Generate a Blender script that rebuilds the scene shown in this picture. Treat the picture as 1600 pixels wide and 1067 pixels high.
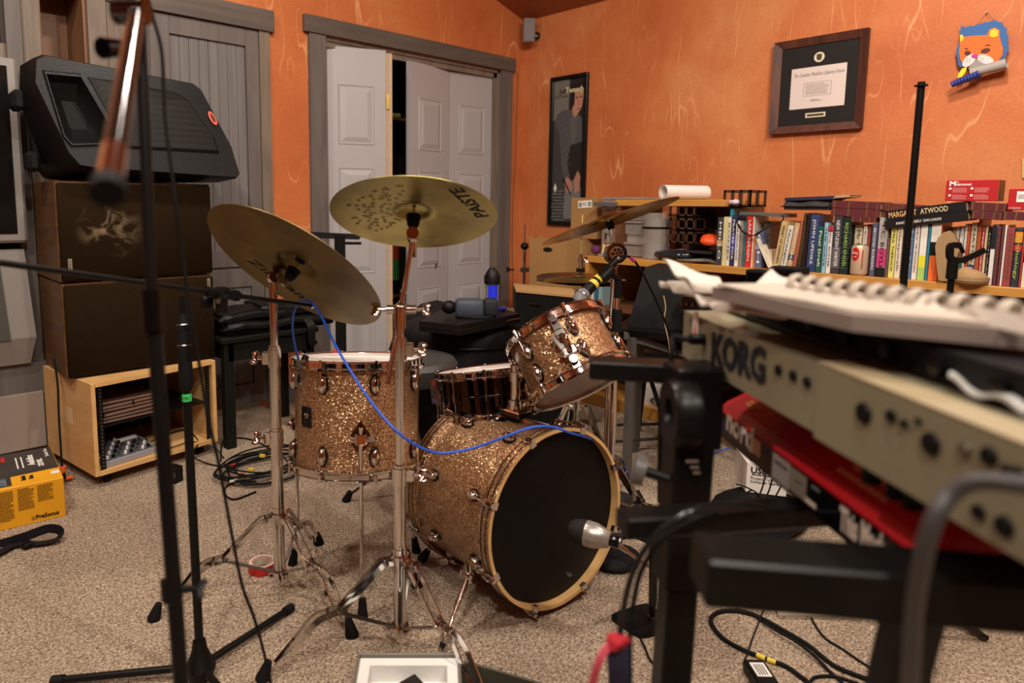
import bpy, bmesh, math, random
from math import pi, sin, cos, radians, sqrt, atan2
from mathutils import Vector as V, Matrix, Quaternion
random.seed(7)
S = bpy.context.scene
for o in list(bpy.data.objects): bpy.data.objects.remove(o)
COL = S.collection

# ------------------------------------------------------------------ camera
FPX, PX, PY, EYE = 1057.0, 690.0, 447.0, V((0, 0, 1.2))
yaw, pit, rol = radians(41.6), radians(6.925), radians(.385)
FW = V((sin(yaw) * cos(pit), cos(yaw) * cos(pit), -sin(pit)))
_r = V((cos(yaw), -sin(yaw), 0)); _u = _r.cross(FW)
RT = cos(rol) * _r + sin(rol) * _u
UP = -sin(rol) * _r + cos(rol) * _u
cd = bpy.data.cameras.new('camera'); cam = bpy.data.objects.new('camera', cd); COL.objects.link(cam)
cd.sensor_width = 36; cd.lens = FPX / 1600 * 36
cd.shift_x = (800 - PX) / 1600; cd.shift_y = (PY - 533.5) / 1600
cd.clip_start = .02; cd.clip_end = 50
cd.dof.use_dof = True; cd.dof.focus_distance = 2.5; cd.dof.aperture_fstop = 2.5
cam.matrix_world = Matrix.Translation(EYE) @ Matrix((RT, UP, -FW)).transposed().to_4x4()
S.camera = cam

# ------------------------------------------------------------------ light and exposure
S.view_settings.view_transform = 'Standard'; S.view_settings.look = 'None'
S.view_settings.gamma = 1; S.view_settings.use_curve_mapping = False
S.view_settings.exposure = 0.08
w = bpy.data.worlds.new('world'); S.world = w; w.use_nodes = True
w.node_tree.nodes['Background'].inputs[0].default_value = (1, .8, .6, 1)
w.node_tree.nodes['Background'].inputs[1].default_value = .25

def area(loc, target, power, size, col=(1, .912, .80)):
    l = bpy.data.lights.new('ceiling_lamp_light', 'AREA'); l.energy = power; l.size = size; l.color = col; l.shape = 'DISK'
    o = bpy.data.objects.new('ceiling_lamp_light', l); COL.objects.link(o); o.location = loc
    o.rotation_euler = (V(target) - V(loc)).to_track_quat('-Z', 'Y').to_euler()
area((1.3, 2.1, 3.10), (1.2, 2.2, 0), 26, .16)
area((-.5, 1.9, 3.55), (.3, 2.2, 0), 40, .20)
area((1.5, -.2, 3.15), (2.3, .8, .6), 40, .16)
area((2.9, .6, 2.75), (3.4, .7, 1), 20, .16, (1, .93, .85))
area((-1.2, -.6, 3.8), (1.0, 1.6, .4), 60, .25)
area((.2, .2, 3.45), (.6, .9, 0), 16, .16)
area((.1, -1.2, 3.4), (1.4, 1.4, .6), 40, .16)

# ------------------------------------------------------------------ helpers
def ray(x, y): return FW + RT * ((x - PX) / FPX) - UP * ((y - PY) / FPX)
def P(x, y, ax, v):
    d = ray(x, y); return EYE + d * ((v - EYE[ax]) / d[ax])
def D(x, y, dep): return EYE + ray(x, y) * dep

_mats = {}
def nt(name):
    m = bpy.data.materials.new(name); m.use_nodes = True
    return m, m.node_tree, m.node_tree.nodes['Principled BSDF']
def srgb(c):
    if isinstance(c, str):
        c = tuple(int(c[i:i + 2], 16) / 255 for i in (0, 2, 4))
    return tuple(x / 12.92 if x <= .04045 else ((x + .055) / 1.055) ** 2.4 for x in c) + (1,)
def N(t, typ, **kw):
    n = t.nodes.new(typ)
    for k, v in kw.items():
        if k.startswith('i_'):
            key = k[2:]; n.inputs[int(key) if key.isdigit() else key].default_value = v
        else: setattr(n, k, v)
    return n
def mat(name, col, rough=.5, metal=0, spec=.5, var=0, vscale=6, bump=0, bscale=60, coat=0, trans=0, emit=0):
    if name in _mats: return _mats[name]
    m, t, b = nt(name); c = srgb(col)
    if max(c[:3]) < .03 and rough > .2: spec = min(spec, .2)
    b.inputs['Base Color'].default_value = c; b.inputs['Roughness'].default_value = rough
    b.inputs['Metallic'].default_value = metal; b.inputs['Specular IOR Level'].default_value = spec
    b.inputs['Coat Weight'].default_value = coat; b.inputs['Transmission Weight'].default_value = trans
    if emit:
        b.inputs['Emission Color'].default_value = c; b.inputs['Emission Strength'].default_value = emit
    tc = N(t, 'ShaderNodeTexCoord')
    if var:
        n = N(t, 'ShaderNodeTexNoise', i_Scale=vscale, i_Detail=5.0); t.links.new(tc.outputs['Object'], n.inputs['Vector'])
        h = N(t, 'ShaderNodeHueSaturation'); h.inputs['Color'].default_value = c
        mp = N(t, 'ShaderNodeMapRange'); mp.inputs[1].default_value = .3; mp.inputs[2].default_value = .7
        mp.inputs[3].default_value = 1 - var; mp.inputs[4].default_value = 1 + var
        t.links.new(n.outputs[0], mp.inputs[0]); t.links.new(mp.outputs[0], h.inputs['Value']); t.links.new(h.outputs[0], b.inputs['Base Color'])
    if bump:
        n = N(t, 'ShaderNodeTexNoise', i_Scale=bscale, i_Detail=4.0); t.links.new(tc.outputs['Object'], n.inputs['Vector'])
        bp = N(t, 'ShaderNodeBump'); bp.inputs['Strength'].default_value = bump; bp.inputs['Distance'].default_value = .004
        t.links.new(n.outputs[0], bp.inputs['Height']); t.links.new(bp.outputs[0], b.inputs['Normal'])
    _mats[name] = m; return m
def ramp(t, stops, interp='LINEAR'):
    r = t.nodes.new('ShaderNodeValToRGB'); r.color_ramp.interpolation = interp
    e = r.color_ramp.elements
    while len(e) > 1: e.remove(e[-1])
    e[0].position, e[0].color = stops[0][0], stops[0][1]
    for p, c in stops[1:]:
        x = e.new(p); x.color = c
    return r
def wood(name, c1, c2, scale=(1, 1, 12), rough=.5, dist=3.0, bump=.1):
    if name in _mats: return _mats[name]
    m, t, b = nt(name); tc = N(t, 'ShaderNodeTexCoord'); mp = N(t, 'ShaderNodeMapping'); mp.inputs['Scale'].default_value = scale
    t.links.new(tc.outputs['Object'], mp.inputs[0])
    n = N(t, 'ShaderNodeTexNoise', i_Scale=3.0, i_Detail=8.0, i_Distortion=dist * .3); t.links.new(mp.outputs[0], n.inputs['Vector'])
    r = ramp(t, [(.3, srgb(c1)), (.7, srgb(c2))]); t.links.new(n.outputs[0], r.inputs[0]); t.links.new(r.outputs[0], b.inputs['Base Color'])
    bp = N(t, 'ShaderNodeBump'); bp.inputs['Strength'].default_value = bump; bp.inputs['Distance'].default_value = .003
    t.links.new(n.outputs[0], bp.inputs['Height']); t.links.new(bp.outputs[0], b.inputs['Normal'])
    b.inputs['Roughness'].default_value = rough
    _mats[name] = m; return m

class G:
    """collects shapes; build() links them as one mesh object"""
    def __init__(s, M=None): s.v = []; s.f = []; s.M = M or Matrix()
    def add(s, vs, fs, M=None):
        k = len(s.v); T = s.M @ M if M is not None else s.M
        s.v += [T @ V(p) for p in vs]; s.f += [[i + k for i in f] for f in fs]; return s
    def box(s, c, d, R=None, bev=0, seg=1):
        M = Matrix.Translation(V(c))
        if R is not None: M = M @ (R.to_4x4() if hasattr(R, 'to_4x4') else Matrix.Rotation(R, 4, 'Z'))
        bm = bmesh.new(); bmesh.ops.create_cube(bm, size=1); bmesh.ops.scale(bm, vec=V(d), verts=bm.verts)
        if bev: bmesh.ops.bevel(bm, geom=list(bm.edges), offset=bev, segments=seg, affect='EDGES', profile=.5)
        s.bm(bm, M); return s
    def bx(s, x0, x1, y0, y1, z0, z1, bev=0): return s.box(((x0 + x1) / 2, (y0 + y1) / 2, (z0 + z1) / 2), (abs(x1 - x0), abs(y1 - y0), abs(z1 - z0)), None, bev)
    def bm(s, bm, M=None):
        bm.verts.index_update(); s.add([v.co.copy() for v in bm.verts], [[v.index for v in f.verts] for f in bm.faces], M); bm.free()
    def cyl(s, a, b, r, r2=None, n=16, cap=True):
        a, b = V(a), V(b); d = b - a; q = d.to_track_quat('Z', 'Y'); r2 = r if r2 is None else r2; L = d.length
        vs = [V((r * cos(2 * pi * i / n), r * sin(2 * pi * i / n), 0)) for i in range(n)] + [V((r2 * cos(2 * pi * i / n), r2 * sin(2 * pi * i / n), L)) for i in range(n)]
        fs = [[i, (i + 1) % n, n + (i + 1) % n, n + i] for i in range(n)]
        if cap: fs += [list(range(n))[::-1], list(range(n, 2 * n))]
        return s.add(vs, fs, Matrix.Translation(a) @ q.to_matrix().to_4x4())
    def lathe(s, prof, M=None, n=32, close=False, a0=0, a1=2 * pi):
        m = len(prof); full = abs(a1 - a0 - 2 * pi) < 1e-6; k = n if full else n + 1; vs = []
        for i in range(k):
            a = a0 + (a1 - a0) * i / n
            vs += [(r * cos(a), r * sin(a), z) for r, z in prof]
        fs = []
        for i in range(n):
            i2 = (i + 1) % k
            for j in range(m if close else m - 1):
                j2 = (j + 1) % m; fs.append([i * m + j, i2 * m + j, i2 * m + j2, i * m + j2])
        return s.add(vs, fs, M)
    def torus(s, M, R, r, n=48, k=8, sy=1): return s.lathe([(R + r * cos(2 * pi * i / k), sy * r * sin(2 * pi * i / k)) for i in range(k)], M, n, True)
    def sph(s, c, r, sc=(1, 1, 1), n=16, R=None):
        bm = bmesh.new(); bmesh.ops.create_uvsphere(bm, u_segments=n, v_segments=max(6, n // 2), radius=r)
        bmesh.ops.scale(bm, vec=V(sc), verts=bm.verts)
        s.bm(bm, Matrix.Translation(V(c)) @ (R.to_4x4() if R is not None else Matrix())); return s
    def prism(s, pts, z0, z1, M=None):
        n = len(pts); vs = [(p[0], p[1], z0) for p in pts] + [(p[0], p[1], z1) for p in pts]
        return s.add(vs, [list(range(n))[::-1], list(range(n, 2 * n))] + [[i, (i + 1) % n, n + (i + 1) % n, n + i] for i in range(n)], M)
    def hull(s, A, B):
        """loft between two equal rings of points, capped"""
        n = len(A); return s.add(list(A) + list(B), [list(range(n))[::-1], list(range(n, 2 * n))] + [[i, (i + 1) % n, n + (i + 1) % n, n + i] for i in range(n)])
    def loft(s, rings, cap=True):
        n = len(rings[0]); vs = [p for r in rings for p in r]; fs = []
        for k in range(len(rings) - 1):
            fs += [[k * n + i, k * n + (i + 1) % n, (k + 1) * n + (i + 1) % n, (k + 1) * n + i] for i in range(n)]
        if cap: fs += [list(range(n))[::-1], list(range((len(rings) - 1) * n, len(rings) * n))]
        return s.add(vs, fs)
    def tube(s, pts, r, n=8, smooth=True, flat=None, step=6):
        pts = [V(p) for p in pts]
        if smooth and len(pts) > 2: pts = spline(pts, step)
        rings = []; up = None; rr = r if isinstance(r, (list, tuple)) else None
        for i, p in enumerate(pts):
            d = (pts[min(i + 1, len(pts) - 1)] - pts[max(i - 1, 0)])
            if d.length < 1e-9: d = V((0, 0, 1))
            d.normalize()
            if up is None: up = d.orthogonal().normalized() if flat is None else (V(flat) - d * V(flat).dot(d)).normalized()
            else: up = (up - d * up.dot(d)).normalized()
            sd = d.cross(up)
            if flat is None:
                q = r if rr is None else rr[0] + (rr[1] - rr[0]) * i / (len(pts) - 1)
                rings.append([p + (up * cos(2 * pi * k / n) + sd * sin(2 * pi * k / n)) * q for k in range(n)])
            else:
                w_, h_ = r
                rings.append([p + up * a * h_ + sd * b * w_ for a, b in ((1, 1), (1, -1), (-1, -1), (-1, 1))])
        return s.loft(rings)
    def build(s, name, m, parent=None, ang=35, label=None, stuff=False, sharp=False):
        me = bpy.data.meshes.new(name); vs = s.v
        if parent is not None:
            I = WM(parent).inverted(); vs = [I @ p for p in vs]
        me.from_pydata([tuple(p) for p in vs], [], s.f)
        bm = bmesh.new(); bm.from_mesh(me); bmesh.ops.recalc_face_normals(bm, faces=bm.faces); bm.to_mesh(me); bm.free()
        if not sharp:
            me.polygons.foreach_set('use_smooth', [True] * len(me.polygons)); me.set_sharp_from_angle(angle=radians(ang))
        me.materials.append(m)
        o = bpy.data.objects.new(name, me); COL.objects.link(o)
        if parent is not None: o.parent = parent
        if label: o['label'] = label
        if stuff: o['kind'] = 'stuff'
        return o
def spline(pts, step=6):
    out = []; n = len(pts)
    for i in range(n - 1):
        p0, p1, p2, p3 = pts[max(i - 1, 0)], pts[i], pts[i + 1], pts[min(i + 2, n - 1)]
        for k in range(step):
            t = k / step
            out.append(.5 * ((2 * p1) + (-p0 + p2) * t + (2 * p0 - 5 * p1 + 4 * p2 - p3) * t * t + (-p0 + 3 * p1 - 3 * p2 + p3) * t ** 3))
    return out + [pts[-1]]
def WM(o):
    M = o.matrix_basis.copy()
    while o.parent: o = o.parent; M = o.matrix_basis @ M
    return M
def thing(name, label, cat, loc=(0, 0, 0), rz=0, group=None):
    o = bpy.data.objects.new(name, None); COL.objects.link(o); o.location = loc; o.rotation_euler = (0, 0, rz)
    o.empty_display_size = .05; o['label'] = label; o['category'] = cat
    if group: o['group'] = group
    return o
def tag(o, label, cat, group=None):
    o['label'] = label; o['category'] = cat
    if group: o['group'] = group
    return o
def struct(o): o['kind'] = 'structure'; return o
def frame(o, z, x=None):
    """matrix at o with local Z along z, X close to x"""
    z = V(z).normalized(); x = V(x) if x is not None else z.orthogonal()
    x = (x - z * x.dot(z)).normalized(); y = z.cross(x)
    return Matrix.Translation(V(o)) @ Matrix((x, y, z)).transposed().to_4x4()
_font = {}
def text(s, M, size, m, parent=None, name='lettering', ext=.0004, align='CENTER', w=None, shear=0, bold=0):
    """flat lettering: local X reads along, Y up, Z out of the surface"""
    cu = bpy.data.curves.new('t', 'FONT'); cu.body = s; cu.size = size; cu.extrude = ext; cu.align_x = align; cu.align_y = 'CENTER'; cu.shear = shear; cu.offset = bold; cu.resolution_u = 2
    o = bpy.data.objects.new('t', cu); COL.objects.link(o)
    dg = bpy.context.evaluated_depsgraph_get(); me = bpy.data.meshes.new_from_object(o.evaluated_get(dg))
    bpy.data.objects.remove(o); bpy.data.curves.remove(cu)
    if w and len(me.vertices):
        xs = [v.co.x for v in me.vertices]; k = w / max(1e-6, max(xs) - min(xs))
        for v in me.vertices: v.co.x *= k
    I = WM(parent).inverted() if parent is not None else Matrix()
    me.transform(I @ M @ Matrix.Translation((0, 0, ext)))
    me.materials.clear(); me.materials.append(m)
    r = bpy.data.objects.new(name, me); COL.objects.link(r)
    if parent is not None: r.parent = parent
    return r
def lines(M, w, h, n, m, parent, name='small_print', seed=0, fill=.45):
    """rows of tiny unreadable print as thin raised bars"""
    rnd = random.Random(seed); g = G(M); lh = h / n
    for i in range(n):
        y = h / 2 - (i + .5) * lh; x = -w / 2; end = w / 2 - (rnd.random() * .35 * w if rnd.random() < .4 else rnd.random() * .06 * w)
        while x < end:
            L = min(rnd.uniform(.05, .16) * w, end - x); g.add([(x, y - lh * fill / 2, .0003), (x + L, y - lh * fill / 2, .0003), (x + L, y + lh * fill / 2, .0003), (x, y + lh * fill / 2, .0003)], [[0, 1, 2, 3]]); x += L + .02 * w
    return g.build(name, m, parent, sharp=True)

# ------------------------------------------------------------------ materials
chrome = mat('chrome', 'd8d4d0', .07, 1); chromeD = mat('chrome_dark', '6a6460', .1, 1)
nickel = mat('black_nickel', '5a4f48', .09, 1); steel = mat('steel', '9a9894', .3, 1)
blk = mat('black_plastic', '0e0d0c', .45, spec=.35); blkg = mat('black_gloss', '080808', .15, spec=.4); blkm = mat('black_matte', '100f0e', .7, spec=.2)
blkmet = mat('black_metal', '100f0e', .35, .0, spec=.4, var=.15); rub = mat('rubber', '0e0e0e', .7, spec=.25, bump=.2)
blkfab = mat('black_fabric', '121110', .9, spec=.2, var=.25, vscale=9, bump=.5, bscale=120); blkskin = mat('drumhead_black', '090808', .5, spec=.3, var=.1, vscale=3)
white = mat('white_head', 'e6e0d8', .45, var=.04); paper = mat('paper', 'e4dcd4', .8); cream = mat('cream_paper', 'd6c8aa', .8)
inkb = mat('ink_black', '1a1614', .7); inkw = mat('ink_white', 'e8e4dc', .6); inkg = mat('ink_gold', 'b89a58', .4, .5)
red = mat('red_plastic', 'c01c1c', .4); gold = mat('gold_print', 'a88a50', .35, .8)
pages = mat('book_pages', 'b8a283', .9, var=.12, vscale=80)
def sparkle():
    m, t, b = nt('bronze_glitter'); tc = N(t, 'ShaderNodeTexCoord')
    v = N(t, 'ShaderNodeTexVoronoi', i_Scale=420.0); t.links.new(tc.outputs['Object'], v.inputs['Vector'])
    r = ramp(t, [(0, srgb('5a3e2a')), (.35, srgb('9a7250')), (.7, srgb('bc9068')), (1, srgb('f0cc9c'))])
    sp = N(t, 'ShaderNodeSeparateColor'); t.links.new(v.outputs['Color'], sp.inputs[0]); t.links.new(sp.outputs[0], r.inputs[0])
    t.links.new(r.outputs[0], b.inputs['Base Color'])
    # every flake faces its own way
    g = N(t, 'ShaderNodeNewGeometry'); mx = N(t, 'ShaderNodeVectorMath', operation='SUBTRACT'); mx.inputs[1].default_value = (.5, .5, .5)
    t.links.new(v.outputs['Color'], mx.inputs[0])
    sc = N(t, 'ShaderNodeVectorMath', operation='SCALE'); sc.inputs[3].default_value = .75; t.links.new(mx.outputs[0], sc.inputs[0])
    ad = N(t, 'ShaderNodeVectorMath', operation='ADD'); t.links.new(g.outputs['Normal'], ad.inputs[0]); t.links.new(sc.outputs[0], ad.inputs[1])
    nm = N(t, 'ShaderNodeVectorMath', operation='NORMALIZE'); t.links.new(ad.outputs[0], nm.inputs[0]); t.links.new(nm.outputs[0], b.inputs['Normal'])
    b.inputs['Metallic'].default_value = .75; b.inputs['Roughness'].default_value = .32
    b.inputs['Coat Weight'].default_value = .6; b.inputs['Coat Roughness'].default_value = .08
    return m
glit = sparkle()
def brass(name, c1, c2, rough=.28):
    m, t, b = nt(name); tc = N(t, 'ShaderNodeTexCoord')
    ln = N(t, 'ShaderNodeVectorMath', operation='LENGTH'); mp = N(t, 'ShaderNodeMapping'); mp.inputs['Scale'].default_value = (1, 1, 0)
    t.links.new(tc.outputs['Object'], mp.inputs[0]); t.links.new(mp.outputs[0], ln.inputs[0])
    w1 = N(t, 'ShaderNodeTexNoise', noise_dimensions='1D', i_Scale=420.0, i_Detail=3.0); t.links.new(ln.outputs['Value'], w1.inputs['W'])
    n2 = N(t, 'ShaderNodeTexNoise', i_Scale=9.0, i_Detail=6.0, i_Distortion=.6); t.links.new(tc.outputs['Object'], n2.inputs['Vector'])
    r = ramp(t, [(.32, srgb(c1)), (.66, srgb(c2))]); t.links.new(n2.outputs[0], r.inputs[0]); t.links.new(r.outputs[0], b.inputs['Base Color'])
    bp = N(t, 'ShaderNodeBump'); bp.inputs['Strength'].default_value = .35; bp.inputs['Distance'].default_value = .0006
    t.links.new(w1.outputs[0], bp.inputs['Height']); t.links.new(bp.outputs[0], b.inputs['Normal'])
    mr = N(t, 'ShaderNodeMapRange'); mr.inputs[3].default_value = rough - .06; mr.inputs[4].default_value = rough + .16; t.links.new(n2.outputs[0], mr.inputs[0]); t.links.new(mr.outputs[0], b.inputs['Roughness'])
    b.inputs['Metallic'].default_value = 1; return m
brassA = brass('bronze_cymbal', '5e5234', '84744c', .38); brassB = brass('yellow_cymbal', '7c6c38', 'a69658', .32); brassC = brass('polished_cymbal', 'b08446', 'd8ac68', .16)

def wallmat():
    m, t, b = nt('orange_plaster'); tc = N(t, 'ShaderNodeTexCoord')
    n1 = N(t, 'ShaderNodeTexNoise', i_Scale=1.3, i_Detail=6.0, i_Roughness=.6, i_Distortion=.4); t.links.new(tc.outputs['Object'], n1.inputs['Vector'])
    r1 = ramp(t, [(.3, srgb('b05a2a')), (.52, srgb('c06c38')), (.72, srgb('cc8450'))]); t.links.new(n1.outputs[0], r1.inputs[0])
    # thin trowel scratches = contour lines of a stretched noise, broken up by a second one
    cols = r1.outputs[0]
    for sc, rot, th, seed, colr in (((3.2, 3.2, .45), (.18, .12, 0), .006, 0, 'dfa070'), ((3.0, 3.0, .5), (.85, .7, 0), .006, 7, 'dfa070'), ((3.4, 3.4, .5), (-.6, -.5, .4), .006, 13, 'd8965f'), ((5, 5, 1.2), (.3, -.3, .4), .008, 23, 'd8965f')):
        mp = N(t, 'ShaderNodeMapping'); mp.inputs['Scale'].default_value = sc; mp.inputs['Rotation'].default_value = rot; mp.inputs['Location'].default_value = (seed, seed, seed)
        t.links.new(tc.outputs['Object'], mp.inputs[0])
        n = N(t, 'ShaderNodeTexNoise', i_Scale=1.6, i_Detail=.6); t.links.new(mp.outputs[0], n.inputs['Vector'])
        s1 = N(t, 'ShaderNodeMath', operation='SUBTRACT'); s1.inputs[1].default_value = .5; t.links.new(n.outputs[0], s1.inputs[0])
        s2 = N(t, 'ShaderNodeMath', operation='ABSOLUTE'); t.links.new(s1.outputs[0], s2.inputs[0])
        s3 = N(t, 'ShaderNodeMapRange'); s3.inputs[1].default_value = 0; s3.inputs[2].default_value = th; s3.inputs[3].default_value = 1; s3.inputs[4].default_value = 0; t.links.new(s2.outputs[0], s3.inputs[0])
        nm = N(t, 'ShaderNodeTexNoise', i_Scale=3.0, i_Detail=4.0); mq = N(t, 'ShaderNodeMapping'); mq.inputs['Location'].default_value = (seed + 3, 1, 2); t.links.new(tc.outputs['Object'], mq.inputs[0]); t.links.new(mq.outputs[0], nm.inputs['Vector'])
        mm = N(t, 'ShaderNodeMapRange'); mm.inputs[1].default_value = .48; mm.inputs[2].default_value = .64; t.links.new(nm.outputs[0], mm.inputs[0])
        mu = N(t, 'ShaderNodeMath', operation='MULTIPLY'); t.links.new(s3.outputs[0], mu.inputs[0]); t.links.new(mm.outputs[0], mu.inputs[1])
        mix = N(t, 'ShaderNodeMix', data_type='RGBA'); mix.inputs[7].default_value = srgb(colr); t.links.new(mu.outputs[0], mix.inputs[0]); t.links.new(cols, mix.inputs[6]); cols = mix.outputs[2]
    # fine fibres
    nf = N(t, 'ShaderNodeTexNoise', i_Scale=60.0, i_Detail=5.0, i_Distortion=2.0); t.links.new(tc.outputs['Object'], nf.inputs['Vector'])
    mr = N(t, 'ShaderNodeMapRange'); mr.inputs[1].default_value = .35; mr.inputs[2].default_value = .65; mr.inputs[3].default_value = .93; mr.inputs[4].default_value = 1.08; t.links.new(nf.outputs[0], mr.inputs[0])
    h = N(t, 'ShaderNodeHueSaturation'); t.links.new(cols, h.inputs['Color']); t.links.new(mr.outputs[0], h.inputs['Value']); t.links.new(h.outputs[0], b.inputs['Base Color'])
    bp = N(t, 'ShaderNodeBump'); bp.inputs['Strength'].default_value = .3; bp.inputs['Distance'].default_value = .004; t.links.new(nf.outputs[0], bp.inputs['Height']); t.links.new(bp.outputs[0], b.inputs['Normal'])
    b.inputs['Roughness'].default_value = .62; return m
orange = wallmat()
def carpetmat():
    m, t, b = nt('berber_carpet'); tc = N(t, 'ShaderNodeTexCoord')
    n1 = N(t, 'ShaderNodeTexNoise', i_Scale=150.0, i_Detail=3.0, i_Distortion=.8); t.links.new(tc.outputs['Object'], n1.inputs['Vector'])
    n2 = N(t, 'ShaderNodeTexVoronoi', i_Scale=240.0); t.links.new(tc.outputs['Object'], n2.inputs['Vector'])
    r = ramp(t, [(.32, srgb('6e5a4a')), (.47, srgb('a6907a')), (.62, srgb('d2bea6'))]); t.links.new(n1.outputs[0], r.inputs[0])
    n3 = N(t, 'ShaderNodeTexNoise', i_Scale=2.0, i_Detail=3.0); t.links.new(tc.outputs['Object'], n3.inputs['Vector'])
    mr = N(t, 'ShaderNodeMapRange'); mr.inputs[1].default_value = .3; mr.inputs[2].default_value = .7; mr.inputs[3].default_value = .92; mr.inputs[4].default_value = 1.06; t.links.new(n3.outputs[0], mr.inputs[0])
    h = N(t, 'ShaderNodeHueSaturation'); t.links.new(r.outputs[0], h.inputs['Color']); t.links.new(mr.outputs[0], h.inputs['Value']); t.links.new(h.outputs[0], b.inputs['Base Color'])
    bp = N(t, 'ShaderNodeBump'); bp.inputs['Strength'].default_value = .9; bp.inputs['Distance'].default_value = .006
    ad = N(t, 'ShaderNodeMath', operation='ADD'); t.links.new(n1.outputs[0], ad.inputs[0]); t.links.new(n2.outputs['Distance'], ad.inputs[1]); t.links.new(ad.outputs[0], bp.inputs['Height']); t.links.new(bp.outputs[0], b.inputs['Normal'])
    b.inputs['Roughness'].default_value = .95; b.inputs['Specular IOR Level'].default_value = .15; return m
carpet = carpetmat()
graywood = wood('gray_stained_wood', '57504c', '69615c', (7, 7, .7), .6); graywood2 = wood('gray_brown_wood', '665a4e', '7e6f60', (9, 9, .7), .6)
headwood = wood('gray_header_wood', '4e453e', '60564d', (.7, 7, 9), .6)
beadw = wood('beadboard_wood', '645f5e', '74706d', (9, 9, .5), .6, bump=.05)
brownply = wood('brown_plywood', '7a5436', '8e6442', (2, 2, 1.5), .5); doorw = mat('door_paint', 'a6a2a2', .45)
birch = wood('birch_ply', 'c89a5e', 'd8ae74', (1.5, 1.5, 5), .5, bump=.04); oak = wood('honey_shelf', 'b07a34', 'c48c42', (8, .8, 8), .45, bump=.04)
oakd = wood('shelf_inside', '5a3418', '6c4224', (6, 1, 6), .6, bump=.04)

# ------------------------------------------------------------------ the room
YW, XW = 3.575, 4.0
def zc(x): return 2.575 + (XW - x) * .30
struct(G().bx(-2.6, XW + .1, -2.4, YW + .9, -.1, 0).build('floor', carpet, sharp=True))
def wallx(x0, x1, z0=None, z1=None, y=YW, t=.1):
    a = 0 if z0 is None else z0; b0 = zc(x0) if z1 is None else z1; b1 = zc(x1) if z1 is None else z1
    return [(x0, y, a), (x1, y, a), (x1, y, b1), (x0, y, b0)], [(x0, y + t, a), (x1, y + t, a), (x1, y + t, b1), (x0, y + t, b0)]
g = G()
OX0, OX1, OZ = 2.229, 3.735, 2.18          # closet opening
BX0, BX1, BZ = 1.215, 1.80, 2.135           # panelled closet door
TX0, TX1 = -1.6, .60                         # television recess
for a in ((-2.6, TX0), (TX0, TX1, 2.3), (TX1, .735), (.935, BX0 - .0), (BX0, BX1, BZ), (BX1, OX0), (OX0, OX1, OZ), (OX1, XW)):
    A, B = wallx(a[0], a[1], a[2] if len(a) > 2 else None); g.hull(A, B)
A, B = wallx(.735, .935, 2.2); g.hull(A, B)
struct(g.build('wall_back', orange, sharp=True))
struct(G().hull([(XW, -2.4, 0), (XW, YW + .1, 0), (XW, YW + .1, zc(XW)), (XW, -2.4, zc(XW))], [(XW + .1, -2.4, 0), (XW + .1, YW + .1, 0), (XW + .1, YW + .1, zc(XW)), (XW + .1, -2.4, zc(XW))]).build('wall_right', orange, sharp=True))
struct(G().hull([(-2.6, -2.4, 0), (XW, -2.4, 0), (XW, -2.4, zc(XW)), (-2.6, -2.4, zc(-2.6))], [(-2.6, -2.5, 0), (XW, -2.5, 0), (XW, -2.5, zc(XW)), (-2.6, -2.5, zc(-2.6))]).build('wall_front', orange, sharp=True))
struct(G().hull([(-2.6, -2.4, 0), (-2.6, YW, 0), (-2.6, YW, zc(-2.6)), (-2.6, -2.4, zc(-2.6))], [(-2.7, -2.4, 0), (-2.7, YW, 0), (-2.7, YW, zc(-2.6)), (-2.7, -2.4, zc(-2.6))]).build('wall_left', orange, sharp=True))
ceil = mat('ceiling_paint', '9c5a34', .7, var=.05)
struct(G().hull([(-2.7, -2.5, zc(-2.7)), (XW + .1, -2.5, zc(XW + .1)), (XW + .1, YW + .1, zc(XW + .1)), (-2.7, YW + .1, zc(-2.7))], [(-2.7, -2.5, zc(-2.7) + .1), (XW + .1, -2.5, zc(XW + .1) + .1), (XW + .1, YW + .1, zc(XW + .1) + .1), (-2.7, YW + .1, zc(-2.7) + .1)]).build('ceiling', ceil, sharp=True))
# closet behind the folding doors
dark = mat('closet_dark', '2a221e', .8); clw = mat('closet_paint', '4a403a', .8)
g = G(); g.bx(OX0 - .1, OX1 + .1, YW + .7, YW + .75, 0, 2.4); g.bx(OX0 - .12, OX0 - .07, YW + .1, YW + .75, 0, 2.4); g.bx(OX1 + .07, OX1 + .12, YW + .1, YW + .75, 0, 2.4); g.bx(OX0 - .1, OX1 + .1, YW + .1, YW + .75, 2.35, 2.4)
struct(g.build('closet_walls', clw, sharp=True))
# recess of the tall brown niche and of the television
g = G(); g.bx(.72, .95, YW + .3, YW + .34, 0, 2.3); g.bx(.735, .747, YW, YW + .34, 0, 2.2); g.bx(.923, .935, YW, YW + .34, 0, 2.2); g.bx(.747, .923, YW, YW + .34, 2.19, 2.2)
struct(g.build('niche_lining', brownply, sharp=True))
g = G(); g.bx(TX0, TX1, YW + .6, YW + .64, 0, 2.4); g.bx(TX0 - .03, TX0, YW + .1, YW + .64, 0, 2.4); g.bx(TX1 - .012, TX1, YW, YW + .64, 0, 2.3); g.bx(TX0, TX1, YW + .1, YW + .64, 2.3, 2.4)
struct(g.build('recess_lining', clw, sharp=True))

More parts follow.
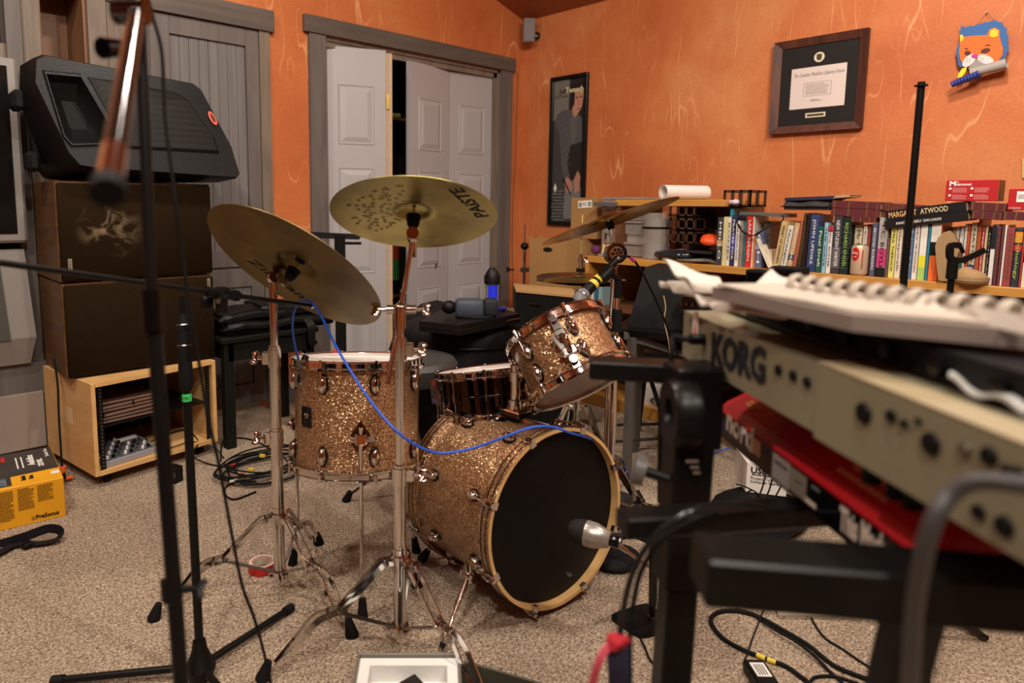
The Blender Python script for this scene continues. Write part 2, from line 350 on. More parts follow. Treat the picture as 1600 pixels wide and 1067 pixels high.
# night-dark windows added unseen behind the viewer to give chrome dark reflections
night = mat('added_dark_glass', '05060a', .05)
def window(i, wall, a0, a1, z0, z1):
    if wall == 'front': bx_ = lambda p, q, zz0, zz1, d0, d1: G().bx(p, q, -2.4 + d0, -2.4 + d1, zz0, zz1)
    else: bx_ = lambda p, q, zz0, zz1, d0, d1: G().bx(-2.6 + d0, -2.6 + d1, p, q, zz0, zz1)
    w_ = struct(bx_(a0, a1, z0, z1, .002, .012).build('window_%d' % i, night, sharp=True))
    for p, q, e, f in ((a0 - .09, a0, z0 - .09, z1 + .09), (a1, a1 + .09, z0 - .09, z1 + .09), (a0, a1, z1, z1 + .09), (a0, a1, z0 - .09, z0), ((a0 + a1) / 2 - .02, (a0 + a1) / 2 + .02, z0, z1)): bx_(p, q, e, f, .0, .03).build('window_frame', graywood, w_, sharp=True)
window(1, 'front', -1.9, -.5, .7, 2.1); window(2, 'front', .2, 1.6, .7, 2.1); window(3, 'front', 2.3, 3.5, .7, 2.1); window(4, 'left', -1.8, -.4, .6, 2.2); window(5, 'left', .4, 2.4, .2, 2.2)
# door casing (closet): side boards, head board, inner jambs
t_ = struct(G().bx(2.117, OX0, YW - .022, YW, 0, 2.183).build('trim_1', graywood, sharp=True))
struct(G().bx(OX1, 3.853, YW - .022, YW, 0, 2.183).build('trim_2', graywood, sharp=True))
struct(G().bx(2.085, 3.875, YW - .034, YW, 2.183, 2.28, .002).build('trim_3', headwood, sharp=True))
g = G(); g.bx(OX0, OX0 + .018, YW, YW + .12, 0, OZ); g.bx(OX1 - .018, OX1, YW, YW + .12, 0, OZ)
g.bx(OX0, OX1, YW, YW + .12, OZ - .02, OZ); g.bx(OX0, OX1, YW + .012, YW + .03, OZ - .055, OZ); g.bx(OX1 - .05, OX1 - .018, YW + .012, YW + .03, 0, OZ - .02)
struct(g.build('trim_4', graywood2, sharp=True))
# bifold door leaves: raised-panel boards
def leaf(n, a, b, z1, root=None, th=.034):
    """a,b = (x,y) ends of the leaf's face; raised panels on the room side"""
    a, b = V((a[0], a[1], 0)), V((b[0], b[1], 0)); L = (b - a).length; x = (b - a).normalized(); out = V((x.y, -x.x, 0))
    M = Matrix.Translation(a) @ Matrix((x, V((0, 0, 1)), out)).transposed().to_4x4()      # local x along, y up, z out
    g = G(M); g.box((L / 2, z1 / 2, -th / 2), (L, z1, th))
    d = g.build(n, doorw, root, sharp=True); struct(d) if root is None else None
    pw = L * .44; cx = L / 2
    for (y0, y1) in ((.12, .62), (.76, 1.42), (1.56, z1 - .22)):
        q = G(M); o = .0; ou = [(cx - pw / 2 - .03, y0), (cx + pw / 2 + .03, y0), (cx + pw / 2 + .03, y1), (cx - pw / 2 - .03, y1)]
        def ring(k, z): return [(ou[0][0] + k, ou[0][1] + k, z), (ou[1][0] - k, ou[1][1] + k, z), (ou[2][0] - k, ou[2][1] - k, z), (ou[3][0] + k, ou[3][1] - k, z)]
        rs = [ring(0, .0005), ring(.004, .005), ring(.010, .0015), ring(.014, .001), ring(.045, .009)]
        q.loft(rs, cap=True); q.build('panel', doorw, d, sharp=True)
    return d
ZD = 2.125
leaf('door_1', (2.255, YW + .035), (2.61, YW - .10), ZD + .015)
dl = leaf('door_2', (2.648, YW - .115), (2.70, YW + .19), ZD)
G().box((2.628, YW - .105, ZD / 2), (.035, .012, ZD), -.3).build('door_edge', birch, dl, sharp=True)
for z in (1.83, 1.0):
    q = G(); q.box((2.612, YW - .118, z), (.02, .004, .09), -.3); q.build('hinge', mat('brass_hinge', 'd8b868', .3, .9), dl, sharp=True)
leaf('door_3', (2.86, YW - .03), (3.272, YW + .045), ZD); leaf('door_4', (3.276, YW + .045), (3.70, YW + .03), ZD)
# small dark hook on door_3's face
# panelled closet door left of the orange strip
d5 = struct(G().bx(BX0, BX1, YW + .004, YW + .03, 0.05, BZ).build('door_5', beadw, sharp=True))
for x0, x1, z0, z1 in ((BX0, BX0 + .10, .05, BZ), (BX1 - .075, BX1, .05, BZ), (BX0 + .10, BX1 - .075, BZ - .09, BZ), (BX0 + .10, BX1 - .075, .73, .83), (BX0 + .10, BX1 - .075, .845, .93), (BX0 + .10, BX1 - .075, .05, .17)):
    G().bx(x0, x1, YW - .014, YW + .006, z0, z1, .0015).build('rail', graywood, d5, sharp=True)
nb = 8; bw = (BX1 - .075 - BX0 - .10) / nb
for i in range(nb):
    for z0, z1 in ((.17, .73), (.93, BZ - .09)):
        G().bx(BX0 + .10 + i * bw + .002, BX0 + .10 + (i + 1) * bw - .002, YW - .001, YW + .006, z0, z1, .0012).build('beadboard', beadw, d5, sharp=True)
struct(G().bx(BX1 + .003, BX1 + .065, YW - .02, YW, 0, BZ + .03).build('trim_5', graywood2, sharp=True))
struct(G().bx(1.02, BX1 + .09, YW - .034, YW, BZ + .005, BZ + .12, .002).build('trim_6', headwood, sharp=True))
struct(G().bx(BX0 - .06, BX0 - .004, YW - .02, YW, 0, BZ + .03).build('trim_7', graywood, sharp=True))
struct(G().bx(1.02, BX0 - .064, YW - .024, YW, 0, 2.3).build('trim_8', graywood2, sharp=True))
struct(G().bx(.935, 1.016, YW - .03, YW, 0, 2.3).build('trim_9', graywood2, sharp=True))
struct(G().bx(.665, .735, YW - .03, YW, 0, 2.3).build('trim_10', graywood2, sharp=True))
struct(G().bx(.60, .66, YW - .05, YW, 0, 2.3).build('trim_11', graywood, sharp=True))
struct(G().bx(TX0, TX1 + .02, YW - .03, YW + .3, 1.80, 1.88).build('trim_12', graywood2, sharp=True))
struct(G().bx(TX0, TX1 + .03, YW - .05, YW - .0, .40, .46).build('trim_13', graywood, sharp=True))
# baseboards
struct(G().bx(BX1 + .065, 2.117, YW - .018, YW, 0, .12).build('baseboard_back', graywood, sharp=True))
struct(G().bx(XW - .018, XW, -2.4, YW, 0, .12).build('baseboard_right', graywood, sharp=True))
# ================================================================== drum kit
def lug(M, parent, s=1.0, dark=True):
    """teardrop lug; local Z out of shell, Y along drum axis"""
    g = G(M); pts = [(.0165 * s * cos(a) , .030 * s * sin(a)) for a in [2 * pi * i / 20 for i in range(20)]]
    g.prism(pts, 0, .004); l = g.build('lug', blkg, parent)
    G(M).sph((0, 0, .006), 1, (.0135 * s, .0265 * s, .014 * s), 14).build('lug_casing', chrome, l)
    return l
def drum(name, label, c, up, R, H, nl, ph, shell=glit, parts=None, xref=None, lugs=True, full=False, hoopz=.024):
    """c = centre of the top rim"""
    r = thing(name, label, 'drum', V(c) - V(up).normalized() * H)
    M = frame(c, up, xref if xref is not None else V((1, 0, 0)))
    Rs = R - .012
    g = G(M); g.lathe([(Rs, -.014), (Rs, -H + .014), (Rs - .007, -H + .014), (Rs - .007, -.014)], None, 64, True); g.build('shell', shell, r)
    for nm, z0, sgn in (('batter_hoop', 0, -1), ('resonant_hoop', -H, 1)):
        q = [(R - .004, z0 + sgn * .002), (R + .002, z0), (R + .003, z0 + sgn * .004), (R - .001, z0 + sgn * .006), (R - .001, z0 + sgn * hoopz * .8), (R + .006, z0 + sgn * hoopz), (R + .006, z0 + sgn * (hoopz + .004)), (R - .006, z0 + sgn * (hoopz + .002)), (R - .006, z0 + sgn * .004)]
        G(M).lathe(q, None, 72, True).build(nm, chrome, r)
    G(M).lathe([(0, -.012), (R - .012, -.012), (R - .006, -.017), (R - .006, -.02), (0, -.0175)], None, 64).build('batter_head', white, r)
    G(M).lathe([(0, -H + .012), (R - .012, -H + .012), (R - .006, -H + .017), (0, -H + .0165)], None, 64).build('resonant_head', mat('clear_head', '8c7f74', .25, spec=.6), r)
    if lugs:
        for k in range(nl):
            a = ph + 2 * pi * k / nl; d = V((cos(a), sin(a), 0))
            for z0, sg in ((0, -1), (-H, 1)):
                if full and sg == 1: continue
                zl = z0 + sg * (.068 if not full else .055)
                L = M @ frame(d * Rs + V((0, 0, zl)), d, V((0, 0, 1)).cross(d) * -1)
                if not full: lg = lug(L, r)
                g = G(M); p = d * (R + .006)
                g.cyl(p + V((0, 0, z0 + sg * .012)), p + V((0, 0, zl if not full else -H + .02)), .0028, n=8)
                g.cyl(p + V((0, 0, z0 - sg * .003)), p + V((0, 0, z0 + sg * .018)), .0055, n=8)
                g.box(p + V((0, 0, z0 + sg * (hoopz + .002))) - d * .003, (.018, .016, .010), a, .002)
                if full:
                    g.cyl(p + V((0, 0, -H * .5 - .012)) , p + V((0, 0, -H * .5 + .012)), .006, n=10)
                    g.cyl(p + V((0, 0, -H + .004)), p + V((0, 0, -H + .028)), .0055, n=8)
                    g.cyl(d * Rs + V((0, 0, -H * .5)), p + V((0, 0, -H * .5)), .004, n=8)
                g.build('tension_rod', chrome, r)
    return r, M
def on(px_, py_, c, n):
    d = ray(px_, py_); return EYE + d * ((V(c) - EYE).dot(V(n)) / d.dot(V(n)))

# --- bass drum
BN = V((-.1125, -.985, .05)).normalized(); BC = V((1.513, 1.179, .288)); BR = .268; BL = .412
bass = thing('bass_drum', 'large bronze glitter bass drum lying on its side with a black front head', 'drum', (BC.x, BC.y + .2, 0))
MB_ = frame(BC, BN, V((1, 0, 0)))
hoopw = wood('hoop_maple', 'b89058', 'd4ac74', (3, 3, 3), .35)
def bhoop(z, sg):
    h = G(MB_).lathe([(BR - .009, z), (BR, z), (BR, z + sg * .04), (BR - .009, z + sg * .04)], None, 96, True).build('front_hoop' if sg < 0 else 'back_hoop', glit, bass)
    G(MB_).lathe([(BR - .0115, z - sg * .0006), (BR - .0092, z - sg * .0006), (BR - .0092, z + sg * .04), (BR - .0115, z + sg * .04)], None, 96, True).build('hoop_inside', hoopw, h)
    G(MB_).lathe([(BR - .0115, z - sg * .0012), (BR - .001, z - sg * .0012), (BR - .001, z - sg * .0002), (BR - .0115, z - sg * .0002)], None, 96, True).build('hoop_edge', hoopw, h)
    for d in (.010, .030):
        G(MB_).lathe([(BR - .001, z + sg * d), (BR + .0006, z + sg * d), (BR + .0006, z + sg * (d + .004)), (BR - .001, z + sg * (d + .004))], None, 96, True).build('black_inlay', blkg, h)
    G(MB_).lathe([(BR - .022, z + sg * .038), (BR - .006, z + sg * .038), (BR - .006, z + sg * .05), (BR - .022, z + sg * .05)], None, 96, True).build('flesh_ring', chrome, h)
bhoop(0, -1); bhoop(-BL, 1)
G(MB_).lathe([(BR - .02, -.048), (BR - .02, -BL + .048), (BR - .028, -BL + .048), (BR - .028, -.048)], None, 96, True).build('shell', glit, bass)
G(MB_).lathe([(0, -.022), (BR - .026, -.024), (BR - .012, -.026), (BR - .012, -.034), (0, -.03)], None, 96).build('front_head', blkskin, bass)
G(MB_).lathe([(0, -BL + .022), (BR - .012, -BL + .024), (BR - .012, -BL + .032), (0, -BL + .03)], None, 64).build('back_head', white, bass)
for k in range(8):
    a = radians(22.5 + 45 * k); d = V((cos(a), sin(a), 0)); tg = V((-sin(a), cos(a), 0))
    for z0, sg in ((0, -1), (-BL, 1)):
        p = d * (BR + .010); q = G(MB_)
        zl = z0 + sg * .105
        L = MB_ @ frame(d * (BR - .02) + V((0, 0, zl)), d, tg * -1)
        lg = G(L).prism([(.017 * cos(t), .026 * sin(t)) for t in [2 * pi * i / 20 for i in range(20)]], 0, .004).build('lug', blkg, bass)
        G(L).sph((0, 0, .009), 1, (.014, .022, .018), 14).build('lug_casing', chrome, lg)
        q.cyl(p + V((0, 0, z0 + sg * .0)), p + V((0, 0, zl)) - d * .006, .0032, n=8)
        q.build('tension_rod', chrome, bass)
        c = G(MB_)     # claw hook: plate over the hoop edge with a lip
        R3 = Matrix.Rotation(a, 3, 'Z')
        c.box(d * (BR + .004) + V((0, 0, z0 + sg * .016)), (.006, .020, .036), R3, .0015)
        c.box(d * (BR - .006) + V((0, 0, z0 - sg * .003)), (.020, .022, .004), R3, .001)
        c.box(d * (BR - .014) + V((0, 0, z0 + sg * .002)), (.004, .018, .012), R3, .001)
        c.cyl(p + V((0, 0, z0 + sg * .012)), p + V((0, 0, z0 + sg * .04)), .009, .005, 10)
        c.cyl(p + V((0, 0, z0 - sg * .010)), p + V((0, 0, z0 + sg * .012)), .006, n=6)
        c.build('claw', chrome, bass)
# spurs
for px_, py_, fx, fy in ((716, 855, 690, 1012), (960, 860, 1000, 905)):
    s_ = -1 if px_ < 800 else 1
    a = radians(-152 if s_ < 0 else -28); d = V((cos(a), sin(a), 0)); b0 = MB_ @ (d * (BR - .02) + V((0, 0, -.11)))
    sp = G(frame(b0, MB_.to_3x3() @ d)).lathe([(0, .018), (.018, .016), (.026, .008), (.028, 0), (0, 0)], None, 24).build('spur', chrome, bass)
    j = b0 + MB_.to_3x3() @ d * .04
    ft = P(fx, fy, 2, .012)
    if s_ > 0: ft = V((j.x + .12, j.y - .2, .012))
    g = G(); g.cyl(b0, j, .012); g.sph(j, .017); g.cyl(j + V((0, 0, .035)), j - V((0, 0, .02)), .013, n=12); g.cyl(j, ft, .0055); g.cyl(ft + (j - ft) * .5, j, .0085)
    g.box(j + V((-.025 * -s_, 0, .02)), (.03, .006, .022), .5, .002); g.build('spur_leg', chrome, sp); G().cyl(ft, ft + (j - ft) * .06, .007, .009).build('spur_tip', rub, sp)
# tom mount
mt = on(822, 690, BC + V((0, 0, BR)), V((0, 0, 1)))
MT = V((1.555, 1.40, BC.z + BR - .012))
pl = G(Matrix.Translation(MT)).box((0, 0, 0), (.075, .10, .014), None, .005).build('mount_plate', blkg, bass)
G(Matrix.Translation(MT)).box((0, 0, .010), (.06, .085, .01), None, .004).build('mount_collar', chrome, pl)
tt = V((MT.x - .0, MT.y, .70))
g = G(); g.cyl(MT, tt, .0165, n=20); g.cyl(tt - V((0, 0, .05)), tt - V((0, 0, .02)), .022, n=20); g.cyl(MT + V((0, 0, .01)), MT + V((0, 0, .045)), .024, n=20); g.box(MT + V((.03, -.02, .03)), (.03, .02, .02), .3, .003); g.build('mount_post', chrome, bass)
# badge on shell
badge = radians(95); d = V((cos(badge), sin(badge), 0))
Lb = MB_ @ frame(d * (BR - .0195) + V((0, 0, -.24)), d, V((0, 0, 1)))
g = G(Lb).prism([(-.035, 0), (0, -.018), (.035, 0), (0, .018)], 0, .002).build('badge', blkg, bass); G(Lb).sph((0, 0, .002), .004).build('badge_rivet', chrome, g)
# creases, wear marks and bottom cradle rubber: none. dark cushion behind front head is not seen

# --- rack tom
TU = V((.0601, .6344, .7706)); TC = V((1.63, 1.3161, .8229)); TR = .159; TH = .207
tom, MTm = drum('rack_tom', 'small bronze glitter tom tilted on a chrome mount above the bass drum', TC, TU, TR, TH, 6, radians(-62), xref=V((1, 0, 0)), hoopz=.026)
def shellM(M, a, z, R): d = V((cos(a), sin(a), 0)); return M @ frame(d * R + V((0, 0, z)), d, V((0, 0, 1)).cross(d) * -1)
def badge_on(M, R, a, z, parent, s=1):
    L = shellM(M, a, z, R); b = G(L); b.prism([(-.022 * s, -.026 * s), (.022 * s, -.026 * s), (.022 * s, .026 * s), (.014 * s, .034 * s), (-.022 * s, .034 * s)], -.002, .002); b = b.build('badge', blkg, parent)
    G(L).lathe([(.004 * s, .002), (.008 * s, .004), (.009 * s, .002)], None, 16).build('vent_ring', chrome, b)
badge_on(MTm, TR - .012, radians(-26), -.085, tom, .8)
# suspension bracket of the tom and L-arm down to the mount post
ab = radians(-138); L = shellM(MTm, ab, -TH / 2, TR - .012)
br = G(L); br.box((0, 0, .016), (.026, .17, .006), None, .002); br.box((0, .035, .028), (.044, .030, .024), None, .005); br.box((0, -.02, .026), (.036, .034, .018), None, .005); br.cyl((0, .06, .02), (0, .06, .036), .012); br.cyl((0, -.07, .01), (0, -.07, .034), .010); br.cyl((-.03, .035, .03), (.03, .035, .03), .008); br.box((.02, .0, .036), (.012, .05, .008), .2, .002)
br = br.build('suspension_bracket', chrome, tom)
pb = L @ V((0, -.01, .045))
g = G(); elb = V((tt.x + .02, tt.y - .02, tt.z - .015))
g.tube([pb + (L.to_3x3() @ V((0, .05, 0))), pb, pb * .5 + elb * .5 + V((0, 0, -.03)), elb], .008, 10, True); g.box(elb, (.05, .035, .045), .4, .004); g.build('holder_arm', chrome, tom)
G().box(elb + V((.03, -.015, .035)), (.05, .035, .06), .5, .004).build('holder_block', blkg, tom)

# --- floor tom
FC = EYE + (V((1.171, 1.702, .7237)) - EYE) * 1.04; FC.z += .014; FC -= V((.018, .02, 0)); FU = V((.095, .108, 1)).normalized(); FR_ = .206; FH = .345
cf = atan2(-FC.y, -FC.x)      # direction to the camera
ftm, MF = drum('floor_tom', 'large bronze glitter floor tom standing on three legs, blue cable in front', FC, FU, FR_, FH, 8, cf + radians(15))
badge_on(MF, FR_ - .012, cf - radians(50), -.165, ftm)
for da, nm in ((3, 0), (-112, 1), (122, 2)):
    a = cf + radians(da); d = V((cos(a), sin(a), 0)); L = shellM(MF, a, -FH + .125, FR_ - .012)
    b = G(L).prism([(0, -.05), (.026, -.015), (.03, 0), (.026, .015), (0, .05), (-.026, .015), (-.03, 0), (-.026, -.015)], 0, .005).build('leg_bracket', chromeD, ftm)
    g = G(L); g.box((0, 0, .016), (.034, .034, .026), None, .004); g.cyl((-.045, .002, .018), (.03, .002, .018), .008); g.sph((-.045, .002, .02), 1, (.006, .013, .013)); g.box((0, .03, .012), (.012, .03, .012), None, .003); g.build('leg_clamp', chrome, b)
    p = L @ V((0, 0, .02)); q = G(); top = p + V((0, 0, .035)); kn = V((p.x, p.y, .16)); f0 = V((p.x + d.x * .012, p.y + d.y * .012, .035)); f1 = V((p.x + d.x * .022, p.y + d.y * .022, 0))
    q.cyl(top, kn, .0055, n=12); q.cyl(kn, f0, .0055, n=12); q.build('leg', chrome, ftm).name
    G().cyl(f1, f0 + V((0, 0, .02)), .016, .010, 12).build('foot', rub, ftm)
# red tape tab on rims
G().box(on(524, 550, FC, FU) + V((0, 0, .003)), (.022, .012, .006), .3).build('red_tape', red, ftm, sharp=True)

# --- snare drum
SU = V((.04, .22, 1)).normalized(); SC = EYE + (V((1.655, 1.635, .632)) - EYE) * .985
sn, MS = drum('snare_drum', 'black nickel snare drum on a low stand between throne and bass drum', SC, SU, .172, .165, 10, radians(9), shell=nickel, full=True)
G(MS).torus(Matrix.Translation((0, 0, -.0825)), .161, .003, 64, 8).build('centre_bead', nickel, sn)
a = atan2(-SC.y, -SC.x) - radians(68); L = shellM(MS, a, -.08, .16)
g = G(L); g.box((0, 0, .012), (.03, .05, .012), None, .003); g.box((0, -.02, .03), (.008, .08, .02), None, .003); g.cyl((0, .03, .02), (0, -.06, .02), .006); g.build('throw_off', chrome, sn)
G().box(on(692, 567, SC, SU) + V((0, 0, .004)), (.030, .018, .014), -.7).build('red_tape', red, sn, sharp=True)
# stand of the snare
ss = thing('snare_stand', 'chrome basket stand holding up the black nickel snare drum', 'drum stand', (SC.x, SC.y, 0))
b0 = SC - SU * .175; g = G(); g.cyl((b0.x, b0.y, .06), b0 - SU * .03, .0125); g.cyl((b0.x, b0.y, .25), (b0.x, b0.y, .30), .018); g.build('column', chrome, ss)
for k in range(3):
    a = radians(100 + 120 * k); d = V((cos(a), sin(a), 0))
    G().tube([b0 - SU * .02, b0 + d * .09 - SU * .004, b0 + d * .182 + V((0, 0, .0)) + SU * .002, b0 + d * .19 + SU * .03], .006, 8).build('basket_arm', chrome, ss)
    a = radians(40 + 120 * k); d = V((cos(a), sin(a), 0)); B_ = V((b0.x, b0.y, 0))
    G().tube([B_ + V((0, 0, .27)), B_ + d * .12 + V((0, 0, .12)), B_ + d * .24 + V((0, 0, .02))], .0065, 8).build('leg', chrome, ss)
    G().cyl(B_ + d * .25, B_ + d * .225 + V((0, 0, .035)), .017, .011).build('foot', rub, ss)

# --- cymbals and their stands
def cymbal(name, label, c, n, R, m, dish=.035, bell=.105):
    n = V(n).normalized(); r = thing(name, label, 'cymbal', c); br_ = R * .205
    pr = []
    for i in range(9): t = i / 8; pr.append((.006 + t * (br_ - .006), dish * R * 1.0 + bell * R * .72 * sqrt(max(0, 1 - (t * .98) ** 2)) + .0))
    for i in range(1, 15): t = i / 14; pr.append((br_ + t * (R - br_), dish * R * (1 - t ** 1.6) * 1.0 - t * .003))
    M = frame(c, n, V((0, 0, 1)).cross(n)); th = .0016
    g = G(Matrix()).lathe(pr + [(a, b - th) for a, b in pr[::-1]], None, 128, True)
    r.matrix_basis = M
    me = g; o = None
    g.v = [M @ p for p in g.v]; o = g.build('bronze_disc', m, r, ang=50)
    return r, M, o
def marks(M, R, parent, m, seed=1, n=90, r0=.3, r1=.8):
    """round hammer marks, slightly sunk rings seen on the underside"""
    rnd = random.Random(seed); g = G(M)
    for i in range(n):
        a = rnd.uniform(-.9, 1.5); q = R * rnd.uniform(r0, r1); t = (q / R - .205) / .795
        g.lathe([(0, 0), (.0055, 0)], Matrix.Translation((q * cos(a), q * sin(a), .035 * R * (1 - t ** 1.6) - t * .003 - .0023)), 8)
    return g.build('hammer_marks', m, parent, stuff=True)
def foot_stand(name, label, base, feet, hub, low, knee_t=.45, knee_z=None, tubes=(), cat='cymbal stand', fl=.011, footr=.017):
    st = thing(name, label, cat, (base[0], base[1], 0)); B = V((base[0], base[1], 0))
    for f in feet:
        F_ = V((f[0], f[1], 0)); d = (F_ - B); L = d.length; d.normalize(); s = V((-d.y, d.x, 0))
        kz = knee_z if knee_z else low + (hub - low) * .42
        K = B + d * L * knee_t + V((0, 0, kz)); lg = G()
        for sg in (-1, 1):
            lg.tube([B + d * .02 + s * sg * .010 + V((0, 0, hub)), B + d * .05 + s * sg * .013 + V((0, 0, hub - .005)), K + s * sg * .013], (.0016, .0075), flat=(0, 0, 1), smooth=False)
            lg.tube([K + s * sg * .006 - d * .02 + V((0, 0, .004)), K + s * sg * .013 + d * .06 - V((0, 0, .012)), K * .42 + F_ * .58 + s * sg * .016 + V((0, 0, .016)), F_ - d * .035 + s * sg * .006 + V((0, 0, .034))], (.0016, .0085), flat=(0, 0, 1))
        lg.cyl(K - s * .017, K + s * .017, .005, n=10); lg.cyl(K + d * .03 - s * .017 - V((0, 0, .004)), K + d * .03 + s * .017 - V((0, 0, .004)), .004, n=10)
        leg = lg.build('leg', chrome, st)
        G().tube([B + d * .018 + V((0, 0, low + .01)), K - V((0, 0, .006))], (.006, .0022), flat=(0, 0, 1), smooth=False).build('brace', steel, leg)
        ft = G(); n_ = 5
        pr = []
        for i in range(n_):
            pr += [(footr * (.55 + .12 * i), .05 - i * .0095), (footr * (.62 + .12 * i), .046 - i * .0095)]
        pr = [(0, .052)] + pr + [(footr * 1.1, .0), (0, 0)]
        ft.lathe(pr, Matrix.Translation(F_) @ Matrix.Rotation(0, 4, 'Z') @ frame((0, 0, 0), V((-d.x * .35, -d.y * .35, 1))), 14); ft.build('rubber_foot', rub, leg)
    g = G(); g.cyl(B + V((0, 0, hub - .02)), B + V((0, 0, hub + .012)), .024, n=24); g.cyl(B + V((0, 0, hub + .012)), B + V((0, 0, hub + .03)), .019, n=24)
    for f in feet:
        d = (V((f[0], f[1], 0)) - B).normalized(); g.box(B + d * .028 + V((0, 0, hub - .004)), (.026, .026, .018), atan2(d.y, d.x), .003)
    g.build('upper_collar', chrome, st)
    g = G(); g.cyl(B + V((0, 0, low - .008)), B + V((0, 0, low + .012)), .024, n=24)
    for f in feet:
        d = (V((f[0], f[1], 0)) - B).normalized(); g.box(B + d * .024 + V((0, 0, low + .002)), (.02, .02, .016), atan2(d.y, d.x), .003)
    g.build('lower_collar', chrome, st)
    for z0, z1, r in tubes: G().cyl(B + V((0, 0, z0)), B + V((0, 0, z1)), r, n=24).build('tube', chrome, st)
    return st
def wing(p, d, m, parent, s=1, n='wing_nut'):
    """wing screw pointing along d"""
    M = frame(p, d); g = G(M); g.cyl((0, 0, -.01 * s), (0, 0, .022 * s), .006 * s, n=12); g.sph((0, 0, .026 * s), 1, (.022 * s, .006 * s, .011 * s), 12); g.sph((.016 * s, 0, .03 * s), 1, (.009 * s, .005 * s, .012 * s), 10); g.sph((-.016 * s, 0, .03 * s), 1, (.009 * s, .005 * s, .012 * s), 10)
    return g.build(n, m, parent)
def clampc(p, parent, r=.02, h=.05, wd=None, m=None, s=1):
    g = G(); p = V(p); g.cyl(p - V((0, 0, h / 2)), p + V((0, 0, h / 2)), r, n=20); g.cyl(p + V((0, 0, h / 2)), p + V((0, 0, h / 2 + .008)), r * .85, n=20)
    d = wd or -RT; d = V((d.x, d.y, 0)).normalized(); g.box(p + d * (r + .004), (.026, .018, h * .7), atan2(d.y, d.x), .003)
    c = g.build('height_clamp', m or chrome, parent); wing(p + d * (r + .01), d, m or chrome, c, s); return c
# left cymbal and stand
ZN = V((.6545, .1139, .7475)); ZC = V((.9357, 1.6661, 1.0201))
ZI, MZ, o_ = cymbal('ride_cymbal', 'leftmost large dull bronze cymbal, steeply tilted, black script on its underside', ZC, ZN, .27, brassA)
def undertext(s, p0, p1, c, n, h, parent, R, off=0, shear=0, w=None, bold=0):
    a, b = on(*p0, c, n), on(*p1, c, n); x = (b - a).normalized(); z = -V(n).normalized(); y = z.cross(x); o = (a + b) / 2 + z * off
    t = text(s, Matrix.Translation(o) @ Matrix((x, y, z)).transposed().to_4x4(), h, inkb, parent, w=w or (b - a).length, shear=shear, bold=bold, ext=0)
    for v in t.data.vertices:      # lay the print on the bowed underside
        q = sqrt(v.co.x ** 2 + v.co.y ** 2); k = max(0, (q / R - .205) / .795); v.co.z = .035 * R * (1 - k ** 1.6) - k * .003 - .0021
    return t
undertext('Zildjian', (386, 404), (474, 466), ZC, ZN, .055, ZI, .27, 0, .3, bold=.0006)
B1 = (.932, 1.791)
s1 = foot_stand('cymbal_stand', 'chrome double-braced stand under the leftmost tilted cymbal', B1, [(.594, 1.915), (1.188, 1.985), (.985, 1.475)], .255, .07, tubes=((.05, .50, .0175), (.48, .745, .0155), (.74, .93, .0115)))
clampc((B1[0], B1[1], .50), s1, .021, .05); clampc((B1[0], B1[1], .745), s1, .019, .055)
def tilter(top, cym, n, parent, r=.0115):
    n = V(n).normalized(); c = V(cym); e = c - n * .055; g = G(); g.tube([V(top) - V((0, 0, .05)), top, (V(top) + e) / 2 + V((0, 0, .012)), e], [r * 1.15, r * .75], 14); g.sph(top, r * 1.7); side = (V(top) - c).cross(V((0, 0, 1)));  side = side.normalized() if side.length > 1e-3 else RT
    m_ = (V(top) * .62 + e * .38) + V((0, 0, .008)); g.cyl(m_ - FW * .022, m_ + FW * .022, .016, n=18); g.cyl(m_ - FW * .026, m_ - FW * .022, .011, n=18)
    g.cyl(e, c + n * .045, .0035, n=10); g.cyl(e - n * .005, e + n * .012, .009, n=14); g.build('tilter', chrome, parent)
    q = G(); q.cyl(c - n * .030, c - n * .004, .016, .020, 16); q.cyl(c - n * .040, c - n * .030, .010, .016, 16); q.cyl(c + n * (.024), c + n * .036, .015, n=14); q.build('felt', rub, parent)
t1 = V((B1[0], B1[1], .985)); G().cyl((B1[0], B1[1], .90), t1, .013, n=20).build('tilter_post', chrome, s1); tilter(t1, ZC, ZN, s1)
# right cymbal with raised name, and the front stand
PN = V((.3108, .3073, .8994)); PCc = V((1.136, 1.3923, 1.1724))
PI_, MPc, o_ = cymbal('crash_cymbal', 'yellowish bronze cymbal above the floor tom, black capital letters on its underside', PCc, PN, .22, brassB)
marks(MPc, .22, PI_, mat('hammer_mark', '746430', .4, 1))
undertext('PAiSTE', (756, 338), (712, 293), PCc, PN, .052, PI_, .22, bold=.0012)
B2_ = (1.047, 1.339); f3 = P(652, 915, 2, 0)
s2_ = foot_stand('cymbal_stand', 'chrome boom stand nearest the viewer, between floor tom and bass drum', B2_, [(.715, 1.48), (1.06, 1.00), (f3.x, f3.y)], .265, .065, tubes=((.045, .50, .0165), (.49, .83, .0125)))
B = V((B2_[0], B2_[1], 0)); clampc(B + V((0, 0, .495)), s2_, .021, .045, RT); 
cl = clampc(B + V((0, 0, .83)), s2_, .019, .05, RT)
G().cyl(B + V((0, 0, .85)), B + V((0, 0, .90)), .011, n=16).build('tube', chrome, s2_)
tz = B + V((0, 0, .915)); ra = D(606, 600, 1.70); rb = D(645, 372, 1.775)
g = G(); g.cyl(ra, rb, .0065, n=14); n_ = 9
for i in range(n_ + 1):
    p = ra.lerp(rb, i / n_ * .62); g.cyl(p, p + (rb - ra) * .012, .0082, n=12)
g.build('boom_rod', chrome, s2_)
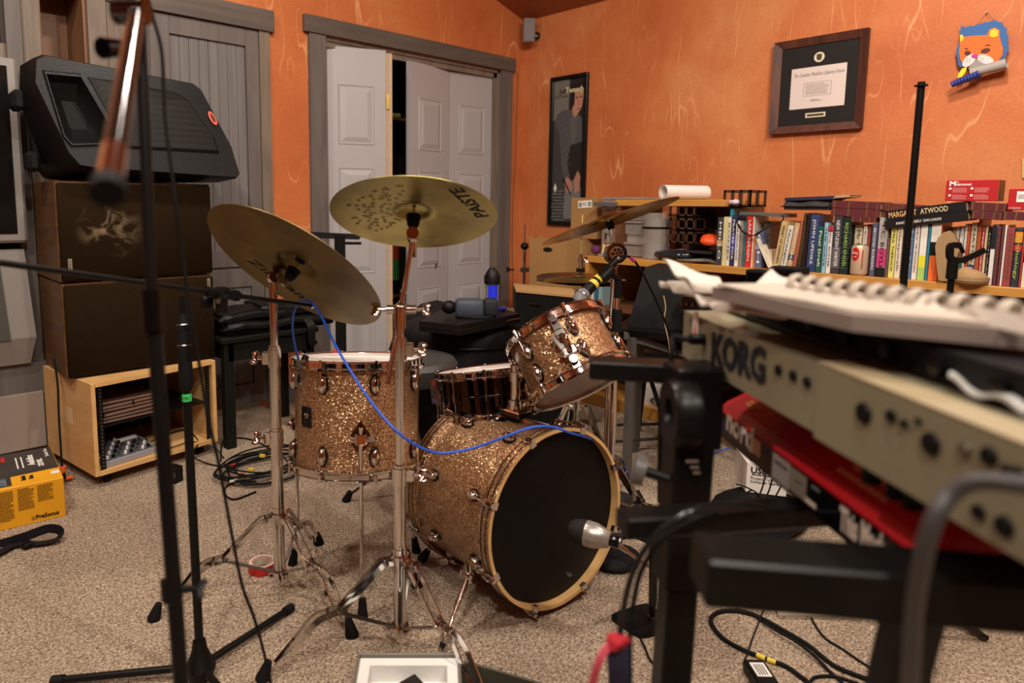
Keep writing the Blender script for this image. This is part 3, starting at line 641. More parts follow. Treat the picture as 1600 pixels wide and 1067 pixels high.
g = G(); g.cyl(tz - V((0, 0, .03)), tz + V((0, 0, .025)), .017, n=20); q0 = ra.lerp(rb, .5); g.cyl(q0 - RT * .035, q0 + RT * .04, .012, n=16); g.sph(q0, .019); g.cyl(q0, tz, .013); g.build('boom_clamp', chrome, s2_)
wing(q0 - RT * .035, -RT, chrome, s2_, 1.0); wing(q0 + RT * .04, RT, chrome, s2_, .9)
tilter(rb, PCc, PN, s2_, .009)
# ride behind the tom, seen edge on
RN = V((-.1696, .2823, .9442)); RN = (RN + V((.66, .75, 0)) * .085).normalized(); RC = V((2.00, 1.380, 1.145))
rd, MR, o_ = cymbal('ride_cymbal', 'copper-toned cymbal seen almost edge on above the small tilted tom', RC, RN, .243, brassC)
B3 = (2.035, 1.375)
s3 = foot_stand('cymbal_stand', 'chrome stand behind the bass drum carrying the edge-on cymbal', B3, [(1.80, 1.50), (2.22, 1.60), (2.10, 1.10)], .25, .06, tubes=((.05, .66, .0145), (.64, .93, .0115)))
tp = V((B3[0], B3[1], 1.02)); G().cyl((B3[0], B3[1], .92), tp, .0125, n=18).build('tilter_post', chrome, s3)
g = G(); g.cyl(tp - FW * .03 + V((0, 0, .01)), tp + FW * .02 + V((0, 0, .01)), .036, n=24); g.build('ratchet_disc', chromeD, s3)
G(frame(tp - FW * .031 + V((0, 0, .01)), -FW)).torus(Matrix(), .022, .004, 24, 8).build('ratchet_ring', chrome, s3)
for k in range(6):
    a = k * pi / 3; q = frame(tp - FW * .031 + V((0, 0, .01)), -FW); G(q).box((.014 * cos(a), .014 * sin(a), .002), (.02, .004, .004), a).build('ratchet_tooth', chrome, s3)
G().cyl(tp, RC - RN * .02, .008, n=14).build('tilter_arm', chrome, s3); G().cyl(RC - RN * .03, RC - RN * .002, .012, .016, 14).build('felt', rub, s3); G().cyl(RC - RN * .03, RC + RN * .05, .0035, n=10).build('tilter_rod', chrome, s3)
clampc((B3[0], B3[1], .66), s3, .019, .05, RT)
# hi-hat
HC = V((2.277, 1.70, .893))
for dz, lb, up in ((.008, 'upper cymbal of the hi-hat pair, bell upwards', 1), (-.008, 'lower cymbal of the hi-hat pair, bell downwards', -1)):
    cymbal('hi_hat_cymbal', lb, HC + V((0, 0, dz - (.006 * up))), V((.02, .05, up)), .182, brassB if up > 0 else brassC, dish=.05)
s4 = foot_stand('hi_hat_stand', 'chrome hi-hat stand whose tripod shows between tom and bass drum', (2.277, 1.70), [(2.02, 1.84), (2.44, 1.92), (2.35, 1.42)], .36, .06, tubes=((.03, .62, .014), (.60, .85, .010)), cat='hi-hat stand', knee_z=.17)
g = G(); g.cyl((2.277, 1.70, .84), (2.277, 1.70, 1.16), .0032, n=10); g.build('pull_rod', chrome, s4)
g = G(); g.cyl((2.277, 1.70, .925), (2.277, 1.70, .94), .018, n=16); g.build('felt', rub, s4)
g = G(); g.cyl((2.277, 1.70, .94), (2.277, 1.70, 1.0), .0085, n=16); g.cyl((2.277, 1.70, .965), (2.277, 1.70, .985), .013, n=16); g.build('clutch', chrome, s4); wing((2.277, 1.70, .975) , RT, chrome, s4, .8)
g = G(); g.bx(2.24, 2.33, 1.40, 1.66, .02, .03); g.build('pedal', steel, s4)
# bass pedal at the right of the bass drum
bp_ = thing('bass_pedal', 'chrome bass drum pedal on black board behind the bass drum', 'drum pedal', (1.62, 1.78, 0))
G().box((1.64, 1.80, .012), (.14, .26, .018), .15, .003).build('base_plate', blkmet, bp_); G(Matrix.Translation((1.64, 1.80, .06)) @ Matrix.Rotation(.18, 4, 'X')).box((0, 0, 0), (.08, .24, .01), None, .003).build('footboard', steel, bp_)
for sx in (-.05, .05): G().cyl((1.63 + sx, 1.69, .01), (1.63 + sx, 1.69, .24), .008).build('post', chrome, bp_)
G().cyl((1.57, 1.69, .23), (1.69, 1.69, .23), .006).build('axle', chrome, bp_); G().cyl((1.63, 1.69, .23), (1.625, 1.665, .36), .004).build('beater_rod', chrome, bp_); G().sph((1.625, 1.655, .37), .028, (1, .8, 1)).build('beater', rub, bp_)
# throne
th_ = thing('drum_throne', 'round grey-topped drum throne behind the floor tom', 'stool', (1.66, 2.04, 0))
G(Matrix.Translation((1.66, 2.04, 0))).lathe([(0, .60), (.13, .605), (.165, .595), (.18, .575), (.18, .53), (.17, .51), (0, .51)], None, 40).build('seat', mat('throne_vinyl', '3a3734', .5, bump=.1), th_)
G().cyl((1.66, 2.04, .1), (1.66, 2.04, .52), .014).build('column', chrome, th_)
for k in range(3):
    a = radians(20 + 120 * k); d = V((cos(a), sin(a), 0)); c = V((1.66, 2.04, 0)); G().tube([c + V((0, 0, .3)), c + d * .14 + V((0, 0, .12)), c + d * .26 + V((0, 0, .02))], .007, 8).build('leg', chrome, th_); G().cyl(c + d * .27, c + d * .25 + V((0, 0, .04)), .018, .012).build('foot', rub, th_)
# ================================================================== left side
# --- rolling rack of light plywood
ra_ = radians(9); RK = V((.722, 2.981, 0)); rackR = thing('equipment_rack', 'light plywood equipment rack on castors under the brown speakers', 'rack', RK, ra_)
MK = Matrix.Translation(RK) @ Matrix.Rotation(ra_, 4, 'Z'); RWd, RD, RZ0, RZ1 = .575, .49, .055, .455
def kb(n, m, *a, p=rackR, bev=0): return G(MK).bx(*a, bev).build(n, m, p, sharp=True)
kb('side_panel', birch, 0, .018, 0, RD, RZ0, RZ1, bev=.002); kb('side_panel', birch, RWd - .018, RWd, 0, RD, RZ0, RZ1, bev=.002)
kb('top_panel', birch, .018, RWd - .018, 0, RD, RZ1 - .018, RZ1); kb('bottom_panel', birch, .018, RWd - .018, 0, RD, RZ0, RZ0 + .018)
kb('back_panel', mat('rack_back', '241c16', .8), .018, RWd - .018, RD - .02, RD - .012, RZ0 + .018, RZ1 - .018)
for x in (.03, RWd - .05):
    rl = kb('rack_rail', blkmet, x, x + .02, .012, .016, RZ0 + .02, RZ1 - .02)
    g = G(MK)
    for i in range(22): z = RZ0 + .032 + i * .0158; g.bx(x + .007, x + .013, .0110, .0118, z, z + .006)
    g.build('rail_holes', steel, rl, stuff=True)
g = G(MK)
for x in (.07, RWd - .07):
    for y in (.06, RD - .06):
        c = G(MK); c.cyl((x - .012, y, .026), (x + .012, y, .026), .026, n=20); c.bx(x - .016, x + .016, y - .02, y + .02, .03, .055, .003); c.build('castor', rub, rackR)
kb('label_plate', mat('old_label', 'd8b88c', .6), -.0012, 0, .20, .27, .24, .31)
# things in the rack
def stacked(n, lab, x0, x1, y0, y1, z, h, m, cat, g_=None, rot=0):
    r = thing(n, lab, cat, MK @ V(((x0 + x1) / 2, (y0 + y1) / 2, z)), ra_ + rot, g_)
    G(r.matrix_basis).box((0, 0, h / 2), (x1 - x0, y1 - y0, h), None, .001).build('cover', m, r, sharp=True)
    G(r.matrix_basis).box((0, -.001, h / 2), (x1 - x0 - .004, y1 - y0, h * .6), None).build('pages', mat('old_pages', '8a6c58', .9), r, sharp=True); return r
zz = .245; sh = thing('rack_shelf', 'dark thin shelf halfway up inside the plywood rack', 'shelf', MK @ V((.2, .1, zz)), ra_)
G(MK).bx(.022, RWd - .022, .06, RD - .03, zz - .006, zz).build('board', blkmet, sh, sharp=True)
cols = ['3a2620', '4a3028', '2c201c', '5a3c30', '33241f', '4c342a']; bl = ['lowest', 'second from the bottom', 'third from the bottom', 'third from the top', 'second from the top', 'topmost']
for i in range(6):
    h = (.014, .012, .018, .011, .016, .012)[i]
    stacked('music_folder', 'old dark folder on the rack shelf, ' + bl[i] + ' of its pile', .06 + .006 * (i % 3), .33 - .004 * (i % 2), .08, .36, zz + .002, h, mat('folder%d' % i, cols[i], .7), 'folder', 'folders piled on the rack shelf', radians((-2, 1, 3, -1, 2, -3)[i])); zz += h + .0025
# small mixer on the rack floor
MX = MK @ Matrix.Translation((.055, .02, RZ0 + .020)) @ Matrix.Rotation(radians(4), 4, 'Z')
mx = thing('audio_mixer', 'small grey mixing desk with knobs in the bottom of the plywood rack', 'mixer', MX.to_translation(), ra_ + radians(4))
g = G(MX); g.hull([(0, 0, 0), (0, .21, 0), (0, .21, .055), (0, 0, .022)], [(.235, 0, 0), (.235, .21, 0), (.235, .21, .055), (.235, 0, .022)]); g.build('body', mat('mixer_grey', '8e8c90', .4), mx, sharp=True)
sl = math.atan2(.033, .21); Mp = MX @ Matrix.Translation((0, 0, .0222)) @ Matrix.Rotation(sl, 4, 'X')
G(Mp).bx(.006, .229, .012, .2, 0, .0008).build('face_plate', mat('mixer_face', '4a484c', .5), mx, sharp=True)
rnd = random.Random(3)
for i in range(8):
    for j in range(5):
        if i > 4 and j > 2: continue
        k = G(Mp); p = (.02 + i * .027, .03 + j * .035, .0008); k.cyl(p, (p[0], p[1], .013), .0075, .006, 10); k.build('knob', [mat('knob_white', 'd8d8d8', .4), blk, steel][(i + 2 * j) % 3], mx)
G(Mp).bx(.13, .22, .14, .165, 0, .006).build('label_strip', inkw, mx, sharp=True)
# --- brown speakers
vin = mat('speaker_cloth', '22170a', .9, spec=.06, var=.12, vscale=40, bump=.3, bscale=300); wal = wood('walnut_veneer', '4a3018', '6a4824', (1, 1, 8), .45)
SR = radians(0); SKx0, SKx1, SKy0, SKy1 = .662, 1.31, 3.10, 3.545
def scuffed():
    m, t, b = nt('scuffed_cloth'); tc = N(t, 'ShaderNodeTexCoord'); n = N(t, 'ShaderNodeTexNoise', i_Scale=14.0, i_Detail=9.0, i_Distortion=1.0); t.links.new(tc.outputs['Object'], n.inputs['Vector'])
    d = N(t, 'ShaderNodeVectorMath', operation='DISTANCE'); d.inputs[1].default_value = (.20, 0, .22); t.links.new(tc.outputs['Object'], d.inputs[0])
    mr = N(t, 'ShaderNodeMapRange'); mr.inputs[1].default_value = .14; mr.inputs[2].default_value = .02; mr.inputs[3].default_value = 0; mr.inputs[4].default_value = .8; t.links.new(d.outputs['Value'], mr.inputs[0])
    r = ramp(t, [(.47, (0, 0, 0, 1)), (.66, (1, 1, 1, 1))]); t.links.new(n.outputs[0], r.inputs[0]); mu = N(t, 'ShaderNodeMath', operation='MULTIPLY'); t.links.new(r.outputs[0], mu.inputs[0]); t.links.new(mr.outputs[0], mu.inputs[1])
    mix = N(t, 'ShaderNodeMix', data_type='RGBA'); mix.inputs[6].default_value = srgb('22170a'); mix.inputs[7].default_value = srgb('86745a'); t.links.new(mu.outputs[0], mix.inputs[0]); t.links.new(mix.outputs[2], b.inputs['Base Color']); b.inputs['Roughness'].default_value = .9; b.inputs['Specular IOR Level'].default_value = .06; return m
for i, (z0, z1, lab, off) in enumerate(((.456, .860, 'lower of two stacked brown cloth-fronted speaker cabinets', .004), (.866, 1.283, 'upper brown speaker cabinet with a pale scuffed patch on its cloth', 0))):
    r = thing('speaker_cabinet', lab, 'speaker', (SKx0, SKy0, z0), 0, 'brown speaker cabinets in a stack')
    G().bx(SKx0 + off, SKx1, SKy0 + .02, SKy1, z0, z1, .004).build('cabinet', wal, r, sharp=True)
    G().bx(SKx0 + off + .006, SKx1 - .004, SKy0, SKy0 + .022, z0 + .006, z1 - .008, .006).build('grille_cloth', scuffed() if i else vin, r, ang=50)
    if i: G().bx(SKx0 + .03, SKx0 + .045, SKy0 - .004, SKy0, .90, .965).build('maker_plate', mat('plate_silver', 'b8b0a0', .3, .6), r, sharp=True)
    else: G().bx(SKx1 - .035, SKx1 - .022, SKy0 - .004, SKy0, .785, .845).build('maker_plate', mat('plate_silver', 'b8b0a0', .3, .6), r, sharp=True)
    x_ = SKx0 + .0375 if i else SKx1 - .0285; z_ = .932 if i else .815
    text('Linear' if i else 'Linear', frame((x_, SKy0 - .0042, z_), (0, -1, 0), (0, 0, -1)), .014, inkb, r, w=.05)
# --- moulded stage speaker lying on top
PAx0, PAx1, zb = .60, 1.43, 1.292
pa = thing('stage_speaker', 'black moulded stage loudspeaker lying on its side on the brown cabinets', 'speaker', (1.0, 3.3, zb))
pam = mat('pa_plastic', '121110', .36, spec=.45, bump=.25, bscale=250, var=.1); yF, yB = 3.10, 3.50
# section seen from the front (x,z) at front lip, waist and back
fr = [(.625, 1.765), (.66, 1.785), (1.265, 1.742), (1.30, 1.715), (1.405, 1.46), (1.425, 1.335), (1.405, 1.312), (.78, 1.335), (.735, 1.342), (.70, 1.39), (.61, 1.67)]
def off(pts, k, c=(1.04, 1.54)): return [(c[0] + (x - c[0]) * k, c[1] + (z - c[1]) * k) for x, z in pts]
def mid(y, k, dz=0): return [V((x, y, z + dz)) for x, z in off(fr, k)]
fr2 = []   # front outline tilted: the bottom edge juts out to the viewer
def fpt(x, z): return V((x, yF - .06 + (z - 1.33) * .28, z))
A = [fpt(x, z) for x, z in fr]; A1 = [fpt(x, z) + V((0, -.012, 0)) for x, z in off(fr, .975)]
bk = [(.64, 1.70), (.68, 1.72), (1.24, 1.69), (1.28, 1.67), (1.36, 1.46), (1.37, 1.31), (1.35, 1.296), (.72, 1.294), (.68, 1.30), (.645, 1.35), (.62, 1.60)]
mdl = [(.585, 1.735), (.625, 1.755), (1.255, 1.715), (1.295, 1.69), (1.395, 1.46), (1.41, 1.315), (1.39, 1.296), (.76, 1.296), (.69, 1.31), (.64, 1.36), (.575, 1.60)]
g = G(); g.loft([A1, A, [V((x, yF + .10, z)) for x, z in mdl], [V((x, yB - .12, z)) for x, z in bk], [V((x, yB, z)) for x, z in off(bk, .8, (1.0, 1.5))]]); g.f.remove(list(range(len(fr)))[::-1]); g.build('housing', pam, pa, ang=40)
def fm(u, v, dy=0): return fpt(u, v) + V((0, -.012 + dy, 0))
# front face with a hole for the horn
HP = lambda l: [(q.x, q.z) for q in (P(x, y, 1, 3.06) for x, y in l)]
hx = HP([(78, 112), (133, 117), (172, 195), (168, 223), (112, 225), (101, 212)])
hc_ = (sum(p[0] for p in hx) / 6, sum(p[1] for p in hx) / 6)
bm = bmesh.new()
def loop_(pts):
    vs = [bm.verts.new(p) for p in pts]; return [bm.edges.new((vs[i], vs[(i + 1) % len(vs)])) for i in range(len(vs))]
E_ = loop_(A1) + loop_([fm(*p) for p in off(hx, 1.03, hc_)]); bmesh.ops.triangle_fill(bm, use_beauty=True, use_dissolve=False, edges=E_); g = G(); g.bm(bm); g.build('front_face', pam, pa, sharp=True)
# horn
g = G()
def ringh(k, dy): return [fm(*p, dy) for p in off(hx, k, hc_)]
g.loft([ringh(1.10, .001), ringh(1.06, -.012), ringh(1.0, -.012), ringh(.84, .03), ringh(.60, .055), ringh(.40, .075)], cap=False); g.build('horn', pam, pa, ang=30)
g = G(); g.loft([ringh(.42, .073), ringh(.2, .08)]); g.build('horn_throat', blkm, pa)
# grille
gr = HP([(143, 115), (283, 141), (300, 153), (337, 215), (342, 240), (190, 232), (181, 195)])
def grm():
    m, t, b = nt('perforated_grille'); tc = N(t, 'ShaderNodeTexCoord'); v = N(t, 'ShaderNodeTexVoronoi', i_Scale=130.0, i_Randomness=0.0); t.links.new(tc.outputs['Object'], v.inputs['Vector'])
    r = ramp(t, [(.34, srgb('030303')), (.46, srgb('1c1916'))]); t.links.new(v.outputs['Distance'], r.inputs[0]); t.links.new(r.outputs[0], b.inputs['Base Color']); b.inputs['Roughness'].default_value = .5; b.inputs['Specular IOR Level'].default_value = .15; return m
g = G(); g.loft([[fm(*p, .004) for p in gr], [fm(*p, -.004) for p in off(gr, .99, (1.2, 1.55))], [fm(*p, -.012) for p in off(gr, .90, (1.2, 1.55))]]); g.build('grille', grm(), pa, ang=30)
fmM = frame(fm(1.325, 1.585, -.006), (0, -1, .28), (.35, 0, -.9)); q = G(fmM).lathe([(.034, 0), (.034, .003), (.0, .004)], Matrix.Diagonal((1, .42, 1, 1)), 24).build('oval_badge', mat('badge_orange', 'd8583c', .4), pa)
G(fmM).lathe([(.022, .0042), (.0, .005)], Matrix.Diagonal((1, .35, 1, 1)), 24).build('badge_centre', mat('badge_dark', '3a1a14', .5), q)
for z in (1.36, 1.60): G().box((.57 + (.04 if z < 1.5 else 0), 3.22, z), (.05, .1, .08), None, .015).build('corner_foot', rub, pa)

# --- television and its stand in the recess at the far left
tvb = mat('tv_silver', '8e8882', .4); tvd = mat('tv_dark', '46443e', .5)
tv = thing('television', 'large old rear-projection television with silver frame at the far left', 'television', (.1, 3.5, .47))
Y0 = 3.42
g = G(); g.bx(-.95, .615, Y0, 3.57, 1.02, 1.80, .012); g.build('screen_housing', tvb, tv, sharp=True)
G().bx(-.9, .575, Y0 - .004, Y0 + .004, 1.06, 1.765).build('screen', mat('tv_screen', '141312', .12, var=0), tv, sharp=True)
g = G(); g.loft([[V((-.95, Y0 + .03, .99)), V((.60, Y0 + .03, .99)), V((.62, Y0 + .15, .99)), V((-.95, Y0 + .15, .99))], [V((-.95, Y0 + .0, .60)), V((.62, Y0 + .0, .60)), V((.64, Y0 + .15, .60)), V((-.95, Y0 + .15, .60))], [V((-.95, Y0 + .05, .475)), V((.60, Y0 + .05, .475)), V((.62, Y0 + .15, .475)), V((-.95, Y0 + .15, .475))]]); g.build('base_housing', tvb, tv, sharp=True)
G().hull([V((-.9, Y0 + .02, .975)), V((.50, Y0 + .02, .975)), V((.50, Y0 + .04, .975)), V((-.9, Y0 + .04, .975))], [V((-.9, Y0 - .012, .60)), V((.52, Y0 - .012, .60)), V((.52, Y0 + .04, .60)), V((-.9, Y0 + .04, .60))]).build('speaker_grille', tvd, tv, sharp=True)
hc = thing('hearth_cabinet', 'low grey-brown wooden cabinet with a wide drawer under the television', 'cabinet', (.1, 3.5, 0))
G().bx(-1.2, .70, 3.50, 3.572, 0, .47).build('body', graywood, hc, sharp=True)
G().bx(-.75, .645, 3.478, 3.50, .075, .335, .003).build('drawer', mat('drawer_front', '94867c', .6, var=.08, vscale=4), hc, sharp=True)
# things above the TV: dark curtain-like panel
cu_ = thing('storage_bin', 'dark ribbed bin on the ledge above the television', 'bin', (.1, 3.6, 1.885))
for i in range(14): G().bx(-.6 + i * .08, -.53 + i * .08, 3.60, 3.66, 1.885, 2.28, .004).build('rib', mat('bin_dark', '3c3833', .7), cu_, sharp=True)
# --- orange-headed plug by the rack, cord
pg = thing('extension_cord', 'black cord with an orange plug standing on the carpet beside the plywood rack', 'cord', (.60, 3.0, 0))
c = P(98, 748, 2, .02); q = G(); c_d = (c - EYE).dot(FW)
q.tube([c + V((0, 0, .05)), D(95, 700, c_d - .01), D(92, 650, c_d - .0), D(90, 600, c_d + .0), D(84, 560, c_d + .02)], .0045, 8); q.build('cord', rub, pg)
g = G(); g.cyl(c, c + V((0, 0, .04)), .014, .010, 12); g.build('plug_body', blk, pg); om = mat('orange_plastic', 'e8682c', .4)
G().cyl(c + V((0, 0, .03)), c + V((0, 0, .055)), .014, .017, 12).build('plug_collar', om, pg); G().box(c + V((.025, 0, .0)), (.03, .02, .01), .3, .002).build('plug_tab', om, pg)
# --- yellow product box
BXp = P(103, 806, 2, 0); e = (P(0, 830, 2, 0) - BXp).normalized(); bxr = atan2(-e.y, -e.x)
pb_ = thing('product_box', 'yellow and black cardboard box of audio gear lying on the carpet', 'box', BXp, bxr)
MBx = pb_.matrix_basis; yel = mat('box_yellow', 'e8a418', .45)
W_, D_, H_ = .46, .40, .155
G(MBx).bx(-W_, 0, 0, D_, 0, H_, .002).build('carton', yel, pb_, sharp=True)
dk = mat('box_dark_print', '35302e', .35, var=.25, vscale=7)
G(MBx).prism([(-W_ + .002, .02), (-.165, .02), (-.165, .115), (-.002, .125), (-.002, D_ - .002), (-W_ + .002, D_ - .002)], H_, H_ + .0006).build('dark_top_print', dk, pb_, sharp=True)
G(MBx).bx(-.30, -.18, .03, .11, H_ + .0006, H_ + .001).build('picture', mat('picture_grey', '586470', .4, var=.5, vscale=30), pb_, sharp=True)
fz = lambda x, z: MBx @ frame((x, -.0006, z), (0, -1, 0), (1, 0, 0)); tz_ = lambda x, y: MBx @ frame((x, y, H_ + .0012), (0, 0, 1), (0, 1, 0))
text('PreSonus', fz(-.060, .022), .022, inkb, pb_, w=.075, bold=.0006); text('||(', fz(-.106, .022), .018, inkb, pb_, w=.012)
for i, (x, h) in enumerate(((-.190, .115), (-.125, .085), (-.062, .065))): lines(fz(x, .145 - h / 2), .052, h, 18 if h > .1 else 13, inkb, pb_, 'small_print', i)
for i in range(3):
    text(('IN QUICKSTART', 'ESSENTIAL SOFTWARE', 'FIND MORE FEATURES')[i], fz(-.255, .118 - .036 * i), .009, inkb, pb_, w=.07)
    pp = G(MBx).bx(-.262, -.222, -.0012, -.0002, .089 - .036 * i, .107 - .036 * i).build('screen_picture', mat('pic_blue', '3c5878', .4, var=.5, vscale=60), pb_, sharp=True)
    lines(fz(-.295, .098 - .036 * i), .05, .02, 4, inkb, pb_, 'small_print', 9 + i)
text('One', fz(-.312, .137), .02, inkb, pb_, w=.036); G(fz(-.268, .138)).cyl((0, 0, 0), (0, 0, .0008), .009, n=20).build('round_logo', mat('logo_blue', '2c4c78', .4), pb_); G(fz(-.228, .139)).bx(-.02, .02, -.006, .006, 0, .0006).build('label', inkw, pb_, sharp=True); G(fz(-.27, .010)).bx(-.016, .016, -.008, .008, 0, .0006).build('label', inkw, pb_, sharp=True)
text('AudioBox', tz_(-.085, .27), .034, inkw, pb_, w=.13, bold=.0012); text('22VSL', tz_(-.055, .22), .026, inkw, pb_, w=.09, bold=.001); text('Studio One', tz_(-.025, .33), .020, inkw, pb_, w=.10)
for k_ in range(2): G(tz_(-.115 - .018 * k_, .26)).bx(-.07, .07, -.0025, .0025, 0, .0004).build('white_stripe', inkw, pb_, sharp=True)
G(tz_(-.205, .20)).bx(-.03, .03, -.012, .012, 0, .0004).build('picture', mat('picture_grey', '586470', .4, var=.5, vscale=30), pb_, sharp=True)
G(tz_(-.02, .075)).bx(-.016, .016, -.014, .014, 0, .0005).build('label', inkw, pb_, sharp=True)
text('Studio', tz_(-.125, .075), .022, inkb, pb_, w=.05, bold=.0008); text('One', tz_(-.10, .07), .022, inkb, pb_, w=.04, bold=.0008)
G(tz_(-.17, .33)).bx(-.03, .03, .0, .014, 0, .0006).build('red_stripe', red, pb_, sharp=True)
# --- strap loop on the carpet, front left
st_ = G(); a = [(-60, 862), (0, 850), (40, 838), (75, 826), (95, 830), (88, 843), (60, 849), (42, 849), (20, 852), (0, 862), (-60, 890)]
zz_ = (.012, .012, .03, .045, .035, .014, .010, .012, .012, .014, .012)
st_.tube([P(x, y, 2, z) for (x, y), z in zip(a, zz_)], (.0022, .016), flat=(0, 0, 1)); strap = st_.build('guitar_strap', mat('strap_web', '1c191c', .7, bump=.3, bscale=300), None, ang=50)
tag(strap, 'folded black webbing strap lying on the carpet in front of the yellow box', 'strap')
G().box(P(43, 851, 2, .014), (.035, .03, .02), .4, .005).build('buckle', blk, strap)

# --- bench with bag, left of the doors
bn = thing('piano_bench', 'black wooden bench against the panelled closet door', 'bench', (1.5, 3.1, 0))
bw_ = mat('bench_black', '151613', .4, var=.12, vscale=5)
cx0, cx1, cy0, cy1, bz = 1.335, 1.83, 3.07, 3.40, .555
G().bx(cx0 - .02, cx1 + .02, cy0 - .02, cy1 + .02, bz - .028, bz, .006).build('seat', bw_, bn, sharp=True)
G().bx(cx0 + .02, cx1 - .02, cy0, cy1, bz - .12, bz - .028, .002).build('apron', bw_, bn, sharp=True)
for x in (cx0, cx1 - .05):
    for y in (cy0, cy1 - .05): G().bx(x, x + .05, y, y + .05, 0, bz - .028, .003).build('leg', bw_, bn, sharp=True)
bagm = mat('nylon_bag', '121110', .4, spec=.4, var=.3, vscale=14, bump=.9, bscale=22)
bg = thing('gig_bag', 'limp black bag folded flat on the piano bench', 'bag', (1.6, 3.2, bz))
for k, (x0, x1, y0, y1, z0, z1) in enumerate(((1.34, 1.98, 3.06, 3.38, bz, bz + .055), (1.33, 1.75, 3.09, 3.36, bz + .045, bz + .11), (1.55, 1.95, 3.12, 3.38, bz + .05, bz + .125))):
    bm = bmesh.new(); bmesh.ops.create_cube(bm, size=1); bmesh.ops.scale(bm, vec=((x1 - x0), (y1 - y0), (z1 - z0)), verts=bm.verts); bmesh.ops.bevel(bm, geom=list(bm.edges), offset=.024, segments=3, affect='EDGES'); 
    bmesh.ops.subdivide_edges(bm, edges=[e for e in bm.edges if e.calc_length() > .1], cuts=6, use_grid_fill=True)
    rr = random.Random(k)
    for v in bm.verts: v.co.z += .007 * sin(v.co.x * 21 + k * 2) + .005 * sin(v.co.y * 30 + k) * (1 if v.co.z > 0 else .2); v.co.x += .006 * sin(v.co.y * 25)
    g = G(); g.bm(bm, Matrix.Translation(((x0 + x1) / 2, (y0 + y1) / 2, (z0 + z1) / 2 + .004))); g.build('bag_fold' if k else 'bag_body', bagm, bg, ang=70)
G().tube([(1.78, 3.06, bz + .05), (1.79, 3.03, bz + .01), (1.79, 3.028, bz - .06), (1.81, 3.03, bz - .09)], (.02, .002), flat=(0, 1, 0)).build('strap', bagm, bg)
# --- black speaker/keyboard stand between the cymbals
ks = thing('music_stand', 'black folded stand with flat crossbar, behind the gap between the two left cymbals', 'stand', (2.0, 3.2, 0))
kd = 3.55; c = D(541, 560, kd); tp = D(531, 366, kd)
g = G(); g.box((tp.x, tp.y, tp.z - .45), (.055, .03, .9), -yaw, .004); g.build('post', blkmet, ks, sharp=True)
g = G(); g.hull([D(484, 362, kd), D(566, 366, kd), D(560, 374, kd), D(500, 372, kd)], [p + FW * .03 for p in (D(484, 362, kd), D(566, 366, kd), D(560, 374, kd), D(500, 372, kd))]); g.build('crossbar', blkmet, ks, sharp=True)
g = G(); g.box(D(551, 380, kd - .02), (.09, .02, .014), -yaw, .003); g.build('clip', blkmet, ks, sharp=True)
for a_ in (0, 2.1, 4.2): G().tube([(tp.x, tp.y, .28), (tp.x + .22 * cos(a_), tp.y + .22 * sin(a_), .012)], .012, 8).build('leg', blkmet, ks)
G().cyl((tp.x, tp.y, .2), (tp.x, tp.y, tp.z - .9), .018).build('lower_tube', blkmet, ks)
# --- coil of cables on the carpet, left behind the chrome stand
def cable(n, lab, pts, r, m, z=None, cat='cable', grp=None, parent=None, **kw):
    pp = []
    for i, p in enumerate(pts):
        if len(p) == 2: pp.append(P(p[0], p[1], 2, r + .001))
        elif kw.get('dep'): pp.append(D(*p))
        else: pp.append(P(p[0], p[1], 2, max(p[2], r + .001)))
    o = G().tube(pp, r, 8).build(n, m, parent); 
    if lab: tag(o, lab, cat, grp)
    return o
cc = P(412, 735, 2, 0); rnd = random.Random(11)
cb = thing('cable_coil', 'loose coil of black cables on the carpet left of the floor tom', 'cable', cc)
for k in range(9):
    R_ = rnd.uniform(.13, .22); ox, oy = rnd.uniform(-.05, .05), rnd.uniform(-.05, .05); a0 = rnd.uniform(0, 6); pts = []
    for i in range(26):
        a = a0 + i * 2 * pi / 24; q = R_ * (1 + .06 * sin(3 * a + k)); pts.append(V((cc.x + ox + q * cos(a) * 1.15, cc.y + oy + q * sin(a) * .8, .006 + .0075 * k * .6 + .006 * (1 + sin(2 * a + k)))))
    G().tube(pts, .0038, 6, step=2).build('cable_loop', rub, cb)
G().tube([P(345, 720, 2, .006), P(350, 688, 2, .006), P(385, 685, 2, .006), P(420, 700, 2, .008), P(430, 720, 2, .03)], .0038, 6).build('cable_loop', rub, cb)
G().tube([P(400, 768, 2, .006), P(365, 780, 2, .006), P(350, 768, 2, .006), P(362, 755, 2, .01), P(400, 752, 2, .03)], .0038, 6).build('cable_loop', rub, cb)
for (x, y, m_, l_) in ((372, 742, red, 1), (362, 727, red, 1), (360, 752, mat('plug_white', 'd8d4cc', .4), 1)):
    a = P(x, y, 2, .03); G().cyl(a, a + V((.03, .01, -.008)), .006, n=10).build('cable_plug', m_, cb)
for x, y in ((410, 712), (392, 734)): a = P(x, y, 2, .05); G().box(a, (.012, .025, .012), .6).build('yellow_tape', mat('tape_yellow', 'd8c040', .6), cb)
cable('power_cable', 'tangled black lead spilling out of the plywood rack onto the carpet', [(236, 690, .075), (262, 678, .08), (290, 672, .08), (310, 690, .07), (300, 710, .05), (318, 722, .01), (345, 728), (372, 728)], .0035, rub)
cable('power_cable', 'thin black lead drooping in front of the rack shelf', [(208, 625, .33), (215, 655, .22), (232, 690, .09), (262, 700, .085), (300, 690, .08), (335, 700, .03), (350, 716)], .003, rub)
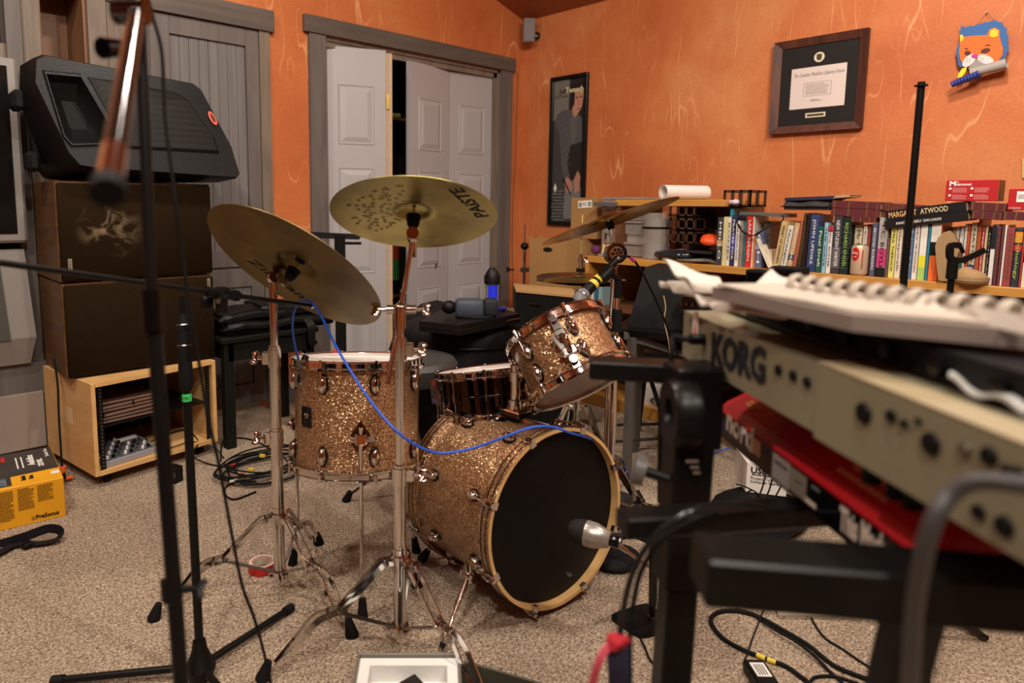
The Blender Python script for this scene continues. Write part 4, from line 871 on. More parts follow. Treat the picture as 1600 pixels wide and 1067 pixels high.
ad_ = thing('power_adapter', 'black power adapter block on the carpet below the plywood rack', 'adapter', P(276, 745, 2, 0)); p = P(276, 745, 2, .03); G().box((p.x, p.y + .03, .035), (.05, .06, .07), .4, .004).build('block', blk, ad_); G().box((p.x - .005, p.y - .002, .04), (.02, .004, .025), .4, .002).build('socket', mat('socket_grey', '4c4844', .5), ad_)
# roll of red tape
rt = thing('tape_roll', 'roll of red tape lying on the carpet behind the left stand foot', 'tape', P(410, 893, 2, 0)); c = P(410, 890, 2, 0)
G().lathe([(.030, 0), (.045, 0), (.045, .028), (.030, .028)], Matrix.Translation((c.x, c.y, .001)), 40, True).build('tape', mat('tape_red', 'b81c22', .4), rt); G().lathe([(.0285, .001), (.030, .001), (.030, .0275), (.0285, .0275)], Matrix.Translation((c.x, c.y, .001)), 40, True).build('core', mat('tape_core', 'c8bca8', .8), rt)
G().lathe([(.033, .0288), (.043, .0288)], Matrix.Translation((c.x, c.y, .001)), 40).build('side_print', mat('tape_print', 'c4b8a4', .6), rt)
# corner speaker on the wall
cs = thing('wall_speaker', 'small grey speaker on a bracket high in the room corner', 'speaker', (3.75, 3.45, 2.3))
c = D(826, 48, 5.0); Mc = Matrix.Translation(c) @ Matrix.Rotation(radians(-38), 4, 'Z') @ Matrix.Rotation(radians(6), 4, 'X')
G(Mc).box((0, 0, 0), (.085, .085, .165), None, .008, 2).build('case', mat('speaker_grey', '8a8280', .45), cs)
G(Mc).box((0, -.044, 0), (.075, .006, .15), None, .003).build('grille', mat('grille_grey', '7c7674', .7, bump=.4, bscale=400), cs)
w_ = V((XW, c.y - .02, c.z - .03)); G().cyl(c + V((.02, .02, -.02)), w_, .012).build('bracket', steel, cs); G().cyl(w_ - V((.012, 0, 0)), w_, .03).build('wall_plate', steel, cs)
wr = G().tube([(3.93, YW - .004, 2.2), (3.92, YW - .004, 1.6), (3.90, YW - .004, 1.0), (3.93, YW - .004, .3)], .0025, 6).build('speaker_wire', mat('wire_grey', '5c4838', .6)); tag(wr, 'thin wire running down the wall in the corner', 'wire')
# closet contents seen through the gap
def shelfbox(n, lab, cat, x0, x1, y0, y1, z0, z1, m): o = G().bx(x0, x1, y0, y1, z0, z1, .003).build(n, m, None, sharp=True); return tag(o, lab, cat)
for i, z in enumerate((.55, 1.36, 1.80)):
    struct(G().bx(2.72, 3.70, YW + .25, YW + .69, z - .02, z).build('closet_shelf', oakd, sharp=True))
bt = thing('bottle', 'dark bottle with orange cork standing on the closet shelf, seen through the door gap', 'bottle', (2.99, YW + .40, 1.36)); G().lathe([(0, 0), (.045, 0), (.05, .01), (.05, .16), (.02, .24), (.017, .30), (0, .30)], Matrix.Translation((2.99, YW + .36, 1.361)), 24).build('glass', mat('bottle_glass', '2a1614', .08, coat=1), bt); G().cyl((2.99, YW + .36, 1.66), (2.99, YW + .36, 1.70), .022).build('cork', mat('cork', 'a8683c', .8), bt)
tag(G().bx(2.90, 3.02, YW + .27, YW + .45, 1.801, 1.83, .003).build('snack_packet', mat('packet_green', '98a44c', .5, var=.4, vscale=20)), 'bright packet on the upper closet shelf, seen through the door gap', 'packet')
bt = thing('cleaning_bottle', 'dark spray bottle with red and green label on the lower closet shelf', 'bottle', (2.98, YW + .32, .55)); G().lathe([(0, 0), (.05, 0), (.055, .02), (.055, .42), (.03, .50), (.022, .60), (0, .60)], Matrix.Translation((2.98, YW + .33, .551)), 24).build('body', blkg, bt)
G().lathe([(.0555, .1), (.0555, .25)], Matrix.Translation((2.98, YW + .33, .551)), 24).build('label_band', mat('label_green', '3c7c3c', .5), bt); G().lathe([(.0555, .25), (.0555, .36)], Matrix.Translation((2.98, YW + .33, .551)), 24).build('label_band', mat('label_red', 'b04024', .5), bt)
# ================================================================== right wall: bookcase and what stands on it
XF = 3.33; XK = 3.92; SZ = .897; ST = .036
bc = thing('bookcase', 'long low honey-coloured bookcase along the orange wall', 'bookcase', (3.6, .8, 0))
YL, YR = 2.46, -.9
G().bx(XF, XK, YR, YL, SZ - ST, SZ, .002).build('top_board', oak, bc, sharp=True)
G().bx(XF - .01, XK, YR, YL, .0, .075, .002).build('plinth', oak, bc, sharp=True)
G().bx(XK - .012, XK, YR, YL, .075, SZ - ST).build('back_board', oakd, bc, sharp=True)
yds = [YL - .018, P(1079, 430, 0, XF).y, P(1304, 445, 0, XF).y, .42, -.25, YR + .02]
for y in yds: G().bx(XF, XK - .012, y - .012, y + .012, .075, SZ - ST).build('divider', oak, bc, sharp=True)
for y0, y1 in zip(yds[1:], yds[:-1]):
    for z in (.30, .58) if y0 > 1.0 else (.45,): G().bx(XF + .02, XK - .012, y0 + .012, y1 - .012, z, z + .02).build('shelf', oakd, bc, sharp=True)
# upper shelf unit at the left: board on two sides, a wooden panel behind
us = thing('desktop_shelf', 'short honey-coloured shelf raised above the bookcase top on a crate', 'shelf', (3.5, 1.8, SZ))
u0 = P(1050, 312, 0, XF + .06); u1 = P(1133, 311, 0, XF + .06); uz = u0.z
G().bx(XF + .06, 3.86, u1.y, 2.30, uz - .036, uz, .003).build('shelf_board', oak, us, sharp=True)
G().bx(3.40, 3.86, 2.27, 2.30, SZ + .001, uz - .036).build('support', oakd, us, sharp=True); G().bx(3.60, 3.86, u1.y + .0, u1.y + .02, SZ + .001, uz - .036).build('support', oakd, us, sharp=True)
G().bx(3.62, 3.63, u1.y, u0.y + .1, SZ + .001, uz - .036).build('back_panel', oakd, us, sharp=True)
# --- books
def bookmat(c): return mat('cover_' + c, c, .42, var=.06, vscale=30)
def book(x0, x1, top, col, lab, title=None, tcol='w', lean=0, tsz=.6, dep=.17, bands=(), xoff=.0, ybase=None, flip=False, group='books standing on the bookcase'):
    """upright book: px range of the spine at its foot, px row of its top"""
    XS = XF + .03 + xoff; xm = (x0 + x1) / 2
    yb = ybase or (397 + (xm - 915) * .0743)
    a = P(x0, yb, 0, XS).y; b = P(x1, yb, 0, XS).y; h = P(xm, top, 0, XS).z - SZ; w_ = max(.006, abs(a - b) - .0015); yc = (a + b) / 2
    r = thing('book', lab, 'book', (XS + dep / 2, yc, SZ), 0, group)
    M = Matrix.Translation((XS, yc, SZ + .0008)) @ Matrix.Rotation(radians(lean), 4, 'X')
    m = bookmat(col)
    g = G(M); g.bx(0, .003, -w_ / 2, w_ / 2, 0, h, .0008); g.bx(.002, dep, -w_ / 2, -w_ / 2 + .002, 0, h); g.bx(.002, dep, w_ / 2 - .002, w_ / 2, 0, h); g.build('cover', m, r, sharp=True)
    G(M).bx(.004, dep - .004, -w_ / 2 + .002, w_ / 2 - .002, .003, h - .004).build('pages', pages, r, sharp=True)
    for z0, z1, c in bands: G(M).bx(-.0006, .001, -w_ / 2 - .0003, w_ / 2 + .0003, z0 * h, z1 * h).build('spine_band', bookmat(c), r, sharp=True)
    if title:
        tm = {'w': inkw, 'k': inkb, 'g': gold}.get(tcol) or bookmat(tcol)
        z = Vector_z = V((-1, 0, 0)); xd = V((0, 0, -1)) if not flip else V((0, 0, 1)); yd = z.cross(xd)
        T = M @ Matrix.Translation((-.0012, 0, h * .52)) @ Matrix((xd, yd, z)).transposed().to_4x4()
        text(title, T, w_ * tsz, tm, r, w=h * .78, ext=.0002)
    return r
B = book
B(1118, 1127, 340, '3a3a42', 'charcoal book with a tan band, leftmost of the upright row', 'HELLO', 'w', bands=((.40, .52, 'b09068'),))
B(1127, 1133.5, 339, 'cfc48c', 'pale yellow book second from the left end of the row', None)
B(1133.5, 1139, 341, 'd8d2c4', 'cream book with bold black spine lettering near the left end', 'BONES', 'k')
B(1139, 1146.5, 336, '2b2c52', 'navy book with violet print between two cream books', 'PRAYER FOR', 'w', bands=((.3, .6, '4a4690'),))
B(1146.5, 1152.5, 345, 'e0dcd2', 'white book right of the navy one with violet print', 'THE CORRECTIONS', 'k')
B(1152.5, 1159, 352, '8c7c70', 'faded brown-grey paperback left of a slim teal book', None)
B(1159, 1163, 345, '2a6c70', 'slim teal book left of the bright red one', None)
B(1163, 1172.5, 337, 'c42c22', 'bright red hardback at the left of the row', 'LARA BERGEN', 'w')
B(1172.5, 1175, 338, 'd8d0c0', 'thin white book touching the bright red hardback', None)
B(1175, 1178, 365, 'e07828', 'thin orange paperback right of the bright red hardback', None)
B(1178, 1189, 361, '5c6484', 'grey-blue book with a pale circle on the spine', 'OH', 'w', bands=((.5, .75, '8c98b4'),))
# leaning strip and the dim gap behind it
tag(G().hull([P(1181, 374, 0, XF + .02), P(1185, 372, 0, XF + .02), P(1206, 418, 0, XF + .02), P(1200, 418, 0, XF + .02)], [p + V((.15, 0, 0)) for p in (P(1181, 374, 0, XF + .02), P(1185, 372, 0, XF + .02), P(1206, 418, 0, XF + .02), P(1200, 418, 0, XF + .02))]).build('magazine', bookmat('e2d6be'), None, sharp=True), 'cream magazine leaning diagonally against the grey-blue book', 'magazine')
B(1189, 1200, 346, '4c4038', 'dark brown book behind the leaning cream magazine', None, xoff=.05)
for i, (x0, x1, t, c, l, ti, tc) in enumerate(((1207, 1217, 345, 'c8ac78', 'tan paperback leaning left beside the magazine', 'HEART OF DARKNESS', 'k'), (1218, 1227, 352, 'd4ccc0', 'off-white book leaning left, right of the tan paperback', 'Norwegian', 'k'), (1228, 1236, 348, 'c0986c', 'light brown paperback with a blue square, leaning left', 'PALDON CABAS', 'w'), (1236.5, 1242, 344, 'a45844', 'dull red paperback leaning left beside the brown-gold hardback', None, 'w'))):
    B(x0, x1, t, c, l, ti, tc, lean=7.0, bands=((.22, .34, '34405c'),) if i == 2 else ())
B(1243, 1250, 333, '3a2a1c', 'dark brown hardback with gold letters leaning left', 'Handbook of Literature', 'g', lean=4.5)
B(1251, 1257, 336, '281e18', 'very dark thick book left of the gap before the big navy book', None, lean=2)
B(1258.5, 1272.5, 335, '2e3c66', 'big navy hardback with large pale numerals', 'JOHN UPDIKE', 'w', lean=1.5, tsz=.45)
B(1273, 1282.5, 354, '1e4c40', 'dark green book titled in white, right of the big navy one', 'Final Draft', 'w')
B(1283, 1289, 348, '88b4c4', 'light blue book right of the dark green one', 'THE WAVE', 'k')
B(1289.5, 1296.5, 352, 'd8d0cc', 'white book with a red top, right of the light blue one', 'PAUL AUSTER', 'k', bands=((.86, 1.0, 'b02c34'),))
B(1297, 1310.5, 336, '36343a', 'charcoal hardback right of the white-and-red book', 'NEW STUDENT WRITER', 'w', bands=((.1, .45, '5a565c'),))
B(1311, 1323.5, 340, '1c2c28', 'black-green striped hardback left of the drink can', 'RICHARD ENGEL', 'a0b85c', bands=tuple((.1 + k * .09, .115 + k * .09, '3c4c48') for k in range(9)))
B(1330, 1343, 352, 'cfc0a0', 'cream book behind the drink can', 'Mr Vertigo', 'k', xoff=.045)
B(1343.5, 1350, 351, 'd8d0c0', 'cream and red book partly hidden by the drink can', 'City', 'k', bands=((.0, .55, 'b03c28'),), xoff=.03)
B(1351, 1356, 352, 'a04838', 'brick-red book just right of the drink can top', None, xoff=.03)
B(1357, 1365.5, 349, '4c5068', 'slate blue book right of the drink can', 'BEYOND BORDERS', 'w')
B(1367, 1381.5, 340, 'a49c98', 'grey hardback with a pink square and black foot', 'T.C. BOYLE', 'k', bands=((0, .16, '201e20'), (.17, .48, 'bc3c70')))
B(1382, 1386, 372, '6c5044', 'short brown paperback between the grey hardback and a yellow book', None)
B(1386.5, 1395.5, 353, 'd4cc6c', 'yellow book left of the cream one by the black pole', 'PAUL THEROUX', 'k')
B(1396, 1405, 352, 'd4ccb8', 'cream book just left of the black pole', 'Sleepwalk', '8c3434')
B(1406, 1413, 350, '5c4c40', 'brown book hidden behind the black pole', None)
B(1414, 1422.5, 353, '4c6c90', 'grey-blue book right of the black pole', 'Rebecca Solnit', 'w')
B(1423, 1431, 349, 'd8d4cc', 'white book with fine red lettering right of the grey-blue one', 'SHE OF THE MOUNTAINS', '9c4444')
B(1432, 1443, 350, 'e0dcd0', 'white book with yellow and green foot', None, bands=((0, .22, 'a0c464'), (.22, .44, 'dcd434')))
B(1444, 1448, 353, '2c7c94', 'slim teal-blue book left of the orange and black one', None)
B(1448.5, 1464, 344, 'e0692c', 'orange, black and white paperback left of the tan cap', None, bands=((.42, .64, '1c1818'), (.64, 1, 'd8d0c4')))
_b = bpy.data.objects.get('book'); 
for i, (x0, x1, t, c, l, bd) in enumerate(((1475, 1481, 355, '3c5c44', 'green book peeking above the brim of the tan cap', ()), (1481, 1486, 355, 'b89c78', 'tan book above the tan cap', ()), (1486, 1492, 354, 'd8d4cc', 'white book above the middle of the tan cap', ()), (1493, 1499, 355, '3c8464', 'white-topped green book above the tan cap', ((.6, 1, 'd4d0c8'),)), (1499.5, 1504, 350, 'd8d0c8', 'white book left of the orange-red one', ()), (1504, 1509, 350, 'c4502c', 'orange-red book right of the tan cap opening', ()), (1509.5, 1519, 348, 'c8bca4', 'cream book with a blue foot behind the tan cap', ((.1, .3, '2c4c94'),)), (1519.5, 1526, 339, 'b0542c', 'tall rust-brown book behind the tan cap', ()), (1526.5, 1531, 355, 'c44c58', 'pink-red slim book right of the tall rust-brown one', ()), (1531.5, 1536, 354, 'd8c894', 'pale yellow slim book above the cap crown', ()), (1536.5, 1541, 356, '2a282c', 'slim black book right of the pale yellow one', ()))):
    B(x0, x1, t, c, l, ('NATURAL', None)[i % 2] if i > 4 else None, 'w' if i != 6 else 'k', bands=bd, xoff=.05)
B(1541.5, 1549, 351, 'd4d0cc', 'white and black book right of the tan cap', None, bands=((.6, 1, '22242a'),))
B(1549.5, 1556, 354, '5c2c34', 'maroon book right of the white and black one', 'Modern', 'g')
B(1556.5, 1561, 354, '64303a', 'second maroon book, left of a slim white one', 'Poetry', 'g')
B(1561.5, 1564.5, 352, 'd8d0c4', 'slim white book between the maroon and the dusty red books', None)
B(1565, 1577.5, 356, '8c3c40', 'broad dusty red book towards the right end', 'LITERATURE', 'g')
B(1578, 1590, 357, '26303c', 'dark navy book with yellow lettering near the right edge', 'Anthology', 'b8c03c', bands=((.76, .94, 'd88c2c'), (.62, .72, 'b43c3c')))
B(1590.5, 1594, 358, 'a83430', 'slim red book near the right edge', None)
B(1594.5, 1606, 356, '2c4434', 'green and cream review volume at the right edge of the picture', 'PARIS REVIEW', 'w', bands=((0, .42, 'd4ccb0'),))
B(1136, 1141, 326, '2090a8', 'bright blue book standing taller behind the left end of the row', None, xoff=.09)
B(1150, 1160, 334, '486c64', 'grey-green book behind the left end of the row', None, xoff=.09)
def tt(s_, x0, y0, x1, y1, m, par, X=XF + .022, hh=None):
    a, b = P(x0, y0, 0, X), P(x1, y1, 0, X); x = (b - a).normalized(); z = V((-1, 0, 0)); y = z.cross(x)
    return text(s_, Matrix.Translation((a + b) / 2) @ Matrix((x, y, z)).transposed().to_4x4(), hh or .02, m, par, w=(b - a).length)
# horizontal volumes: px of left/right end and top/bottom rows of the spine
mar = mat('maroon_cloth', '5a2228', .4, var=.06)
def flat(x0, y0, x1, y1, th, m, lab, n='book', bandx=(), dep=.17, xo=0, g_='maroon volumes lying on top of the row', rot=0):
    X = XF + .03 + xo; a = P(x0, y0, 0, X); b = P(x1, y1, 0, X); t = abs(P(x0, y0 + th, 0, X).z - a.z)
    r = thing(n, lab, 'book', (X + dep / 2, (a.y + b.y) / 2, min(a.z, b.z) - t), 0, g_)
    d = (b - a); L = d.length; x = d.normalized(); M = Matrix.Translation(a - V((0, 0, t))) @ Matrix((x, V((1, 0, 0)), x.cross(V((1, 0, 0))))).transposed().to_4x4()
    g = G(M); g.bx(0, L, 0, .003, 0, t, .0008); g.bx(0, L, .002, dep, 0, .0025); g.bx(0, L, .002, dep, t - .0025, t); g.build('cover', m, r, sharp=True)
    G(M).bx(.003, L - .003, .004, dep - .004, .0025, t - .0025).build('pages', pages, r, sharp=True)
    for f in bandx: G(M).bx(f * L, f * L + .0022, -.0006, .001, 0, t).build('gilt_line', gold, r, sharp=True)
    return r, M, L, t
bd = (.05, .07, .35, .37, .72, .74, .93)
flat(1299.5, 313, 1376, 316, 11, mar, 'topmost maroon volume of the stack left of the pole', bandx=bd)
flat(1298.5, 325, 1375, 328, 12, mar, 'second maroon volume from the top, left of the pole', bandx=bd)
flat(1330, 338.5, 1369, 340, 8, mar, 'short maroon volume just above the charcoal books', bandx=bd)
flat(1376.5, 317, 1440, 321, 12, mar, 'maroon volume behind the black pole, upper', bandx=tuple(.05 + .07 * i for i in range(8)), xo=.03)
flat(1376.5, 331, 1432, 334, 9, mar, 'maroon volume behind the black pole, lower', bandx=bd, xo=.03)
flat(1516, 315.5, 1573, 318, 13, mar, 'maroon volume under the red microphone box, upper', bandx=bd)
flat(1518, 329.5, 1566, 332, 12, mar, 'maroon volume under the red microphone box, lower', bandx=bd)
flat(1567, 330, 1625, 333, 13, mar, 'maroon volume under the red box at the right edge', bandx=bd)
bkb = mat('black_jacket', '1f1d1e', .35)
r, M, L, t = flat(1386, 330, 1512, 314, 15, bkb, 'upper of two black novels lying aslant on the row', g_='black novels lying aslant', xo=-.015)
lf = lambda M_, x, z: M_ @ Matrix.Translation((x, -.0008, z)) @ Matrix(((1, 0, 0), (0, 0, -1), (0, 1, 0))).transposed().inverted().to_4x4()
def ft(M_, x, z): return M_ @ Matrix.Translation((x, -.0012, z)) @ Matrix(((1, 0, 0), (0, 0, -1), (0, 1, 0))).to_4x4()
text('MARGARET', ft(M, L * .22, t / 2), t * .8, mat('title_orange', 'd0a068', .5), r, w=L * .36, bold=.0006); text('ATWOOD', ft(M, L * .62, t / 2), t * .75, mat('title_tan', 'c4b088', .5), r, w=L * .34, bold=.0006)
r, M, L, t = flat(1384, 345, 1515, 330, 13, bkb, 'lower of two black novels lying aslant on the row', g_='black novels lying aslant', xo=-.015)
text('AWAIT YOUR REPLY  DAN CHAON', ft(M, L * .42, t / 2), t * .45, inkw, r, w=L * .55)
# navy flat book and bundle of dark clothing
flat(1226, 309, 1302, 306, 5, mat('navy_cover', '20223c', .5), 'thin navy book lying on the folded dark cloth', g_='flat books on the clothing')
flat(1301, 306, 1328, 304, 4, mat('tan_cover', 'a88c68', .6), 'thin tan book end lying beside the navy one', g_='flat books on the clothing', xo=.02)
c0 = P(1217, 330, 0, XF + .03); c1 = P(1300, 326, 0, XF + .03); hh = abs(P(1260, 312, 0, XF + .03).z - P(1260, 330, 0, XF + .03).z)
bm = bmesh.new(); bmesh.ops.create_cube(bm, size=1); bmesh.ops.scale(bm, vec=(.2, abs(c0.y - c1.y), hh), verts=bm.verts); bmesh.ops.bevel(bm, geom=list(bm.edges), offset=.018, segments=3, affect='EDGES'); bmesh.ops.subdivide_edges(bm, edges=[e for e in bm.edges if e.calc_length() > .05], cuts=8, use_grid_fill=True)
for v in bm.verts: v.co.z += .0025 * sin(v.co.y * 60 + v.co.x * 30) * (1 if v.co.z > 0 else .3) - (.02 if v.co.y > abs(c0.y - c1.y) * .42 and v.co.z > 0 else 0); v.co.x += .006 * sin(v.co.y * 45)
g = G(); g.bm(bm, Matrix.Translation((XF + .13, (c0.y + c1.y) / 2, (c0.z + c1.z) / 2 + hh / 2)))
tag(g.build('folded_cloth', mat('dark_cloth', '3a3536', .75, bump=.4, bscale=60), None, ang=70), 'dark grey cloth folded on top of the books', 'cloth')
tag(G().hull([P(1156, 331, 0, XF + .02), P(1224, 334, 0, XF + .02), P(1224, 340, 0, XF + .02), P(1156, 334, 0, XF + .02)], [p + V((.16, 0, 0)) for p in (P(1156, 331, 0, XF + .02), P(1224, 334, 0, XF + .02), P(1224, 340, 0, XF + .02), P(1156, 334, 0, XF + .02))]).build('folder', mat('folder_grey', '5c5852', .5), None, sharp=True), 'thin grey folder lying flat on the left books', 'folder')
q = G(); q.tube([P(x, y, 0, XF - .0) for x, y in ((1160, 336), (1152, 345), (1157, 358), (1170, 366), (1180, 368), (1192, 360), (1205, 352), (1218, 348), (1224, 342), (1222, 336))], (.0018, .004), flat=(1, 0, 0)); q.tube([P(x, y, 0, XF - .004) for x, y in ((1154, 350), (1160, 362), (1173, 369), (1186, 363), (1196, 357))], (.0018, .004), flat=(1, 0, 0))
tag(q.build('black_cord', mat('cord_cloth', '15161a', .7)), 'black cloth strap hanging in front of the left books', 'strap')
# drink can
can = thing('drink_can', 'beige and red drink can standing in front of the books', 'can', P(1337, 428, 0, XF + .012)); cc = P(1337, 428, 0, XF + .0); cc.z = SZ; cr_ = .034; ch = P(1337, 383, 0, XF).z - SZ
Mc = Matrix.Translation((XF + .034, cc.y, SZ + .001))
G(Mc).lathe([(0, .004), (cr_ * .78, 0), (cr_, .01), (cr_, ch - .014), (cr_ * .82, ch), (cr_ * .78, ch - .004), (0, ch - .006)], None, 32).build('can_body', mat('can_beige', 'c4a88c', .3, .3), can)
G(Mc).lathe([(cr_ * .80, ch - .001), (cr_ * .84, ch - .001), (cr_ * .84, ch + .0015), (cr_ * .80, ch + .0015)], None, 32, True).build('rim', steel, can)
pts = []
g = G(); 
def oncyl(a, z, r): return (r * cos(a), r * sin(a), z)
ang0 = radians(183); N_ = 24; ring = [oncyl(ang0 + .62 * cos(t) * .75 - .28 - .0, ch * .70 + ch * .22 * sin(t), cr_ + .0006) for t in [2 * pi * i / N_ for i in range(N_)]]; ctr = oncyl(ang0 - .28, ch * .70, cr_ + .0010)
g.M = Mc; g.add([ctr] + ring, [[0, i + 1, (i + 1) % N_ + 1] for i in range(N_)]); g.build('red_spot', red, can, sharp=True)
for a_, z_, s_, tx in ((ang0 - .28, .74, .014, 'Diet'), (ang0 - .28, .62, .007, 'Cola')): d_ = V((cos(a_), sin(a_), 0)); text(tx, Mc @ frame(d_ * (cr_ + .002) + V((0, 0, ch * z_)), d_, V((0, 0, 1)).cross(d_)), s_, inkw, can)
for k in range(3): d_ = V((cos(ang0 + .55), sin(ang0 + .55), 0)); text('REFRESH', Mc @ frame(d_ * (cr_ + .001) + V((0, 0, ch * (.75 - .2 * k))), d_, V((0, 0, 1))), .007, red, can)
# tan cap leaning on the books: brim upright at the left, crown on the shelf
cap = thing('cloth_cap', 'tan cloth cap on the shelf edge, its brim standing up against the books', 'cap', P(1495, 441, 0, XF)); tanm = mat('tan_canvas', 'a08058', .85, bump=.5, bscale=350, var=.06)
def S2(pts, X, th, name, m, par):
    A = [P(x, y, 0, X) for x, y in pts]; Bk = [p + V((th, 0, 0)) for p in A]; return G().hull(A, Bk).build(name, m, par, ang=20)
brim = [(1466, 438), (1463, 410), (1461, 385), (1465, 372), (1474, 363), (1483, 360.5), (1490, 367), (1497, 380), (1499, 392), (1494, 402), (1492, 416), (1494, 440)]
S2(brim, XF - .012, .018, 'brim', tanm, cap)
S2([(1484, 361), (1490, 366), (1498, 380), (1502, 395), (1500, 406), (1496, 402), (1495, 388), (1489, 372)], XF - .002, .03, 'brim_edge', mat('cap_leather', '6c4428', .6), cap)
g = G(); rings = []
c = P(1516, 427, 0, XF - .01); ax = abs(P(1490, 430, 0, XF).y - P(1546, 430, 0, XF).y) / 2
for i in range(9):
    t = i / 8 * pi / 2; k = cos(t) ** .6; zt = .050 * sin(t)
    rings.append([V((c.x + .02 + .055 * k * sin(a), c.y + ax * k * cos(a) - .0 * zt, SZ + .012 + zt * (1 + .15 * cos(a)))) for a in [2 * pi * j / 28 for j in range(28)]])
rings = [[V((p.x, p.y, SZ + .001)) for p in [c + V((.02 + .045 * sin(a), ax * .8 * cos(a), 0)) for a in [2 * pi * j / 28 for j in range(28)]]]] + rings
g.loft(rings); g.build('crown', tanm, cap, ang=60)
g = G(); g.lathe([(.97, 0), (1.04, -.2), (1.04, .3), (.97, .3)], Matrix.Translation((c.x + .02, c.y, SZ + .022)) @ Matrix.Diagonal((.056, ax, .03, 1)), 32, True); g.build('head_band', tanm, cap)
# red microphone boxes
def micbox(x0, y0, x1, y1, xr, lab, X=XF + .05):
    a = P(x0, y0, 0, X); b = P(x1, y1, 0, X); r = thing('microphone_box', lab, 'box', (X + .06, (a.y + b.y) / 2, b.z), 0, 'red cardboard microphone boxes on the maroon volumes')
    rm = mat('box_red', 'b01c20', .4); bb = G().bx(X, X + .12, b.y, a.y, b.z, a.z, .001).build('carton', rm, r, sharp=True)
    G().bx(X + .001, X + .119, b.y - .0012, b.y, b.z + .001, a.z - .001).build('carton_end', mat('box_brown', '8c6438', .8), r, sharp=True)
    return r, X, a, b
r, X, a, b = micbox(1479, 282, 1558, 314, 0, 'red microphone box with white lettering, lying left of the other red box')
ff = lambda y, z: frame((X - .0008, y, z), (-1, 0, 0), (0, -1, 0)); W_ = a.y - b.y; H_ = a.z - b.z
text('M', ff(a.y - W_ * .13, a.z - H_ * .17), H_ * .30, inkw, r, w=W_ * .12, bold=.0012); text('IC', ff(a.y - W_ * .225, a.z - H_ * .10), H_ * .11, inkw, r); text('MECHANIC', ff(a.y - W_ * .35, a.z - H_ * .22), H_ * .12, inkw, r, w=W_ * .30, bold=.0004)
for i in range(2):
    for j in range(2): lines(ff(a.y - W_ * (.28 + .42 * i), a.z - H_ * (.48 + .33 * j)), W_ * .28, H_ * .24, 5, mat('pink_print', 'd88c88', .6), r, 'small_print', i * 2 + j); G(ff(a.y - W_ * (.09 + .42 * i), a.z - H_ * (.40 + .33 * j))).bx(-.004, .004, -.004, .004, 0, .0004).build('icon', inkw, r, sharp=True)
r, X, a, b = micbox(1577, 295, 1640, 329, 0, 'red box with a white barcode label, cut by the right edge of the picture', XF + .035)
W_ = a.y - b.y; H_ = a.z - b.z
lb = G(ff(a.y - W_ * .36, a.z - H_ * .32)).bx(-W_ * .16, W_ * .16, -H_ * .3, H_ * .2, 0, .0005).build('barcode_label', inkw, r, sharp=True)
g = G(ff(a.y - W_ * .36, a.z - H_ * .36))
for i in range(12): g.bx(-W_ * .12 + i * W_ * .02, -W_ * .112 + i * W_ * .02, -H_ * .12, H_ * .1, .0006, .0008)
g.build('barcode', inkb, r, stuff=True, sharp=True); text('TC HELICON', ff(a.y - W_ * .18, b.z + H_ * .1), H_ * .10, inkw, r, w=W_ * .28)
# --- brown lattice crates
def crate_face(g, M, w, h, cols=3, rows=1, t=.005):
    bw = w * .09
    def bx(x0, x1, z0, z1): g.M = M; g.bx(x0, x1, 0, t, z0, z1)
    for i in range(rows + 1): bx(0, w, i * (h - bw) / rows, i * (h - bw) / rows + bw)
    for i in range(cols + 1): bx(i * (w - bw) / cols, i * (w - bw) / cols + bw, 0, h)
crm = mat('crate_brown', '3c2414', .5)
def crate(x0, y0, x1, y1, X, dep, lab, rows=1):
    a = P(x0, y0, 0, X); b = P(x1, y1, 0, X); r = thing('plastic_crate', lab, 'crate', (X + dep / 2, (a.y + b.y) / 2, b.z), 0, 'brown lattice trays')
    w_ = a.y - b.y; h = a.z - b.z
    for k, M in enumerate((Matrix.Translation((X, a.y, b.z)) @ Matrix.Rotation(-pi / 2, 4, 'Z'), Matrix.Translation((X + dep, a.y, b.z)) @ Matrix.Rotation(-pi / 2, 4, 'Z'))):
        g = G(); crate_face(g, M, w_, h, 3, rows); g.build('lattice_side', crm, r, sharp=True)
    for y in (b.y, a.y - .005):
        g = G(); g.bx(X, X + dep, y, y + .005, b.z, b.z + h * .15); g.bx(X, X + dep, y, y + .005, a.z - h * .15, a.z); g.bx(X, X + .012, y, y + .005, b.z, a.z); g.bx(X + dep - .012, X + dep, y, y + .005, b.z, a.z); g.bx(X + dep * .5 - .01, X + dep * .5 + .01, y, y + .005, b.z, a.z); g.build('lattice_end', crm, r, sharp=True)
    G().bx(X, X + dep, b.y, a.y, b.z, b.z + .004).build('tray_floor', crm, r, sharp=True); return r
crate(1131, 297, 1172, 323, XF + .10, .18, 'brown lattice tray highest up, on the left end of the books')
for i, (t, b_) in enumerate(((319, 339), (340, 360), (361, 382))): crate(1046, t, 1086, b_, XF + .07, .22, ('top', 'middle', 'lowest')[i] + ' brown lattice tray under the raised shelf', 1)
tag(G().sph(P(1148, 316, 0, XF + .12), .028, (1, 1.2, .6)).build('crumpled_wrapper', mat('wrapper', 'c4b4c4', .4, var=.4, vscale=30), None, ang=10), 'crumpled pale wrapper in the highest lattice tray', 'wrapper')
